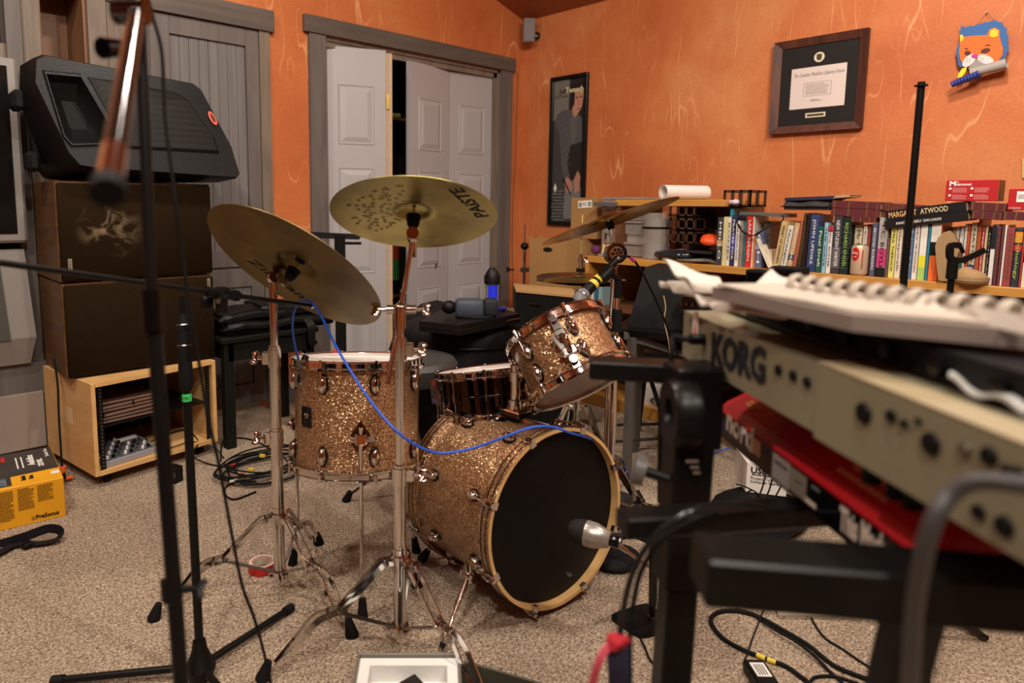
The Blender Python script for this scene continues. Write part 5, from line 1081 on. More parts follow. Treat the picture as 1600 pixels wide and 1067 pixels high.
# --- clear spindle / drawers
clear = mat('clear_plastic', 'b8aca0', .12, trans=.0, spec=.6)
def clearm():
    m, t, b = nt('frosted_clear'); b.inputs['Base Color'].default_value = srgb('cfc6bc'); b.inputs['Roughness'].default_value = .25; b.inputs['Alpha'].default_value = .34; return m
clr = clearm()
sp = thing('disc_spindle_tub', 'tall clear plastic disc tub with a dark lid line on the bookcase top', 'tub', P(1020, 402, 0, XF + .12)); spc = P(1021, 402, 0, XF + .12); hz = abs(P(1021, 333, 0, XF + .12).z - SZ); rr_ = abs(P(1001, 380, 0, XF + .12).y - P(1042, 380, 0, XF + .12).y) / 2 * .92
Ms = Matrix.Translation((XF + .14, spc.y, SZ + .002))
for nm, z0, z1 in (('tub_body', 0, hz * .66), ('upper_tub', hz * .70, hz)): G(Ms).lathe([(0, z0), (rr_, z0), (rr_, z1), (0, z1)], None, 36).build(nm, clr, sp)
G(Ms).lathe([(0, .005), (rr_ * .9, .005), (rr_ * .9, hz * .34), (0, hz * .34)], None, 36).build('disc_stack', mat('discs_grey', '6c6468', .3, .4), sp); G(Ms).lathe([(0, hz * .71), (rr_ * .9, hz * .71), (rr_ * .9, hz * .87), (0, hz * .87)], None, 36).build('disc_stack', mat('discs_green', '4c5434', .3, .4), sp)
G(Ms).lathe([(0, hz * .66), (rr_ * 1.05, hz * .66), (rr_ * 1.05, hz * .70), (0, hz * .70)], None, 36).build('lid', blk, sp)
dw = thing('drawer_unit', 'clear plastic drawer unit with grey rims beside the disc tub', 'drawers', P(975, 398, 0, XF + .13)); a = P(944, 396, 0, XF + .13); b = P(1004, 400, 0, XF + .13)
for i, (y0, y1) in enumerate(((308, 330), (345, 365), (378, 399))):
    z0 = P(975, y1, 0, XF + .13).z; z1 = P(975, y0, 0, XF + .13).z; z0 = max(z0, SZ + .001)
    d = G().bx(XF + .13, XF + .42, b.y, a.y, z0, z1 - .012).build('drawer', clr, dw, sharp=True); G().bx(XF + .12, XF + .43, b.y - .003, a.y + .003, z1 - .012, z1).build('drawer_rim', mat('rim_grey', '8c8078', .4), d, sharp=True)
    if i < 2: G().bx(XF + .15, XF + .155, b.y, a.y, P(975, (330, 365)[i] + 14, 0, XF + .13).z, z0).build('gap_panel', clr, dw, sharp=True)
G().bx(XF + .12, XF + .13, a.y, a.y + .012, SZ + .001, P(975, 308, 0, XF + .13).z).build('side_frame', mat('rim_grey', '8c8078', .4), dw, sharp=True)
g = G(); rnd = random.Random(5)
for i in range(26): c = P(rnd.uniform(948, 1000), rnd.uniform(312, 320), 0, XF + .2); g.box(c, (.02, .035, .008), rnd.uniform(0, 3))
g.build('small_hardware', mat('hardware', 'a8a4a0', .3, .5), dw, stuff=True)
tag(G().bx(XF + .05, XF + .12, P(968, 318, 0, XF + .08).y, P(932, 318, 0, XF + .08).y, P(940, 325, 0, XF + .08).z + .012, P(940, 325, 0, XF + .08).z + .034).build('clamp', mat('grey_rubber', '545258', .6)), 'small dark grey clamp on top of the clear drawers', 'clamp')
# rolled poster
ro = thing('paper_roll', 'large roll of white paper lying on the raised shelf', 'paper', P(1070, 305, 0, XF + .25)); a = P(1036, 301, 0, XF + .09); b = P(1103, 303, 0, XF + .36); a.z = b.z = uz + .042
q = G(frame(a, b - a)); L = (b - a).length; q.lathe([(.036, 0), (.039, 0), (.039, L), (.036, L)], None, 40, True); q.build('roll', paper, ro); G(frame(a, b - a)).lathe([(.030, .004), (.031, .004), (.033, L), (.032, L)], None, 32, True).build('inner_turn', paper, ro)
# little things on the bookcase left end
sw = thing('oven_glove', 'purple cloth bundle on the left end of the bookcase top', 'cloth', P(932, 392, 0, XF + .1)); G().sph(P(931, 390, 0, XF + .06) + V((0, 0, .0)), .03, (1, 1, .9), 14).build('bundle', mat('purple_cloth', '5c1c4c', .85, bump=1, bscale=60), sw)
fg = thing('figurine', 'small cream and gold figurine on a grey base', 'figurine', P(947, 396, 0, XF + .08)); c = P(946, 398, 0, XF + .06); c.z = SZ; G().box(c + V((0, 0, .008)), (.05, .07, .014), 0, .002).build('base', mat('base_grey', '8c8680', .5), fg)
for dy in (-.016, .014): g = G(); g.lathe([(0, 0), (.014, .002), (.012, .02), (.008, .035), (.011, .045), (.009, .055), (0, .06)], Matrix.Translation(c + V((0, dy, .015))), 16); g.build('figure', mat('figure_cream', 'c8ac70', .4, var=.4, vscale=60), fg)
# cardboard boxes
kraft = mat('cardboard', '9c7444', .8, var=.06, vscale=5); kraft2 = mat('cardboard_pale', 'b08a58', .8)
a = P(828, 372, 1, 2.98); c1 = P(886, 372, 1, 2.60)
cbx = thing('cardboard_box', 'big brown cardboard box with an oval hand hole, left of the bookcase', 'box', (3.42, 2.78, 0))
A_ = D(828, 372, 4.28); C_ = D(886, 372, 4.10); E_ = D(940, 372, 4.28); zt = A_.z; 
foot_ = [V((p.x, p.y, 0)) for p in (A_, C_, E_, A_ + (E_ - C_))]
G().hull([p + V((0, 0, .30)) for p in foot_], [p + V((0, 0, zt)) for p in foot_]).build('carton', kraft, cbx, sharp=True)
G().hull([p + V((0, 0, .0)) for p in foot_], [p + V((0, 0, .30)) for p in foot_]).build('carton_base', kraft, cbx, sharp=True)
fn = (C_ - A_); fn = V((fn.y, -fn.x, 0)).normalized(); hp = D(856, 390, 4.17); hp = on(856, 390, A_, fn)
G(frame(hp + fn * .001 * (1 if fn.dot(-FW) > 0 else -1), -fn if fn.dot(FW) > 0 else fn, V((0, 0, 1)).cross(fn))).prism([(.034 * cos(t) * 1.0, .015 * sin(t)) for t in [2 * pi * i / 20 for i in range(20)]], 0, .001).build('hand_hole', inkb, cbx)
cb2 = thing('cardboard_box', 'smaller brown cardboard box with a shipping label standing on the bookcase left end', 'box', P(915, 396, 0, XF + .2))
a = P(893, 309, 0, XF + .14); b = P(934, 309, 0, XF + .14); G().bx(XF + .14, XF + .34, b.y, a.y, zt + .002, a.z, .001).build('carton', kraft, cb2, sharp=True)
lp = P(914, 319, 0, XF + .138); ll = G(frame(lp, (-1, 0, 0), (0, -1, 0.06))).bx(-.052, .052, -.022, .022, 0, .0008).build('shipping_label', inkw, cb2, sharp=True)
g = G(frame(lp - V((.001, 0, 0)), (-1, 0, 0), (0, -1, 0.06)))
for i in range(8): g.bx(-.046 + .003 * i, -.0445 + .003 * i, -.016, .014, 0, .0004); g.bx(.024 + .003 * i, .0255 + .003 * i, -.014, .014, 0, .0004)
g.build('barcode', inkb, cb2, stuff=True, sharp=True); text('SC', frame(lp - V((.0012, 0, 0)), (-1, 0, 0), (0, -1, .06)), .03, inkb, cb2)
tag(G().hull([P(904, 352, 0, XF + .3), P(956, 352, 0, XF + .3), P(956, 372, 0, XF + .3), P(904, 372, 0, XF + .3)], [p + V((.15, 0, 0)) for p in (P(904, 352, 0, XF + .3), P(956, 352, 0, XF + .3), P(956, 372, 0, XF + .3), P(904, 372, 0, XF + .3))]).build('cardboard_box', kraft2, None, sharp=True), 'low pale cardboard box behind the smaller labelled box', 'box')
# black file box with handle and things at its left
fb = thing('file_box', 'black metal box with an oval handle standing below the big cardboard box', 'box', (2.95, 2.35, 0))
A_ = D(806, 456, 3.78); B_ = D(906, 474, 3.55); bb_ = [A_, B_, B_ + V((.22, .22, 0)), A_ + V((.22, .22, 0))]; zt = A_.z
G().hull([V((p.x, p.y, .30)) for p in bb_], [V((p.x, p.y, zt)) for p in bb_]).build('case', blkm, fb, sharp=True)
G().hull([V((p.x, p.y, 0)) for p in bb_], [V((p.x, p.y, .30)) for p in bb_]).build('lower_case', blkm, fb, sharp=True)
G().hull([V((p.x, p.y, zt)) + V((-.006, -.006, 0)) for p in bb_], [V((p.x, p.y, zt + .012)) + V((-.006, -.006, 0)) for p in bb_]).build('cardboard_lid', kraft2, fb, sharp=True)
nn = (B_ - A_); nn = V((nn.y, -nn.x, 0)).normalized(); nn = nn if nn.dot(FW) < 0 else -nn; hp = on(837, 475, A_, nn); G(frame(hp + nn * .004, nn, V((0, 0, 1)).cross(nn))).sph((0, 0, 0), 1, (.045, .007, .008)).build('handle', chromeD, fb)
pbk = thing('paper_pile', 'small pile of papers beside the black box with the oval handle', 'papers', (2.75, 2.5, 0))
for i in range(4): p = D(790, 497 - i * 3.4, 3.9); G().box((p.x + .05, p.y, p.z), (.20, .15, .008 if i != 1 else .018), -.6 + .1 * i).build('paper_stack', (paper, mat('paper_brown', '8c6c54', .8))[i % 2], pbk, sharp=True)
p = D(790, 502, 3.9); G().box((p.x + .05, p.y, p.z / 2), (.22, .16, p.z - .01), -.6).build('carton', kraft, pbk, sharp=True)
# small chrome percussion/mic stand by the corner
ws = thing('light_stand', 'thin chrome stand with black knob by the corner behind the big cardboard box', 'stand', (3.5, 3.2, 0)); p0 = D(818, 460, 4.6); 
q = D(818, 350, 4.6); G().cyl((p0.x, p0.y, 0), (p0.x, p0.y, D(818, 385, 4.6).z), .011).build('tube', chrome, ws); G().cyl((p0.x, p0.y, D(818, 392, 4.6).z), (p0.x, p0.y, q.z), .004).build('rod', steel, ws); G().sph((p0.x, p0.y, D(818, 384, 4.6).z), .028, (1, 1, .9)).build('knob', blk, ws); z_ = D(818, 421, 4.6).z; G().box((p0.x + .03, p0.y - .03, z_), (.14, .02, .03), -.7, .004).build('bracket', steel, ws); wing((p0.x - .06, p0.y + .05, z_), V((-.7, .7, 0)), blk, ws, 1.1)
# plastic bag pile and papers between tub and books, orange pouch
def lump(n, lab, cat, c, sc, m, seed=0, amp=.35, bump=0):
    bm = bmesh.new(); bmesh.ops.create_icosphere(bm, subdivisions=3, radius=1); rr = random.Random(seed); ph = [(rr.uniform(2, 5), rr.uniform(0, 6)) for _ in range(6)]
    for v in bm.verts:
        k = 1 + amp * .3 * sum(sin(f * v.co[i % 3] + p + 2 * v.co[(i + 1) % 3]) for i, (f, p) in enumerate(ph)) / 2; v.co = V((v.co.x * sc[0] * k, v.co.y * sc[1] * k, max(v.co.z, -.7) * sc[2] * k))
    g = G(); g.bm(bm, Matrix.Translation(V(c))); o = g.build(n, m, None, ang=25); return tag(o, lab, cat) if lab else o
lump('plastic_bag', 'black glossy plastic packet on the bookcase between tub and books', 'packet', P(1056, 398, 0, XF + .10), (.07, .12, .028), mat('gloss_packet', '1c2024', .15, var=.5), 2)
lump('plastic_bag', 'silvery crinkled packet right of the black glossy one', 'packet', P(1092, 408, 0, XF + .07), (.05, .13, .016), mat('crinkle_packet', '8c8880', .25, .3, var=.5, vscale=30), 4, .8)
tag(G().bx(XF + .12, XF + .28, P(1082, 390, 0, XF + .12).y, P(1040, 390, 0, XF + .12).y, SZ + .048, SZ + .055).build('envelope', paper, None, sharp=True), 'white envelope on top of the black glossy packet', 'envelope')
lump('orange_pouch', 'bright orange pouch left of the charcoal book', 'pouch', P(1109, 375, 0, XF + .10), (.04, .055, .03), mat('orange_cloth', 'e8501c', .5), 6, .6)
tag(G().bx(XF + .06, XF + .2, P(1118, 392, 0, XF + .1).y, P(1076, 392, 0, XF + .1).y, SZ + .05, SZ + .064, .004).build('video_case', mat('case_dark', '2c2a2a', .35)), 'flat dark case left of the charcoal book', 'case')
for x0, x1, y0, y1, c, l in ((910, 921, 448, 505, 'd4ccbc', 'cream binder standing inside the bookcase behind the microphone'), (922, 928, 445, 505, 'c8c4b8', 'white binder inside the bookcase behind the microphone'), (929, 934, 446, 505, '2c6488', 'blue book inside the bookcase behind the microphone'), (935, 941, 446, 505, '88a4a8', 'pale blue book inside the bookcase behind the microphone')):
    X = XF + .04; a = P(x0, y0, 0, X); b = P(x1, y0, 0, X); r = thing('book', l, 'book', (X + .1, (a.y + b.y) / 2, .60), 0, 'binders inside the left compartment'); G().bx(X, X + .2, b.y + .001, a.y - .001, .601, a.z, .001).build('cover', bookmat(c), r, sharp=True); G().bx(X + .004, X + .199, b.y + .003, a.y - .003, .604, a.z + .0005).build('pages', pages, r, sharp=True)
# black boxes under shelf (speakers) seen left of the navy book
for x0, x1, y0, y1, l in ((1165, 1201, 421, 445, 'low black box hanging over the shelf edge, left of the higher one'), (1203, 1251, 416, 450, 'taller black box at the shelf edge in front of the brown-gold hardback')):
    X = XF - .10; a = P(x0, y0, 0, X); b = P(x1, y1, 0, X); r = thing('small_black_speaker', l, 'speaker', (X, (a.y + b.y) / 2, b.z), 0); G().bx(X, XF - .006, b.y, a.y, 0.0, a.z, .004).build('case', blkm, r, sharp=True); G().bx(X - .003, X, b.y + .01, a.y - .01, a.z - .14, a.z - .012, .002).build('grille', blkg, r, sharp=True)
# white boxes on the lowest shelf
wb = thing('white_box', 'white cardboard box with an oval logo on the bottom shelf of the bookcase', 'box', P(1030, 640, 0, XF)); X = XF + .02
def q4(x0, y0, x1, y1, X): return P(x0, y0, 0, X), P(x1, y1, 0, X)
a, b = q4(995, 616, 1055, 655, X); G().bx(X, X + .25, b.y, a.y, .0765, .205).build('carton', paper, wb, sharp=True); c = P(1030, 629, 0, X - .001); Mo = frame(c, (-1, 0, 0), (0, -1, 0))
G(Mo).lathe([(.80, 0), (1, 0), (1, .0006), (.80, .0006)], Matrix.Diagonal((.055, .024, 1, 1)), 32, True).build('oval_logo', inkb, wb); text('HOSA', Mo, .03, inkb, wb, w=.07)
tag(G().bx(X + .01, X + .2, P(1046, 600, 0, X).y, P(1010, 600, 0, X).y, .206, .297).build('white_box', mat('box_offwhite', 'c4bcb0', .7), None, sharp=True), 'off-white box standing on the box with the oval logo', 'box')
tag(G().bx(X + .02, X + .2, P(1008, 600, 0, X).y, P(978, 600, 0, X).y, .0765, .29).build('blue_box', mat('box_navy', '24304c', .6), None, sharp=True), 'dark blue box on the bottom shelf left of the white boxes', 'box')
# --- black amplifier / monitor on a black table
tb = thing('equipment_table', 'dark table on grey legs carrying the black monitor speaker', 'table', (2.75, 1.55, 0))
mz = .665; mc = D(1035, 470, 3.05)
def qd(x, y, d): return D(x, y, d)
tA = [V((p.x, p.y, 0)) for p in (D(960, 520, 2.95), D(1110, 520, 2.75), D(1200, 520, 3.1), D(985, 520, 3.32))]
G().hull([p + V((0, 0, mz - .03)) for p in tA], [p + V((0, 0, mz)) for p in tA]).build('table_top', blkmet, tb, sharp=True)
gm = mat('leg_grey', '5c5854', .5, .2)
for x_, d_ in ((988, 2.9), (1092, 2.75), (1000, 3.25), (1180, 3.08)):
    p = D(x_, 520, d_); G().bx(p.x - .02, p.x + .02, p.y - .012, p.y + .012, 0, mz - .03).build('leg', gm, tb, sharp=True)
pa1 = D(992, 560, 2.9); G().hull([D(975, 517, 2.92), D(1075, 552, 2.9), D(1075, 560, 2.9), D(975, 530, 2.92)], [p + FW * .02 for p in (D(975, 517, 2.92), D(1075, 552, 2.9), D(1075, 560, 2.9), D(975, 530, 2.92))]).build('crossbar', gm, tb, sharp=True)
mo = thing('monitor_speaker', 'black monitor speaker with rear panel facing the viewer, on the dark table', 'speaker', (mc.x, mc.y, mz))
f_ = [D(980, 506, 2.98), D(1070, 512, 2.93), D(1082, 510, 3.0), D(1012, 504, 3.28)]
bot = [V((p.x, p.y, mz + .001)) for p in f_]; zt = D(1010, 419, 3.0).z; top = [V((p.x, p.y, zt)) for p in (D(1008, 419, 3.05), D(1066, 421, 2.96), D(1080, 419, 3.03), D(1030, 415, 3.28))]
G().hull(bot, top).build('cabinet', blkm, mo, sharp=True)
nn = (bot[1] - bot[0]).cross(top[0] - bot[0]).normalized(); nn = nn if nn.dot(FW) < 0 else -nn
def onm(x, y): return on(x, y, bot[0], nn) + nn * .002
xd = (bot[1] - bot[0]).normalized(); G(frame(onm(1034, 497), nn, xd)).bx(-.022, .022, -.014, .014, 0, .001).build('serial_label', inkw, mo, sharp=True); lines(frame(onm(1034, 497) + nn * .0012, nn, xd), .034, .02, 4, inkb, mo)
lines(frame(onm(1033, 485), nn, xd), .03, .012, 2, inkw, mo, 'small_print', 4); G(frame(onm(1035, 461), nn)).cyl((0, 0, 0), (0, 0, .008), .006).build('red_knob', red, mo); lines(frame(onm(1022, 466), nn, xd), .035, .004, 1, inkw, mo, 'small_print', 5)
text('SVS', frame(onm(1047, 474), nn, V((0, 0, 1))), .04, mat('logo_grey', '3c3a3a', .4), mo)
am = thing('amplifier', 'black amplifier with silver knobs right of the monitor speaker', 'amplifier', D(1080, 470, 2.9)); a_ = [D(1064, 512, 2.86), D(1120, 516, 2.75), D(1160, 510, 3.0), D(1090, 508, 3.08)]
zb_ = mz + .001; z1 = D(1090, 452, 2.85).z; G().hull([V((p.x, p.y, zb_)) for p in a_], [V((p.x, p.y, z1)) for p in a_]).build('case', blkg, am, sharp=True)
nn = (a_[1] - a_[0]); nn = V((nn.y, -nn.x, 0)).normalized(); nn = nn if nn.dot(FW) < 0 else -nn
for x, y in ((1060, 474), (1068, 475), (1078, 476), (1090, 500), (1076, 499)): p = on(x + 6, y, a_[0], nn); G().cyl(p, p + nn * .012, .009, .008, 14).build('knob', chromeD, am)
for y in (486, 463): p = on(1088, y, a_[0], nn); G(frame(p, nn, (a_[1] - a_[0]))).bx(-.06, .06, -.002, .002, 0, .002).build('panel_line', steel, am, sharp=True)
# black drum stool / trestle
stl = thing('folding_stool', 'black tubular folding stool in front of the bookcase plinth', 'stool', (2.95, 1.8, 0)); sd = 3.35; sm_ = mat('stool_black', '151515', .4)
tp = D(1010, 572, sd)
G().tube([tp, P(998, 670, 2, .01)], .011, 8).build('leg', sm_, stl); G().tube([tp, D(1048, 690, sd - .1)], .011, 8).build('leg', sm_, stl); G().tube([tp + V((.25, .1, 0)), P(978, 660, 2, .01)], .011, 8).build('leg', sm_, stl)
G().tube([D(964, 664, sd), D(1046, 662, sd)], .007, 8).build('rung', sm_, stl); G().tube([D(960, 690, sd - .1), D(1048, 684, sd - .1)], .007, 8).build('rung', sm_, stl); G().box((tp.x + .1, tp.y + .02, tp.z + .01), (.34, .26, .03), -.7, .008).build('seat', sm_, stl); G().tube([D(1048, 684, sd - .1), P(1052, 735, 2, .01)], .011, 8).build('leg', sm_, stl)
# --- framed poster
def poly(M, pts, z, n, m, par): return G(M).prism(pts, 0, z).build(n, m, par, sharp=True)
fp = thing('framed_poster', 'tall narrow black-framed concert poster on the orange wall', 'poster', (XW - .01, 3.12, 1.05)); y0, y1, z0, z1 = 3.29, 2.96, 1.05, 2.12
M = frame((XW - .012, y0, z0), (-1, 0, 0), (0, -1, 0)); W_ = y0 - y1; H_ = z1 - z0; fr_ = .028; PM = M @ Matrix.Translation((0, 0, .004))
for (a, b, c, d) in ((0, W_, 0, fr_), (0, W_, H_ - fr_, H_), (0, fr_, fr_, H_ - fr_), (W_ - fr_, W_, fr_, H_ - fr_)): G(M).bx(a, b, c, d, -.010, .018, .003).build('frame_bar', mat('frame_black', '0e0d0d', .25), fp, sharp=True)
pl = G(M).bx(fr_, W_ - fr_, fr_, H_ - fr_, -.002, .002).build('print', mat('print_grey', '383634', .5), fp, sharp=True)
pc = lambda u, v: (fr_ + u * (W_ - 2 * fr_), fr_ + v * (H_ - 2 * fr_))
PL = lambda pts, z, n, c: G(PM).prism([pc(*p) for p in pts], -.002, z).build(n, mat('ink_' + c, c, .55), fp, sharp=True)
PL([(0, .72), (.5, .76), (.5, 1), (0, 1)], .0002, 'backdrop', '6c675f'); PL([(.40, .2), (1, .2), (1, 1), (.55, 1)], .0003, 'backdrop', '26231f'); PL([(.42, .02), (1, .02), (1, .20), (.9, .3), (.45, .28)], .0004, 'paper_patch', '6a6866')
shirt = [(.05, .70), (.12, .76), (.30, .79), (.55, .79), (.75, .77), (.95, .72), (.97, .56), (.60, .54), (.50, .42), (.62, .30), (.52, .26), (.36, .34), (.26, .50), (.22, .62)]
PL(shirt, .0006, 'shirt', '4a484a'); PL([(.55, .70), (.63, .78), (.80, .73), (.74, .56), (.62, .55)], .0008, 'shirt_front', '55534f')
for i in range(9): PL([(.20 + .02 * i, .72 - .045 * i), (.40 + .03 * i, .745 - .04 * i), (.40 + .03 * i, .742 - .04 * i), (.20 + .02 * i, .717 - .045 * i)], .0009, 'check_line', '5f5d5c')
PL([(.62, .78), (.70, .73), (.82, .76), (.93, .80), (.98, .88), (.92, .93), (.70, .93), (.66, .86)], .0010, 'face', 'b07c64'); PL([(.60, .84), (.62, .96), (.95, .97), (.99, .90), (.90, .915), (.78, .90), (.70, .915), (.69, .84), (.66, .80)], .0012, 'hair', '1f1a17')
PL([(.73, .868), (.80, .874), (.80, .864), (.74, .858)], .0013, 'eye', '201814'); PL([(.86, .876), (.92, .87), (.92, .862), (.87, .862)], .0013, 'eye', '201814'); PL([(.79, .79), (.89, .795), (.88, .785), (.80, .782)], .0013, 'mouth', '8c4440'); PL([(.82, .86), (.845, .855), (.86, .815), (.81, .813)], .0012, 'nose', '9c6850')
PL([(.42, .27), (.50, .32), (.62, .30), (.70, .24), (.62, .20), (.50, .22)], .0011, 'hand', 'a87460'); PL([(.74, .30), (.86, .36), (.95, .32), (.92, .22), (.78, .20)], .0011, 'hand', 'a87460'); PL([(.36, .30), (.40, .31), (.66, .20), (.64, .19)], .0013, 'pen', '141414')
PL([(.07, .24), (.12, .275), (.17, .24), (.12, .205)], .0008, 'guitar_pick', 'd8d4c8')
text('Tweedy', PM @ Matrix.Translation((W_ * .66, H_ * .90, .0015)), .058, mat('poster_cream', 'd8cc9c', .6), fp, w=.17, bold=.001); text('Jeff', PM @ Matrix.Translation((W_ * .35, H_ * .90, .0012)), .05, mat('poster_dark', '3c3028', .6), fp, w=.08, bold=.001); text('SOLO TOUR', PM @ Matrix.Translation((W_ * .28, H_ * .865, .0012)), .022, mat('poster_dark', '3c3028', .6), fp, w=.12)
for i in range(10): z = .235 - .022 * i; lines(PM @ Matrix.Translation((W_ * .30, H_ * z, .0012)), .10 + .03 * (i % 3), .009, 1, mat('poster_print', '8c8a84', .6), fp, 'small_print', i)
# --- framed diploma
dp = thing('framed_diploma', 'wood-framed diploma in a black mat high on the orange wall', 'diploma', (XW - .01, 1.46, 1.6)); y0, y1, z0, z1 = 1.692, 1.229, 1.601, 2.100
M = frame((XW - .014, y0, z0), (-1, 0, 0), (0, -1, 0)); W_ = y0 - y1; H_ = z1 - z0; f_ = .040; wf = wood('frame_walnut', '38190e', '5c2e1c', (1, 8, 1), .6)
for pts in (((0, 0), (W_, 0), (W_ - f_, f_), (f_, f_)), ((0, H_), (f_, H_ - f_), (W_ - f_, H_ - f_), (W_, H_)), ((0, 0), (f_, f_), (f_, H_ - f_), (0, H_)), ((W_, 0), (W_, H_), (W_ - f_, H_ - f_), (W_ - f_, f_))):
    n = G(M); c = (sum(p[0] for p in pts) / 4, sum(p[1] for p in pts) / 4); n.hull([V((x, y, -.012)) for x, y in pts], [V((x, y, .016 if 0 < x < W_ and 0 < y < H_ else .024)) for x, y in pts]); 
    n.v = [M @ (M.inverted() @ p) if False else p for p in n.v]; n2 = G(M); n2.hull([V((x, y, -.012)) for x, y in pts], [V((x, y, .006 if 0 < x < W_ and 0 < y < H_ else .024)) for x, y in pts]); n2.build('frame_bar', wf, dp, sharp=True)
G(M).bx(f_ - .004, W_ - f_ + .004, f_ - .004, H_ - f_ + .004, -.008, 0).build('mat_board', mat('mat_black', '1f1c1a', .6), dp, sharp=True)
sx0, sx1, sz0, sz1 = .088, .352, .135, .335; wc = W_ / 2
sh_ = G(M).bx(.095, W_ - .093, .128, .345, 0, .0012).build('certificate', mat('cert_paper', 'd4c4bc', .7), dp, sharp=True); MT_ = M @ Matrix.Translation((0, 0, .0014))
text('The Canadian Medallion Diploma Forum', MT_ @ Matrix.Translation((wc, .306, 0)), .028, inkb, dp, w=.25, shear=.5, ext=0); 
g = G(MT_); x0_, x1_, y0_, y1_ = wc - .068, wc + .068, .192, .262
for a, b, c, d in ((x0_, x1_, y0_, y0_ + .0012), (x0_, x1_, y1_, y1_ + .0012), (x0_, x0_ + .0012, y0_, y1_), (x1_, x1_ + .0012, y0_, y1_)): g.bx(a, b, c, d, 0, .0003)
g.build('text_border', inkb, dp, sharp=True); lines(MT_ @ Matrix.Translation((wc, .228, 0)), .115, .058, 7, inkb, dp, 'small_print', 3, .25); lines(MT_ @ Matrix.Translation((wc, .168, 0)), .06, .012, 2, inkb, dp, 'small_print', 8, .4)
cm = mat('crest_cream', 'd8ccb0', .6); G(M @ Matrix.Translation((wc, .392, 0))).cyl((0, 0, 0), (0, 0, .0015), .026, n=32).build('medallion', cm, dp); G(M @ Matrix.Translation((wc, .392, .0016))).prism([(-.013, .016), (.013, .016), (.013, -.006), (.008, -.016), (-.008, -.016), (-.013, -.006)], 0, .001).build('crest', mat('crest_bronze', '4c4028', .4, .5), dp)
G(M).bx(wc - .050, wc + .050, .078, .102, 0, .0012).build('name_plate', cm, dp, sharp=True); G(M).bx(wc - .043, wc + .043, .084, .096, 0, .002, .0005).build('plate_inset', mat('crest_bronze', '4c4028', .4, .5), dp, sharp=True)
# --- paper lion
ln = thing('paper_lion', 'paper lion face with blue mane hanging high on the orange wall', 'decoration', (XW - .02, .75, 1.8)); X = XW - .03
def W2(pts, X, th, n, c, sub=1):
    A = [P(x, y, 0, X) for x, y in pts]; return G().hull(A, [p + V((th, 0, 0)) for p in A]).build(n, mat('paper_' + c, c, .7), ln, sharp=True)
def el(cx, cy, rx, ry, rot=0, n=20): return [(cx + rx * cos(t) * cos(rot) - ry * sin(t) * sin(rot), cy + rx * cos(t) * sin(rot) + ry * sin(t) * cos(rot)) for t in [2 * pi * i / n for i in range(n)]]
k_ = 430 / 1600
def cz(l): return [(1170 + a * k_, b * k_) for a, b in l]
W2(cz([(1233, 150), (1262, 158), (1285, 150), (1310, 150), (1330, 138), (1352, 138), (1372, 128), (1398, 128), (1420, 117), (1438, 117), (1450, 128), (1472, 130), (1483, 155), (1500, 165), (1497, 190), (1510, 215), (1505, 250), (1512, 280), (1500, 310), (1490, 335), (1465, 350), (1440, 372), (1240, 392), (1218, 380), (1205, 300), (1215, 270), (1228, 230), (1228, 190)]), X, .004, 'mane', '2c5c94')
W2(cz([(1240, 215), (1300, 208), (1385, 203), (1400, 170), (1430, 160), (1458, 175), (1458, 210), (1465, 240), (1478, 280), (1475, 320), (1450, 355), (1400, 378), (1300, 392), (1250, 385), (1228, 345), (1222, 300), (1228, 260), (1225, 220)]), X - .004, .003, 'face', 'd0641c')
W2(cz([(1398, 212), (1405, 178), (1430, 166), (1450, 180), (1447, 212), (1420, 217)]), X - .006, .002, 'ear', 'd8bc24'); W2(cz([(1230, 245), (1226, 205), (1240, 200), (1250, 215), (1243, 235)]), X - .006, .002, 'ear', 'd8bc24')
for cx_, cy_, r_, t_ in ((1272, 308, 18, 0), (1376, 294, 28, -.25)): W2([(1170 + x * k_, y * k_) for x, y in el(cx_, cy_, r_, 13, t_)], X - .0065, .002, 'eye', '4c1c10')
for a in ([(1252, 288), (1262, 280), (1276, 282), (1276, 285), (1262, 284)], [(1370, 268), (1385, 258), (1405, 262), (1405, 265), (1386, 262)]): W2(cz(a), X - .0065, .002, 'eyebrow', '2c1410')
for cx_, t_ in ((1280, -.75), (1375, .30)): W2([(1170 + x * k_, y * k_) for x, y in el(cx_, 352 if cx_ < 1300 else 345, 48 if cx_ < 1300 else 50, 26, t_)], X - .008, .003, 'muzzle', 'ccc4c0')
W2([(1170 + x * k_, y * k_) for x, y in el(1313, 326, 20, 11)], X - .010, .003, 'nose', 'b02c84')
for cx_ in (1275, 1352):
    for i in range(4): W2([(1170 + x * k_, y * k_) for x, y in el(cx_ + (i % 2) * 14 - 6, 340 + 12 * (i // 2) + (5 if cx_ < 1300 else 0), 2.6, 2.6, 0, 8)], X - .0085, .001, 'whisker_dot', '2c2420')
a, b = P(1170 + 1500 * k_, 370 * k_, 0, X - .025), P(1170 + 1290 * k_, 425 * k_, 0, X - .025); q = G(frame(a, b - a)); q.lathe([(.024, 0), (.022, 0), (.018, (b - a).length), (.020, (b - a).length)], None, 24, True); q.build('paper_tube', mat('tube_grey', '9c948c', .6), ln)
a, b = P(1170 + 1345 * k_, 425 * k_, 0, X - .03), P(1170 + 1178 * k_, 492 * k_, 0, X - .03); q = G(frame(a, b - a)); L = (b - a).length; q.lathe([(0, 0)] + sum([[(.019 - .006 * i / 8, L * i / 9 + .002), (.021 - .006 * i / 8, L * (i + .5) / 9)] for i in range(9)], []) + [(.014, L), (0, L)], None, 20); q.build('tube_handle', mat('handle_blue', '26307c', .5), ln)
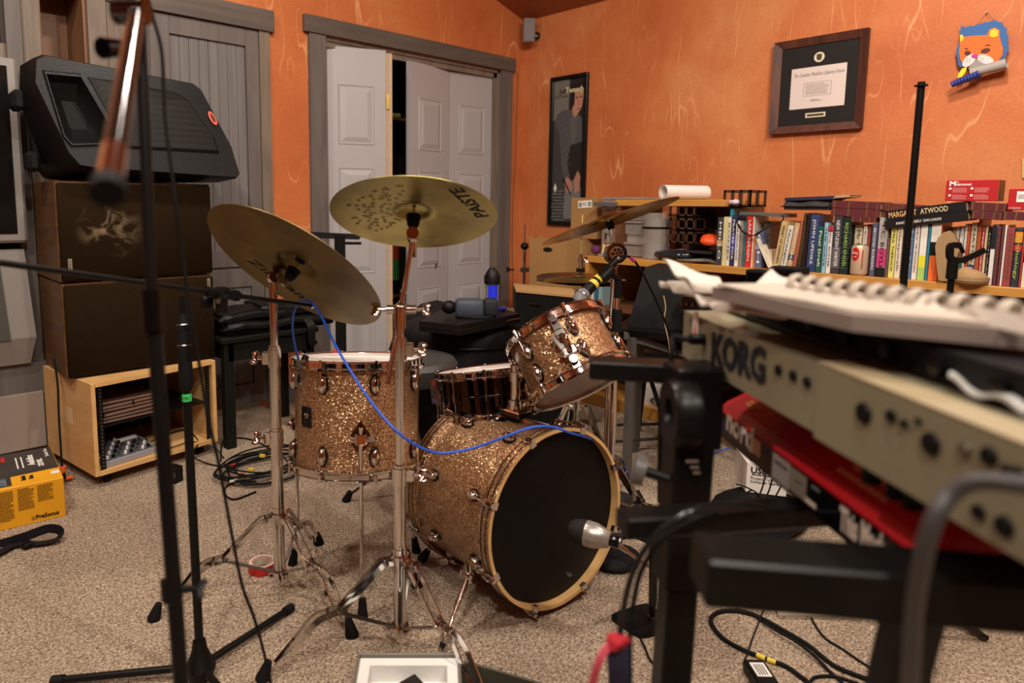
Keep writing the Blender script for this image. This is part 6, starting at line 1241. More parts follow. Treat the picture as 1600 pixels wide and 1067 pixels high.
W2(cz([(1212, 452), (1222, 425), (1240, 398), (1268, 390), (1262, 415), (1238, 448)]), X - .012, .002, 'yellow_tail', 'e0cc24')
W2(cz([(1275, 400), (1320, 345), (1372, 372), (1368, 382), (1300, 412)]), X - .009, .002, 'tongue_paper', '8c8680')
nl = P(1170 + 1383 * k_, 72 * k_, 0, X + .02); G().tube([P(1170 + 1335 * k_, 136 * k_, 0, X), nl, P(1170 + 1425 * k_, 118 * k_, 0, X)], .0008, 5, False).build('hanging_string', inkb, ln); G().cyl(nl + V((.01, 0, 0)), nl - V((.008, 0, 0)), .003, n=8).build('nail', steel, ln)
# card stub at the right edge
tag(G().hull([P(1597, 247, 0, 3.99), P(1640, 250, 0, 3.99), P(1640, 280, 0, 3.99), P(1597, 278, 0, 3.99)], [p + V((.006, 0, 0)) for p in (P(1597, 247, 0, 3.99), P(1640, 250, 0, 3.99), P(1640, 280, 0, 3.99), P(1597, 278, 0, 3.99))]).build('wall_card', mat('card_gold', 'c4a468', .6), None, sharp=True), 'pale yellow card on the wall at the right edge of the picture', 'card')
# --- black soft bags behind the drums, with gear on top
bs = thing('drum_bag', 'big round black fabric drum bag lying behind the snare drum', 'bag', (2.15, 2.25, 0)); bc_ = D(720, 520, 3.05)
bfm = mat('bag_fabric', '100f0e', .75, spec=.25, var=.35, vscale=5, bump=.7, bscale=120)
g = G(); prof = [(0, .02)]; 
for k in range(9): z = .05 + k * .068; prof += [(.30 + .012 * (k % 2), z), (.312 - .01 * (k % 2), z + .034)]
prof += [(.29, .655), (.24, .675), (0, .685)]
g.lathe(prof, Matrix.Translation((bc_.x + .03, bc_.y + .03, 0)) @ Matrix.Diagonal((.88, .92, 1.0, 1)), 48); g.build('bag_body', bfm, bs, ang=60)
G(Matrix.Translation((bc_.x + .03, bc_.y + .03, 0)) @ Matrix.Diagonal((.88, .92, 1, 1))).torus(Matrix.Translation((0, 0, .60)), .312, .006, 48, 8).build('zip', mat('zip_black', '0c0c0c', .4), bs)
fl = thing('laptop_case', 'flat black case with sharp corners lying on the drum bag', 'case', (bc_.x, bc_.y, .69)); pts = [D(655, 516, 2.75), D(718, 524, 2.66), D(812, 500, 2.95), D(770, 493, 3.2), D(700, 500, 3.15)]
zt = .70; G().hull([V((p.x, p.y, .686)) for p in pts], [V((p.x, p.y, .728)) for p in pts]).build('case', mat('case_vinyl', '110f0e', .45, bump=.3), fl, sharp=True); G().tube([V((p.x, p.y, .708)) - FW * .002 for p in pts[:3]], .003, 6, False).build('zip', chromeD, fl)
hd = thing('power_drill_case', 'blue-grey angular gadget on the flat black case', 'gadget', D(735, 500, 2.9)); c = D(733, 497, 2.85); gbm = mat('gadget_blue', '343c48', .5)
c.z = .775; G(Matrix.Translation(c) @ Matrix.Rotation(-.7, 4, 'Z')).box((0, 0, -.006), (.12, .09, .075), None, .018, 2).build('body', gbm, hd); G(Matrix.Translation(c) @ Matrix.Rotation(-.7, 4, 'Z')).box((.09, .01, -.004), (.06, .07, .07), None, .012, 2).build('end_block', mat('gadget_dark', '23252a', .5), hd); G().sph(c + V((-.065, .055, -.005)), .032, (1, 1, .9)).build('round_end', blk, hd); G().tube([c + V((-.06, .02, -.04)), c + V((0, -.07, -.042)), c + V((.08, -.07, -.042)), c + V((.13, -.02, -.042))], .006, 8).build('lead', rub, hd)
wt = thing('water_bottle', 'blue water bottle with black pointed cap', 'bottle', D(768, 497, 3.1)); c = D(768, 502, 3.05); c.z = .73; Mw = Matrix.Translation(c)
G(Mw).lathe([(0, 0), (.030, 0), (.030, .10), (.031, .125), (0, .125)], None, 28).build('bottle_body', mat('bottle_silver', '9c9088', .3, .4), wt); G(Mw).lathe([(.0312, .004), (.0312, .115)], None, 28, a0=radians(190), a1=radians(275)).build('blue_panel', mat('bottle_blue', '2434e0', .3), wt)
G(Mw).lathe([(.036, .118), (.037, .150), (.020, .180), (.010, .190), (0, .190)], None, 28).build('cap', blk, wt)
tag(G().tube([c + V((-.08, -.02, .006)), c + V((-.03, -.06, .012)), c + V((.03, -.05, .006)), c + V((.05, -.02, .006))], .008, 8).build('blue_glasses', mat('blue_gloss', '1c1c78', .15)), 'glossy dark blue loop at the foot of the water bottle', 'loop')
bs2 = thing('soft_case', 'second black soft bag sagging left behind the first, with fluffy top', 'bag', (1.95, 2.6, 0)); c = D(690, 510, 3.4)
lump_ = lump('bag_body', None, None, (c.x, c.y, .36), (.24, .26, .36), bfm, 9, .25); lump_.parent = bs2; lump_.matrix_parent_inverse = bs2.matrix_basis.inverted()

# small hook ornament on the closet door, outlet under the bench
o = G().lathe([(0, -.03), (.006, -.018), (.012, 0), (.007, .02), (0, .03)], Matrix.Translation(P(681, 415, 1, YW + .02)) @ Matrix.Rotation(.35, 4, 'Y') @ Matrix.Diagonal((1, .5, 1, 1)), 12).build('door_ornament', mat('leaf_green', '1c3024', .5)); tag(o, 'small dark green leaf ornament hanging on the right closet doors', 'ornament')
o = G().bx(1.97, 2.03, YW - .012, YW - .001, .42, .50, .002).build('phone_socket', blk); tag(o, 'small dark socket on the orange wall behind the piano bench', 'socket')
# ================================================================== stands, microphones, cables and the keyboards in front
FH = V((sin(yaw), cos(yaw), 0)); RH = V((cos(yaw), -sin(yaw), 0))
def K(L, d, z): return V((FH.x * d + RH.x * L, FH.y * d + RH.y * L, z))
# --- microphone stand nearest the viewer at the left
ms = thing('microphone_stand', 'black microphone stand nearest the viewer at the left, its boom butt pointing forward', 'microphone stand', (D(283, 1067, .86).x, D(283, 1067, .86).y, 0))
t0, t1, t2 = D(216, -30, .89), D(238, 475, .88), D(283, 1067, .87); dn = (t2 - t1).normalized(); t3 = t2 + dn * (t2.z / -dn.z - .03)
G().cyl(t1, t0, .0075, n=16).build('upper_tube', blkmet, ms); G().cyl(t3, t1, .0100, n=18).build('lower_tube', blkmet, ms)
g = G(); g.cyl(t1 - dn * .018, t1 + dn * .03, .0135, n=18); g.cyl(t1 + dn * .028, t1 + dn * .036, .0145, n=18); g.build('height_clutch', blkg, ms)
jt = D(205, 18, .84); g = G(); g.cyl(jt - RT * .02, jt + RT * .02, .016, n=16); g.cyl(jt - UP * .0, jt + UP * .03, .012, n=12); g.build('boom_joint', chromeD, ms); G().cyl(D(160, 75, .82), D(192, 75, .85), .013, .010, 14).build('wing_knob', blkg, ms)
brownm = mat('boom_tube', '2e2624', .16, .8)
ba, bb_ = D(212, 24, .82), D(170, 288, .50); bd_ = (bb_ - ba).normalized(); br = G().cyl(ba, bb_, .0098, n=24).build('boom', brownm, ms); G().cyl(bb_ - bd_ * .055, bb_, .0105, n=24).build('boom_sleeve', chrome, ms); G().cyl(bb_, bb_ + bd_ * .014, .0130, .0122, 24).build('end_cap', rub, ms)
G().cyl(ba, ba - bd_ * .35, .0075, n=16).build('boom_front', blkmet, ms)
c = D(268, 920, .875); g = G(); g.cyl(c - dn * .013, c + dn * .013, .0135, n=18); g.cyl(c, c + RT * .028, .005, n=10); g.build('cable_clip', blk, ms); wing(c + RT * .022, RT, blk, ms, .55, 'wing_knob')
g = G(); g.cyl(t3 - V((0, 0, .0)), t3 + V((0, 0, .04)), .02, n=18); g.build('hub', blk, ms)
for k in range(3):
    a = radians(250 + 120 * k) + yaw * 0; G().cyl(t3 + V((0, 0, .02)), V((t3.x + .28 * cos(a), t3.y + .28 * sin(a), .010)), .010, n=12).build('leg', blkmet, ms)
# --- second black boom stand with tripod base
m2 = thing('microphone_stand', 'black boom stand with cone hub and green tape, a blue cable draped over its tip', 'microphone stand', (.598, 1.585, 0))
hb = V((.600, 1.585, 0)); pv = D(284, 462, 1.69); up2 = (pv - hb).normalized(); L2 = (pv - hb).length
g = G(frame(hb, up2)); g.cyl((0, 0, .02), (0, 0, L2 * .72), .0110, n=18); g.build('lower_tube', blkmet, m2); G(frame(hb, up2)).cyl((0, 0, L2 * .7), (0, 0, L2), .0080, n=16).build('upper_tube', blkmet, m2)
g = G(frame(hb, up2)); g.lathe([(.0115, L2 * .755), (.0165, L2 * .765), (.0175, L2 * .80), (.0165, L2 * .86), (.0165, L2 * .93), (.0125, L2 * .945), (.0125, L2 * .955)], None, 24); g.build('grip_clutch', rub, m2)
for k in (.872, .925): G(frame(hb, up2)).lathe([(.0170, L2 * k), (.0178, L2 * k + .001), (.0170, L2 * k + .003)], None, 24).build('silver_ring', steel, m2)
tp_ = G(frame(hb, up2)).lathe([(.0117, L2 * .728), (.0117, L2 * .747)], None, 24).build('green_tape', mat('tape_green', '3cc864', .5), m2)
text('MUSIC', frame(hb + up2 * L2 * .7375 - FW * .0122, -FW, RT), .010, inkb, m2)
g = G(frame(hb, up2)); g.lathe([(.0, -.0), (.030, .004), (.038, .03), (.030, .05), (.019, .078), (.016, .10), (0, .10)], None, 28); g.build('hub', blk, m2)
for fx, fy in ((445, 956), (100, 1062)):
    f_ = P(fx, fy, 2, .014); s_ = hb + V((0, 0, .035)); G().cyl(s_, f_, .0095, n=14).build('leg', blkmet, m2); G().cyl(f_, f_ + (f_ - s_).normalized() * .03, .013, n=14).build('rubber_tip', rub, m2)
f_ = hb + V((-.02, -.30, .012)); f_ = V((.62, 1.30, .012)); s_ = hb + V((0, 0, .035)); G().cyl(s_, f_, .0095, n=14).build('leg', blkmet, m2)
bL, bR = D(-60, 402, 1.12), D(484, 478, 1.93)
g = G(); g.cyl(bL, bR, .0062, n=14); g.build('boom', blkmet, m2); bd2 = (bR - bL).normalized(); G().cyl(bR, bR + bd2 * .012, .0085, .0075, 14).build('boom_tip', steel, m2)
jp = on(284, 456, pv, FW); jp = bL + bd2 * ((pv - bL).dot(bd2)); g = G(); g.cyl(jp - bd2 * .045, jp + bd2 * .05, .0125, n=16); g.cyl(jp + bd2 * .045, jp + bd2 * .055, .014, n=16); g.cyl(jp - V((0, 0, .045)), jp, .014, .016, 16); g.cyl(jp - FW * .02, jp + FW * .02, .017, n=16); g.build('boom_joint', blk, m2); G().cyl(jp - FW * .023 - V((0, 0, .018)), jp - FW * .019 - V((0, 0, .018)), .0065, n=12).build('screw_head', steel, m2); G().sph(jp - RT * .035 - V((0, 0, .02)), .016, (1, 1, 1.2)).build('joint_knob', blk, m2)
# --- blue cable
blu = mat('cable_blue', '1c54c8', .45)
bc_o = G().tube([D(473, 582, 2.06), D(462, 545, 2.03), D(457, 510, 1.99), D(461, 482, 1.95), D(474, 470, 1.93), D(488, 474, 1.91), D(503, 496, 1.88), D(522, 535, 1.82), D(545, 575, 1.77), D(580, 628, 1.70), D(618, 672, 1.66), D(655, 698, 1.70), D(690, 708, 1.74), D(740, 700, 1.74), D(790, 682, 1.71), D(830, 668, 1.70), D(862, 667, 1.74), D(890, 676, 1.80), D(930, 690, 2.10), D(960, 720, 2.25), P(985, 745, 2, .02), P(1040, 740, 2, .006), P(1090, 715, 2, .006), P(1140, 700, 2, .02)], .0034, 10).build('blue_cable', blu, None)
tag(bc_o, 'bright blue microphone cable looping from the floor tom across the bass drum', 'cable')
# clip microphone on the floor tom
cmz = thing('clip_microphone', 'small clip-on microphone on the left rim of the floor tom', 'microphone', D(470, 600, 2.06)); a, b, c = D(471, 576, 2.05), D(469, 598, 2.04), D(477, 624, 2.03)
G().cyl(a, b, .0085, .0095, 14).build('connector', blk, cmz); G().cyl(b, c, .0085, n=14).build('connector_sleeve', mat('sleeve_nickel', 'b0a498', .2, .9), cmz); G().box(D(466, 592, 2.05), (.012, .03, .05), .3, .003).build('clip', steel, cmz); G().cyl(D(474, 568, 2.05), D(478, 556, 2.06), .012, .010, 14).build('capsule', blk, cmz)
key = thing('drum_key', 'red-sleeved chrome wing screw poking out at the lower left of the floor tom', 'drum key', D(465, 650, 2.12)); p = D(466, 655, 2.12); G().cyl(p + V((0, 0, .03)), p - V((0, 0, .015)), .006, n=10).build('shaft', chrome, key); G().cyl(p + V((0, 0, .012)), p - V((0, 0, .012)), .009, n=12).build('red_sleeve', red, key); G().box(p - V((.012, 0, .02)), (.035, .006, .02), .6, .003).build('wing', chromeD, key)
# --- vocal microphone with yellow tape over the tom
vm = thing('vocal_microphone', 'black vocal microphone with yellow tape and silver ball pointing down at the small tom', 'microphone', D(930, 440, 2.18))
a, b = D(908, 464, 2.17), D(960, 410, 2.24); dd = (b - a).normalized(); M = frame(a, dd); Lm = (b - a).length
G(M).lathe([(0, -.026), (.012, -.024), (.021, -.014), (.0255, 0), (.0255, .004), (.0225, .014), (.0200, .022), (0, .022)], None, 28).build('grille', mat('mesh_silver', '8c8a8c', .35, .7, bump=.8, bscale=700), vm)
G(M).lathe([(.026, -.001), (.0272, 0), (.0272, .004), (.026, .005)], None, 28, True).build('grille_ring', steel, vm)
G(M).lathe([(0, .018), (.0195, .02), (.0185, .04), (.0120, Lm - .02), (.0115, Lm + .01), (0, Lm + .01)], None, 24).build('handle', blk, vm)
for z, r_ in ((.058, .0183), (.085, .0165)): G(M).lathe([(r_, z), (r_ - .0012, z + .016)], None, 24).build('yellow_tape', mat('tape_yellow', 'd8c040', .6), vm)
G(M).lathe([(.0118, Lm), (.0095, Lm + .018), (.0095, Lm + .022)], None, 20).build('connector', steel, vm)
vc = G().tube([b + dd * .015, D(966, 402, 2.25), D(985, 402, 2.27), D(1000, 420, 2.30), D(1015, 448, 2.34), D(1030, 480, 2.38), D(1044, 515, 2.42), D(1060, 560, 2.50), D(1065, 640, 2.62), P(1050, 735, 2, .02)], .0042, 10).build('microphone_cable', rub, None); tag(vc, 'black cable hanging from the tail of the taped vocal microphone', 'cable'); G().tube([D(985, 402, 2.265), D(991, 408, 2.272)], .006, 10).build('pink_sleeve', mat('sleeve_pink', 'a8286c', .5), vc)
v2 = thing('microphone_stand', 'chrome and black stand holding the taped vocal microphone, right of the small tom', 'microphone stand', D(966, 450, 2.25)); p = D(966, 442, 2.25); pb3 = V((p.x, p.y, 0)); v2.location = pb3
for z0, z1, r_, m_ in ((.03, .62, .0115, chrome), (.60, .93, .0085, chrome)): G().cyl(pb3 + V((0, 0, z0)), pb3 + V((0, 0, z1)), r_, n=18).build('tube', m_, v2)
z_ = D(966, 498, 2.25).z; G().cyl(pb3 + V((0, 0, z_ - .045)), pb3 + V((0, 0, z_ + .03)), .019, .016, 20).build('clutch', rub, v2)
cp = D(948, 428, 2.21); g = G(); g.cyl(p - V((0, 0, .05)), p + V((0, 0, .015)), .0125, n=14); g.tube([p + V((0, 0, .01)), D(958, 430, 2.23), cp], .010, 10); g.cyl(cp - dd * .03, cp + dd * .025, .0195, .017, 18); g.build('microphone_clip', blk, v2)
for k in range(3):
    a_ = radians(-50 + 120 * k); G().cyl(pb3 + V((0, 0, .10)), pb3 + V((.22 * cos(a_), .22 * sin(a_), .012)), .0085, n=12).build('leg', blkmet, v2)
# --- kick drum microphone
km = thing('kick_drum_microphone', 'fat silver microphone with black nose in front of the bass drum head', 'microphone', D(925, 830, 1.83)); a, b = D(894, 826, 1.84), D(968, 848, 1.78); dd = (b - a).normalized(); M = frame(a, dd); Lm = (b - a).length
G(M).lathe([(0, -.012), (.018, -.008), (.028, .004), (.033, .022), (.0335, .040), (0, .040)], None, 32).build('nose_grille', mat('mesh_dark', '1f1c1c', .6, bump=.8, bscale=500), km)
G(M).lathe([(.0338, .038), (.0345, .042), (.0335, .065), (.0225, .100), (.0185, .104), (0, .104)], None, 32).build('body', mat('mic_silver', 'a09a92', .3, .6), km)
G(M).lathe([(.0165, .103), (.0155, .112), (.0165, .115), (.0165, .128), (0, .128)], None, 24).build('tail', blkg, km); G(M).lathe([(.0150, .128), (.0160, .130), (.0160, Lm + .004), (.0120, Lm + .004), (.0120, Lm - .004), (0, Lm - .004)], None, 24).build('socket', steel, km)
k2 = thing('low_microphone_stand', 'short black stand with flat plate base by the keyboard stand column', 'microphone stand', P(1000, 978, 2, 0)); bp2 = P(998, 978, 2, 0)
e1 = P(952, 968, 2, 0); e2 = P(1000, 1000, 2, 0); e3 = P(1060, 985, 2, 0); e4 = P(1010, 950, 2, 0); cen = (e1 + e2 + e3 + e4) / 4; rg = []
for i, p in enumerate((e1, e2, e3, e4)):
    pv_, nx = ((e1, e2, e3, e4)[i - 1]), ((e1, e2, e3, e4)[(i + 1) % 4]); rg += [p + (pv_ - p) * .18, p + (p - cen) * -.06, p + (nx - p) * .18]
G().loft([rg, [p + V((0, 0, .016)) for p in rg], [cen + (p - cen) * .93 + V((0, 0, .022)) for p in rg]]).build('plate_base', blk, k2)
pf = P(1019, 968, 2, .022); pt_ = D(1022, 846, (pf - EYE).dot(FW) - .04); G().cyl(pf, pf + (pt_ - pf) * .95, .0085, n=16).build('pole', blkmet, k2); G().cyl(pf + (pt_ - pf) * .2, pf + (pt_ - pf) * .98, .0115, .0125, 16).build('sleeve', blkg, k2); G().cyl(pf, pf + V((0, 0, .012)), .012, n=16).build('collar', steel, k2)
jm = D(975, 838, 1.80); G().tube([pt_, D(1010, 838, 1.84), jm], .0075, 10).build('boom', blkmet, k2); G().tube([jm, D(950, 838, 1.79)], .009, 10).build('clip', blk, k2)
lump('practice_pad', 'black rubber pad on the carpet right of the bass drum hoop', 'pad', P(965, 872, 2, .02), (.09, .07, .03), rub, 3, .1)
# --- keyboards: olive synthesizer on top
kA, kB = K(.405, 1.115, 0), K(.432, .20, 0); kx = (kB - kA).normalized(); kn = V((-kx.y, kx.x, 0)); kn = kn if kn.dot(RH) < 0 else -kn     # kn points to the viewer's left = back panel normal
beige = mat('synth_beige', '7e7860', .5, var=.06); beigeD = mat('synth_beige_dark', '56523e', .5)
Kf = lambda s, v, z: kA + kx * s - kn * v + V((0, 0, z))      # s along towards viewer, v away from the back panel, z up
ksy = thing('synthesizer', 'beige synthesizer seen from behind, uppermost keyboard on the black stand', 'synthesizer', Kf(.4, .12, .95))
def kbox(s0, s1, v0, v1, z0, z1, bev=0, zt=None):
    A = [Kf(s0, v0, z0), Kf(s1, v0, z0), Kf(s1, v1, z0), Kf(s0, v1, z0)]; B_ = [Kf(s0, v0, z1), Kf(s1, v0, z1), Kf(s1, v1, zt or z1), Kf(s0, v1, zt or z1)]; return G().hull(A, B_)
sseam = .395
kbox(0, sseam, 0, .30, .950, 1.026).build('rear_housing', beige, ksy, sharp=True)
kbox(sseam, .90, -.006, .30, .948, 1.031).build('rear_panel', beige, ksy, sharp=True); kbox(sseam, .90, -.0065, .03, 1.031, 1.033).build('panel_lip', mat('synth_tan', '98886a', .5), ksy, sharp=True)
kbox(.0, .90, .06, .29, 1.031, 1.034).build('control_panel', beigeD, ksy, sharp=True)
for i in range(28): kbox(.02 + .031 * i, .02 + .031 * i + .0295, .29, .42, .985, 1.005).build('white_key', mat('key_white', 'd8d4cc', .35), ksy, sharp=True)
for i in range(28):
    if i % 7 not in (2, 6): kbox(.02 + .031 * i + .023, .02 + .031 * i + .038, .29, .37, 1.0052, 1.017).build('black_key', blkg, ksy, sharp=True)
kbox(0, .90, .29, .43, .95, .984).build('key_bed', beigeD, ksy, sharp=True)
p0 = Kf(0, 0, 1); p2 = Kf(sseam, -.006, 1)
def onk(x, y, off=0): return on(x, y, p0 + kn * off, kn)
xk = kx
def ktext(s_, x0, y0, x1, y1, h, m, off=.0012, par=ksy, bold=.0, nm='lettering'):
    a, b = onk(x0, y0, off), onk(x1, y1, off); return text(s_, frame((a + b) / 2, kn, (b - a)), h, m, par, w=(b - a).length, bold=bold, name=nm)
ktext('KORG', 1112, 545, 1196, 576, .062, mat('ink_navy', '23252c', .5), bold=.0025)
def kknob(x, y, r, par=ksy, m=blk, off=.001, d=.003, nm='jack'): p = onk(x, y, off); return G().cyl(p, p + kn * d, r, r * .9, 16).build(nm, m, par)
for x, y in ((1217, 578), (1240, 587), (1262, 597)): kknob(x, y, .0065)
for x, y, r_ in ((1350, 645, .0105), (1393, 650, .006), (1414, 662, .004), (1436, 658, .003), (1455, 693, .010), (1546, 713, .0075), (1574, 733, .004), (1592, 737, .004), (1530, 800, .006), (1570, 822, .008)): kknob(x, y, r_, off=.007)
kknob(1508, 703, .006, m=steel, off=.007, d=.003)
a_, b_ = onk(1079, 503, .001), onk(1096, 508, .001); G(frame((a_ + b_) / 2, kn, b_ - a_)).bx(-.011, .011, -.019, .019, 0, .0006).build('price_sticker', paper, ksy, sharp=True); G(frame((a_ + b_) / 2 - V((0, 0, .006)), kn, b_ - a_)).prism([(-.006, -.012), (.006, -.012), (0, .010)], .0006, .0012).build('orange_print', mat('orange_print', 'e06c3c', .6), ksy, sharp=True)
for x, y in ((1364, 722), (1402, 748), (1428, 765)): p = onk(x, y, -.03); G().cyl(V((p.x, p.y, .949)), V((p.x, p.y, .915)), .010, .009, 14).build('rubber_foot', rub, ksy)
pc_ = onk(1100, 530, .0); q = G().tube([pc_, pc_ + kn * .03, pc_ + kn * .045 + kx * -.01, pc_ + kn * .05 - V((0, 0, .03)), pc_ + kn * .045 - V((0, 0, .12)) + FH * .05, pc_ + kn * .03 - V((0, 0, .30)) + FH * .08], .0042, 10).build('synth_lead', rub, None); tag(q, 'short black lead plugged into the back of the beige synthesizer', 'cable'); G().cyl(pc_ - kn * .002, pc_ + kn * .022, .0085, n=14).build('plug', blk, q)
# black device and papers lying on it
dv = thing('effects_unit', 'dark device lying on the beige synthesizer under the papers', 'device', Kf(.4, .1, 1.034)); kbox(.10, .86, .055, .24, 1.0345, 1.066).build('case', blkm, dv, sharp=True)
for i in range(7):
    p = Kf(.14 + .07 * i, .055, 1.05); G().cyl(p, p + kn * .009, .008, n=12).build('knob', blkg, dv)
def sheet(ring, thick, m, name, parent, amp=.003, seed=0, nx=14, ny=6):
    """paper between four corners (a,b,c,d), gently waved, with thickness"""
    a, b, c, d = ring; vs = []; rr = random.Random(seed); ph = rr.uniform(0, 6)
    for s_ in (0, 1):
        for i in range(nx + 1):
            for j in range(ny + 1):
                u, v = i / nx, j / ny; p = a.lerp(b, u).lerp(d.lerp(c, u), v); z = amp * (sin(u * 9 + ph) + .6 * sin(v * 5 + u * 4 + ph)); vs.append(p + V((0, 0, z + s_ * thick)))
    W = ny + 1; o = (nx + 1) * W; fs = []
    for i in range(nx):
        for j in range(ny):
            q = [i * W + j, (i + 1) * W + j, (i + 1) * W + j + 1, i * W + j + 1]; fs.append(q[::-1]); fs.append([k + o for k in q])
    bd = [i * W for i in range(nx + 1)] + [nx * W + j for j in range(1, W)] + [i * W + ny for i in range(nx - 1, -1, -1)] + [j for j in range(ny - 1, 0, -1)]
    for k in range(len(bd)): a_, b_ = bd[k], bd[(k + 1) % len(bd)]; fs.append([a_, b_, b_ + o, a_ + o])
    return G().add(vs, fs).build(name, m, parent)
def Z(x, y, z): return P(x, y, 2, z)
nb_ = thing('spiral_notebook', 'open spiral-bound score lying across the top of the beige synthesizer, coils towards the wall', 'notebook', Kf(.35, .1, 1.075))
pap = mat('score_paper', 'b0a496', .8, var=.05); z_ = 1.076
sheet([Z(1112, 466, 1.074), Z(1330, 519, 1.074), Z(1760, 562, 1.074), Z(1245, 462, 1.074)], .017, mat('page_edges', '7c7068', .8), 'lower_pages', nb_, .0006)
sheet([Z(1120, 448, 1.092), Z(1335, 488, 1.092), Z(1760, 528, 1.092), Z(1240, 445, 1.092)], .003, pap, 'upper_pages', nb_, .0008, 3)
c0, c1 = Z(1236, 449, 1.094), Z(1745, 522, 1.094); cL = (c1 - c0).length; cd_ = (c1 - c0).normalized(); nR = int(cL / .0225)
for i in range(nR):
    p = c0 + cd_ * (i + .4) * .0225 + V((0, 0, .004)); G(frame(p, cd_)).torus(Matrix.Diagonal((1, 1, 2.1, 1)), .0125, .0028, 20, 6).build('coil', pap, nb_)
ls = thing('loose_sheets', 'crumpled loose white sheets hanging off the far end of the beige synthesizer', 'paper', Kf(.0, .05, 1.08)); wp = mat('sheet_white', 'c8beb2', .8)
sheet([D(1035, 414, 1.13), D(1086, 450, 1.00), D(1150, 470, .92), D(1120, 440, 1.05)], .004, wp, 'sheet', ls, .006, 1)
sheet([D(1030, 440, 1.10), D(1060, 458, 1.05), D(1150, 478, .92), D(1130, 452, 1.0)], .006, wp, 'sheet', ls, .005, 5)
sheet([D(1085, 470, 1.0), D(1120, 484, .95), D(1230, 492, .84), D(1190, 462, .95)], .004, wp, 'sheet', ls, .004, 7)
sheet([D(1160, 462, .96), D(1235, 470, .88), D(1270, 458, .90), D(1205, 426, .98)], .003, wp, 'sheet', ls, .003, 9)
tn = thing('folded_sheet', 'white sheet folded like a tent on the spiral-bound score', 'paper', Z(1440, 500, 1.09)); tA, tB, tC = D(1405, 487, .74), D(1452, 463, .72), D(1490, 505, .66); tw = FH * .06
G().hull([tA, tB, tB + tw, tA + tw], [p + V((0, 0, .0015)) for p in (tA, tB, tB + tw, tA + tw)]).build('sheet', wp, tn, sharp=True); G().hull([tB, tC, tC + tw, tB + tw], [p + V((0, 0, .0015)) for p in (tB, tC, tC + tw, tB + tw)]).build('sheet', wp, tn, sharp=True)
tA, tB, tC = D(1560, 520, .62), D(1592, 494, .60), D(1630, 530, .57); t2_ = thing('folded_sheet', 'white folded corner of paper at the right edge on the spiral-bound score', 'paper', tB); G().hull([tA, tB, tB + tw, tA + tw], [p + V((0, 0, .0015)) for p in (tA, tB, tB + tw, tA + tw)]).build('sheet', wp, t2_, sharp=True); G().hull([tB, tC, tC + tw, tB + tw], [p + V((0, 0, .0015)) for p in (tB, tC, tC + tw, tB + tw)]).build('sheet', wp, t2_, sharp=True)
cr_ = thing('crumpled_plastic', 'pale crinkled plastic on the beige synthesizer at the right edge', 'packet', Kf(.56, .05, 1.034)); sheet([Z(1480, 600, 1.040), Z(1600, 640, 1.040), Z(1690, 625, 1.040), Z(1500, 575, 1.040)], .004, mat('plastic_pale', 'c0c0bc', .3, var=.4, vscale=40), 'sheet', cr_, .004, 4, 24, 10)
# --- red keyboard below
nA = K(.478, 1.125, 0); nB = K(.474, .25, 0); nx_ = (nB - nA).normalized(); nn_ = V((-nx_.y, nx_.x, 0)); nn_ = nn_ if nn_.dot(RH) < 0 else -nn_
Nf = lambda s, v, z: nA + nx_ * s - nn_ * v + V((0, 0, z)); rdk = mat('keyboard_red', 'cc1424', .38)
nk = thing('stage_keyboard', 'bright red stage keyboard with a black rear panel, under the beige synthesizer', 'keyboard', Nf(.4, .1, .81))
SL = .50
pr = [(0, .812), (0, .856), (.012, .868), (.075, .900), (.34, .900), (.34, .812)]
G().loft([[Nf(0, v, z) for v, z in pr], [Nf(SL, v, z) for v, z in pr]]).build('body', rdk, nk, sharp=True)
G().loft([[Nf(.003, v, z) for v, z in ((-.003, .812), (-.003, .853), (0, .8535), (0, .812))], [Nf(SL - .003, v, z) for v, z in ((-.003, .812), (-.003, .853), (0, .8535), (0, .812))]]).build('rear_panel', blkg, nk, sharp=True)
for i in range(16): G().hull([Nf(.02 + .0285 * i, .20, .9005), Nf(.02 + .0285 * i + .027, .20, .9005), Nf(.02 + .0285 * i + .027, .34, .9005), Nf(.02 + .0285 * i, .34, .9005)], [Nf(.02 + .0285 * i, .20, .912), Nf(.02 + .0285 * i + .027, .20, .912), Nf(.02 + .0285 * i + .027, .34, .912), Nf(.02 + .0285 * i, .34, .912)]).build('white_key', mat('key_white', 'd8d4cc', .35), nk, sharp=True)
def onn(x, y): return on(x, y, nA + nn_ * .0036, nn_)
a, b = onn(1137, 656), onn(1176, 690); text('nord', frame((a + b) / 2, nn_, b - a), .052, inkw, nk, w=(b - a).length * 1.05, bold=.0016)
def nlabel(x0, y0, x1, y1, m, n='label'):       # px of top-left and bottom-right on the panel
    a = onn(x0, y0); b = onn(x1, y1); z1, z0 = a.z, b.z; sa = (a - nA).dot(nx_); sb = (b - nA).dot(nx_); return G().hull([Nf(sa, -.0036, z0), Nf(sb, -.0036, z0), Nf(sb, -.0030, z0), Nf(sa, -.0030, z0)], [Nf(sa, -.0036, z1), Nf(sb, -.0036, z1), Nf(sb, -.0030, z1), Nf(sa, -.0030, z1)]).build(n, m, nk, sharp=True)
nlabel(1176, 682, 1187, 716, mat('swatch_peach', 'd8a484', .6)); nlabel(1208, 706, 1232, 766, mat('label_grey', 'a4a09c', .6)); nlabel(1235, 728, 1258, 784, mat('label_grey2', '8c887c', .6)); nlabel(1268, 757, 1280, 770, mat('label_blue', '7c8c94', .6)); nlabel(1256, 774, 1274, 796, inkw)
nlabel(1210, 722, 1230, 732, mat('label_dark', '3c3a38', .6)); nlabel(1241, 747, 1254, 760, mat('label_dark', '3c3a38', .6))
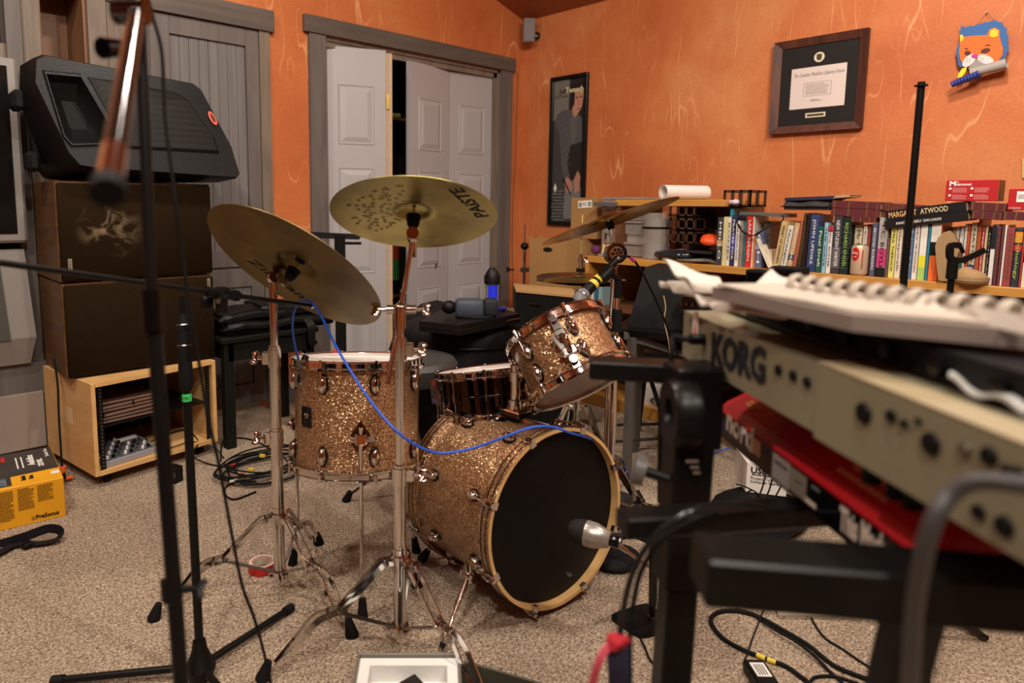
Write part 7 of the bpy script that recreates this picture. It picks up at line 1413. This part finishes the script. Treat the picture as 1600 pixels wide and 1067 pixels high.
a, b = onn(1313, 810), onn(1384, 862); text('This Mach', frame((a + b) / 2, nn_, b - a), .040, inkw, nk, w=(b - a).length, bold=.0012)
pt = [Nf(.30, .030, .8785), Nf(.46, .030, .8785)]; ntop = V((0, 0, 1)) * .063 + nn_ * .032; ntop.normalize()
for i, (v, w_) in enumerate(((.022, .10), (.036, .12), (.050, .10))): lines(frame(Nf(.36 + .02 * i, v, .868 + (v - .012) * .508 + .0012), ntop, nx_), w_, .010, 1, mat('pink_print2', 'f0a098', .6), nk, 'small_print', i, .8)
lines(frame(Nf(.06, .03, .868 + .018 * .508 + .0012), ntop, nx_), .04, .014, 2, mat('yellow_print', 'd8b83c', .6), nk, 'small_print', 6, .6)
# --- the black tiered stand
kst = thing('keyboard_stand', 'black tiered column stand with square arms carrying both keyboards', 'keyboard stand', D(1047, 1067, 1.03)); 
cT, cB_ = D(1083, 590, 1.00), D(1048, 1067, 1.03); cdn = (cB_ - cT).normalized(); cF = cT + cdn * (cT.z / -cdn.z - .004); kst.location = (cF.x, cF.y, 0)
def bar(a, b, w, h, name, m=blkmet, par=kst, upv=(0, 0, 1), bev=.003):
    d = V(b) - V(a); M = frame((V(a) + V(b)) / 2, d, V(upv)); return G(M).box((0, 0, 0), (h, w, d.length), None, bev).build(name, m, par, sharp=True)
cm_ = cT + cdn * ((cT.z - D(1070, 912, 1.02).z) / -cdn.z); bar(cT, cm_, .058, .058, 'upper_column', upv=FH); bar(cm_, cF, .046, .046, 'lower_column', upv=FH)
bar(K(.245, 1.095, .934), K(.62, 1.02, .934), .055, .030, 'arm'); bar(K(.232, .825, .795), K(.62, .88, .795), .04, .028, 'arm'); bar(K(.243, .60, .862), K(.70, .545, .856), .060, .046, 'arm')
bc1 = D(1062, 645, .98); nb1 = (-RH * 1.0 + FH * .05).normalized(); M = frame(bc1, nb1); G(M).lathe([(.022, .016), (.044, .016), (.050, .006), (.050, -.02), (0, -.02), (0, .002), (.020, .004)], None, 36, True).build('round_joint', blkmet, kst)
bar(cT + V((0, 0, .02)), cT - V((0, 0, .10)), .068, .068, 'joint_block', upv=FH)
kp = D(1003, 735, 1.0); kq = D(1045, 748, .99); G().cyl(kp, kq, .008, n=12).build('knob_shaft', blk, kst); G().cyl(kp - (kq - kp).normalized() * .012, kp + (kq - kp).normalized() * .004, .024, .022, 24).build('clamp_knob', mat('knob_grey', '5c5a58', .4), kst)
for dz, w_ in ((0, .012), (.009, .018), (-.008, .010)): p = D(1085 - dz * 400, 730 - dz * 1057, .965); G(frame(p - FW * .0, -FW, RT)).bx(-w_ / 2, w_ / 2, -.002, .002, 0, .001).build('worn_patch', mat('worn_metal', '8c7c70', .5), kst, sharp=True)
# feet of the stand on the carpet
bar(V((cF.x, cF.y, .02)) - FH * .25, V((cF.x, cF.y, .02)) + FH * .25, .04, .035, 'foot'); 
r2 = K(.60, .95, 0); bar(K(.425, .565, .85), K(.44, .72, .02), .038, .035, 'second_column', upv=FH); bar(K(.44, .55, .02), K(.44, .95, .02), .04, .035, 'foot')
# --- cables and ribbons around the stand
cc1 = G().tube([D(1190, 792, .86), D(1130, 787, .84), D(1085, 797, .82), D(1040, 822, .82), D(1005, 862, .83), D(985, 905, .84), D(973, 960, .85), D(968, 1010, .86), D(970, 1110, .87)], .0040, 10).build('keyboard_cable', mat('cable_black_gloss', '1c1c1c', .25), None); tag(cc1, 'glossy black cable arching out left of the keyboard stand column', 'cable')
cc2 = G().tube([D(1120, 800, .86), D(1045, 835, .84), D(1008, 880, .85), D(992, 930, .86), D(984, 1000, .87), D(985, 1110, .88)], .0035, 10).build('keyboard_cable', rub, None); tag(cc2, 'matt black cable just inside the glossy one, left of the column', 'cable')
gc = G().tube([D(1680, 775, .42), D(1600, 758, .44), D(1530, 752, .46), D(1488, 770, .47), D(1458, 815, .47), D(1440, 880, .48), D(1428, 960, .50), D(1420, 1120, .52)], .0062, 12).build('thick_cable', mat('cable_grey', '3c3a3a', .4), None); tag(gc, 'thick dark grey cable looping down in front of the keyboards at the right', 'cable')
rb_ = thing('hanging_strap', 'dark navy strap with a red knot hanging beside the keyboard stand column', 'strap', D(968, 1010, .84)); G().tube([D(966, 1000, .84), D(966, 1040, .84), D(970, 1130, .85)], (.013, .003), flat=-FW).build('strap', mat('strap_navy', '1c1c34', .8), rb_); lump_ = lump('knot', None, None, D(965, 1005, .838), (.015, .011, .010), mat('ribbon_red', 'a81828', .85), 2, 1.3); lump_.parent = rb_; lump_.matrix_parent_inverse = rb_.matrix_basis.inverted()
G().tube([D(960, 1004, .838), D(944, 1018, .83), D(932, 1045, .83), D(922, 1085, .84)], (.0055, .0008), flat=-FW).build('ribbon', mat('ribbon_pink', 'd8586c', .6), rb_)
def fc(n, lab, pts, r, m=rub):
    o = G().tube([P(1000 + x * .375, 700 + y * .375, 2, z if z else r + .001) for x, y, z in [(p + (0,))[:3] for p in pts]], r, 8).build(n, m, None); return tag(o, lab, 'cable')
o = fc('floor_cable', 'thick black cable with yellow tape bands curling on the carpet at the lower right', [(1000, 979), (900, 945), (800, 900), (700, 820), (600, 760), (500, 705), (420, 680), (340, 680), (298, 705), (305, 745), (350, 795), (430, 840), (500, 868), (600, 905), (660, 945), (710, 985), (730, 1030)], .0058)
for a, b in (((486, 862), (522, 877)), ((530, 881), (566, 893))): G().cyl(P(1000 + a[0] * .375, 700 + a[1] * .375, 2, .0068), P(1000 + b[0] * .375, 700 + b[1] * .375, 2, .0068), .0066, n=12).build('yellow_tape', mat('tape_yellow', 'd8c040', .6), o)
fc('floor_cable', 'black cable running beside the thick taped one at the lower right', [(400, 670), (480, 700), (560, 755, .014), (640, 800, .016), (720, 860, .014), (790, 930), (850, 985), (880, 1030)], .0042)
fc('floor_cable', 'thin black cable crossing the carpet below the keyboard arm at the right', [(700, 660), (720, 720), (770, 790), (840, 835), (920, 890), (1010, 945), (1080, 1000)], .0030)
fc('floor_cable', 'thin wire leading down to the small adapter at the bottom edge', [(530, 640), (505, 700, .02), (470, 790, .02), (450, 850, .02), (432, 895), (438, 925), (460, 935, .03)], .0022)
fc('floor_cable', 'small black cable curl near the foot of the keyboard stand', [(0, 790), (20, 830), (40, 880), (62, 900)], .0030)
fc('floor_cable', 'black cable arc at the bottom edge right of the adapter', [(700, 985), (730, 955), (800, 950), (860, 965), (960, 1000)], .0040)
pa_ = thing('power_adapter', 'small black adapter with white label at the bottom edge', 'adapter', P(1187, 1062, 2, 0)); p = P(1187, 1066, 2, 0); M = Matrix.Translation((p.x, p.y, .018)) @ Matrix.Rotation(-.75, 4, 'Z'); G(M).box((0, 0, 0), (.055, .085, .034), None, .005).build('block', blk, pa_); G(M).bx(-.018, .018, -.026, .026, .0172, .0178).build('label', inkw, pa_, sharp=True); lines(M @ Matrix.Translation((0, 0, .018)) @ Matrix.Rotation(pi / 2, 4, 'Z'), .04, .026, 4, inkb, pa_)
tr = thing('white_tray', 'flat beige-white board lying on the carpet below the keyboard arm', 'board', P(1285, 960, 2, 0)); c4 = [P(1216, 967, 2, 0), P(1350, 968, 2, 0), P(1352, 945, 2, 0), P(1210, 945, 2, 0)]; G().hull([p + V((0, 0, .001)) for p in c4], [p + V((0, 0, .012)) for p in c4]).build('board', mat('board_beige', 'b8a894', .6), tr, sharp=True)
for x in (1225, 1262, 1300, 1335): p = P(x, 964, 2, .0125); G().cyl(p, p + V((0, 0, .001)), .003, n=8).build('screw', steel, tr)
# --- open white-lined case and lid at the bottom
def aD(x, y, z): return P(x, y, 2, z)
oc = thing('open_case', 'open grey-rimmed case lined with white foam at the bottom edge', 'case', aD(640, 1060, 0)); q1, q2 = aD(559, 1019, .10), aD(719, 1019, .10); ex = (q2 - q1).normalized(); ey = V((ex.y, -ex.x, 0)); ey = ey if ey.dot(-FW) > 0 else -ey; W_ = (q2 - q1).length; O = V((q1.x, q1.y, 0)); MC = Matrix.Translation(O) @ Matrix((ex, ey, V((0, 0, 1)))).transposed().to_4x4()
rimm = mat('case_rim', '6c685c', .4); foam = mat('foam_white', 'e4e2dc', .9, bump=.2)
DC = .26
for a in ((0, W_, 0, .006), (0, W_, DC - .006, DC), (0, .006, .006, DC - .006), (W_ - .006, W_, .006, DC - .006)): G(MC).bx(*a, 0, .10, .0015).build('case_side', rimm, oc, sharp=True)
G(MC).bx(0, W_, 0, DC, 0.001, .02).build('case_bottom', rimm, oc, sharp=True)
for a in ((.006, W_ - .006, .006, .032), (.006, W_ - .006, DC - .032, DC - .006), (.006, .034, .032, DC - .032), (W_ - .034, W_ - .006, .032, DC - .032)): G(MC).bx(*a, .02, .090, .002).build('foam_wall', foam, oc, sharp=True)
G(MC).bx(.034, W_ - .034, .032, DC - .032, .02, .045).build('foam_floor', foam, oc, sharp=True)
pc2 = thing('leather_pouch', 'black pouch with a pointed zipped corner lying in the white-lined case', 'pouch', MC @ V((.12, .1, .046))); A = [MC @ V(p) for p in ((.035, .13, .047), (.145, .038, .047), (.205, .125, .047), (.20, .22, .047), (.05, .22, .047))]; c = sum(A, V()) / 5
g = G(); g.loft([A, [p + V((0, 0, .02)) for p in A], [c + (p - c) * .85 + V((0, 0, .036)) for p in A]]); g.build('pouch', mat('pouch_leather', '221e1a', .4, bump=.4), pc2, ang=60); G().tube([p + V((0, 0, .012)) - (c - p).normalized() * .001 for p in A[:3]], .0025, 6, False).build('zip', blkm, pc2)
ld = thing('case_lid', 'dark olive case lid lying on the carpet right of the white-lined case', 'lid', aD(790, 1060, 0)); q1, q2 = aD(727, 1031, .06), aD(852, 1067, .06); ex = (q2 - q1).normalized(); ey = V((ex.y, -ex.x, 0)); ey = ey if ey.dot(-FW) > 0 else -ey; O = V((q1.x, q1.y, 0)); ML = Matrix.Translation(O) @ Matrix((ex, ey, V((0, 0, 1)))).transposed().to_4x4(); olv = mat('lid_olive', '4c493c', .45)
for a in ((0, .26, 0, .006), (0, .26, .21, .216), (0, .006, .006, .21), (.254, .26, .006, .21)): G(ML).bx(*a, 0, .060, .0015).build('lid_side', olv, ld, sharp=True)
G(ML).bx(.006, .254, .006, .21, .001, .012).build('lid_inside', mat('lid_dark', '28251f', .7), ld, sharp=True); G(ML).bx(-.003, .263, -.003, .0, .046, .052).build('lid_ridge', olv, ld, sharp=True)
# --- two black poles in front of the bookcase
s8 = thing('tall_stand', 'tall bare black pole standing in front of the bookcase, ring near its top', 'stand', (D(1440, 128, 1.9).x, D(1440, 128, 1.9).y, 0)); t = D(1440, 128, 1.9); b0 = V((t.x, t.y, 0)); G().cyl(b0 + V((0, 0, .05)), t, .0095, n=18).build('pole', blkmet, s8); G().cyl(t - V((0, 0, .012)), t - V((0, 0, .008)), .0165, n=20).build('ring', blk, s8); G().cyl(b0 + V((0, 0, .04)), b0 + V((0, 0, .75)), .013, n=18).build('lower_tube', blkmet, s8)
for k in range(3): a_ = radians(30 + 120 * k); G().cyl(b0 + V((0, 0, .16)), b0 + V((.26 * cos(a_), .26 * sin(a_), .012)), .009, n=12).build('leg', blkmet, s8)
s9 = thing('microphone_stand', 'black stand with an empty U-shaped clip in front of the tan cap', 'microphone stand', (D(1490, 405, 1.75).x, D(1490, 405, 1.75).y, 0)); t = D(1489, 408, 1.75); b0 = V((t.x, t.y, 0)); G().cyl(b0 + V((0, 0, .04)), t, .008, n=16).build('pole', blkmet, s9); G().cyl(t, V((t.x, t.y, D(1487, 436, 1.75).z)), .0125, n=18).build('sleeve', blk, s9)
g = G(); g.tube([D(1500, 384, 1.75), D(1487, 383, 1.75), D(1484, 392, 1.75), D(1486, 404, 1.75), D(1500, 407, 1.75), D(1515, 402, 1.74), D(1540, 390, 1.72)], (.007, .006), flat=-FW); g.tube([D(1500, 384, 1.75), D(1505, 394, 1.76)], .005, 8); g.cyl(D(1507, 400, 1.745), D(1508, 412, 1.745), .003, n=8); g.build('u_clip', blk, s9)
for k in range(3): a_ = radians(80 + 120 * k); G().cyl(b0 + V((0, 0, .12)), b0 + V((.20 * cos(a_), .20 * sin(a_), .012)), .008, n=12).build('leg', blkmet, s9)
# glossy black edge of a laptop-like thing behind the papers
tb2 = thing('side_table', 'low black table with a glossy rim behind the papers at the right', 'table', (2.3, .6, 0)); A = [Z(1478, 492, .86), Z(1585, 484, .86), Z(1700, 500, .86), Z(1500, 520, .86)]; G().hull([p - V((0, 0, .02)) for p in A], A).build('table_top', blkg, tb2, sharp=True)
for p in A: c = A[0] * .5 + A[2] * .5; q = p.lerp(c, .12); G().cyl((q.x, q.y, 0), (q.x, q.y, .84), .012, n=12).build('leg', blkmet, tb2)
# black bag with the white carton, under the red keyboard
lump('equipment_bag', 'black bag on the carpet under the table, with a white carton on it', 'bag', P(1190, 800, 2, .05), (.22, .15, .07), bfm, 8, .3)
ub = thing('white_carton', 'white printed cardboard carton standing on the black bag under the red keyboard', 'box', P(1195, 775, 2, .12)); u1, u2, u3 = P(1165, 768, 2, .12), P(1228, 776, 2, .12), P(1147, 742, 2, .12); h = .115
e = [u1, u2, u2 + (u3 - u1), u3]; G().hull([p for p in e], [p + V((0, 0, h)) for p in e]).build('carton', paper, ub, sharp=True); nn = (u2 - u1).cross(V((0, 0, 1))).normalized(); nn = nn if nn.dot(FW) < 0 else -nn; xd = (u2 - u1).normalized(); lw = (u2 - u1).length
text('USB DJ', frame(u1 + xd * lw * .45 + V((0, 0, h * .76)) + nn * .001, nn, xd), .034, inkb, ub, w=lw * .7, bold=.001); text('Project Turntable', frame(u1 + xd * lw * .5 + V((0, 0, h * .5)) + nn * .001, nn, xd), .018, mat('ink_grey', '5c5654', .6), ub, w=lw * .8); text('Computer Interface', frame(u1 + xd * lw * .5 + V((0, 0, h * .38)) + nn * .001, nn, xd), .014, inkb, ub, w=lw * .8); lines(frame(u1 + xd * lw * .5 + V((0, 0, h * .62)) + nn * .001, nn, xd), lw * .75, .010, 1, inkb, ub)
G(Matrix()).hull([p + V((0, 0, h)) + (sum(e, V()) / 4 - p) * .25 for p in e], [p + V((0, 0, h + .001)) + (sum(e, V()) / 4 - p) * .25 for p in e]).build('top_window', mat('window_dark', '2c241e', .4), ub, sharp=True)
for i, pts in enumerate((((1196, 742), (1190, 765), (1178, 790)), ((1207, 748), (1200, 770), (1186, 794)), ((1222, 756), (1212, 775), (1196, 800)), ((1150, 756), (1168, 762), (1185, 772), (1190, 780)), ((1162, 772), (1176, 766), (1184, 776)))):
    o = G().tube([D(x, y, 2.36 - .004 * k) for k, (x, y) in enumerate(pts)], .0028, 6).build('thin_wire', rub, None); tag(o, ('black wire falling down the front of the white carton, leftmost', 'black wire falling down the middle of the white carton', 'black wire down the right side of the white carton', 'wire tangled at the lower left foot of the white carton', 'short wire loop before the lower left corner of the white carton')[i], 'wire')
# thin cable hanging in the left foreground
o = G().tube([D(x, y, d_) for x, y, d_ in ((226, -20, 1.02), (240, 30, 1.02), (253, 85, 1.02), (258, 188, 1.03), (270, 280, 1.04), (278, 351, 1.05), (292, 447, 1.07), (299, 501, 1.08), (311, 567, 1.10), (326, 657, 1.12), (341, 720, 1.14), (354, 790, 1.16), (377, 909, 1.2), (398, 968, 1.22), (415, 1030, 1.25), (428, 1090, 1.27))], .0030, 8).build('hanging_cable', rub, None); tag(o, 'thin black cable hanging down beside the two black stands at the left', 'cable')
wr = G().tube([D(1037, 462, 2.86), D(1040, 480, 2.84), D(1038, 500, 2.82), D(1044, 530, 2.80), D(1048, 556, 2.8)], .0022, 6).build('thin_wire', mat('wire_tan', 'b08c5c', .6), None); tag(wr, 'thin tan wire hanging from the back of the monitor speaker', 'wire')
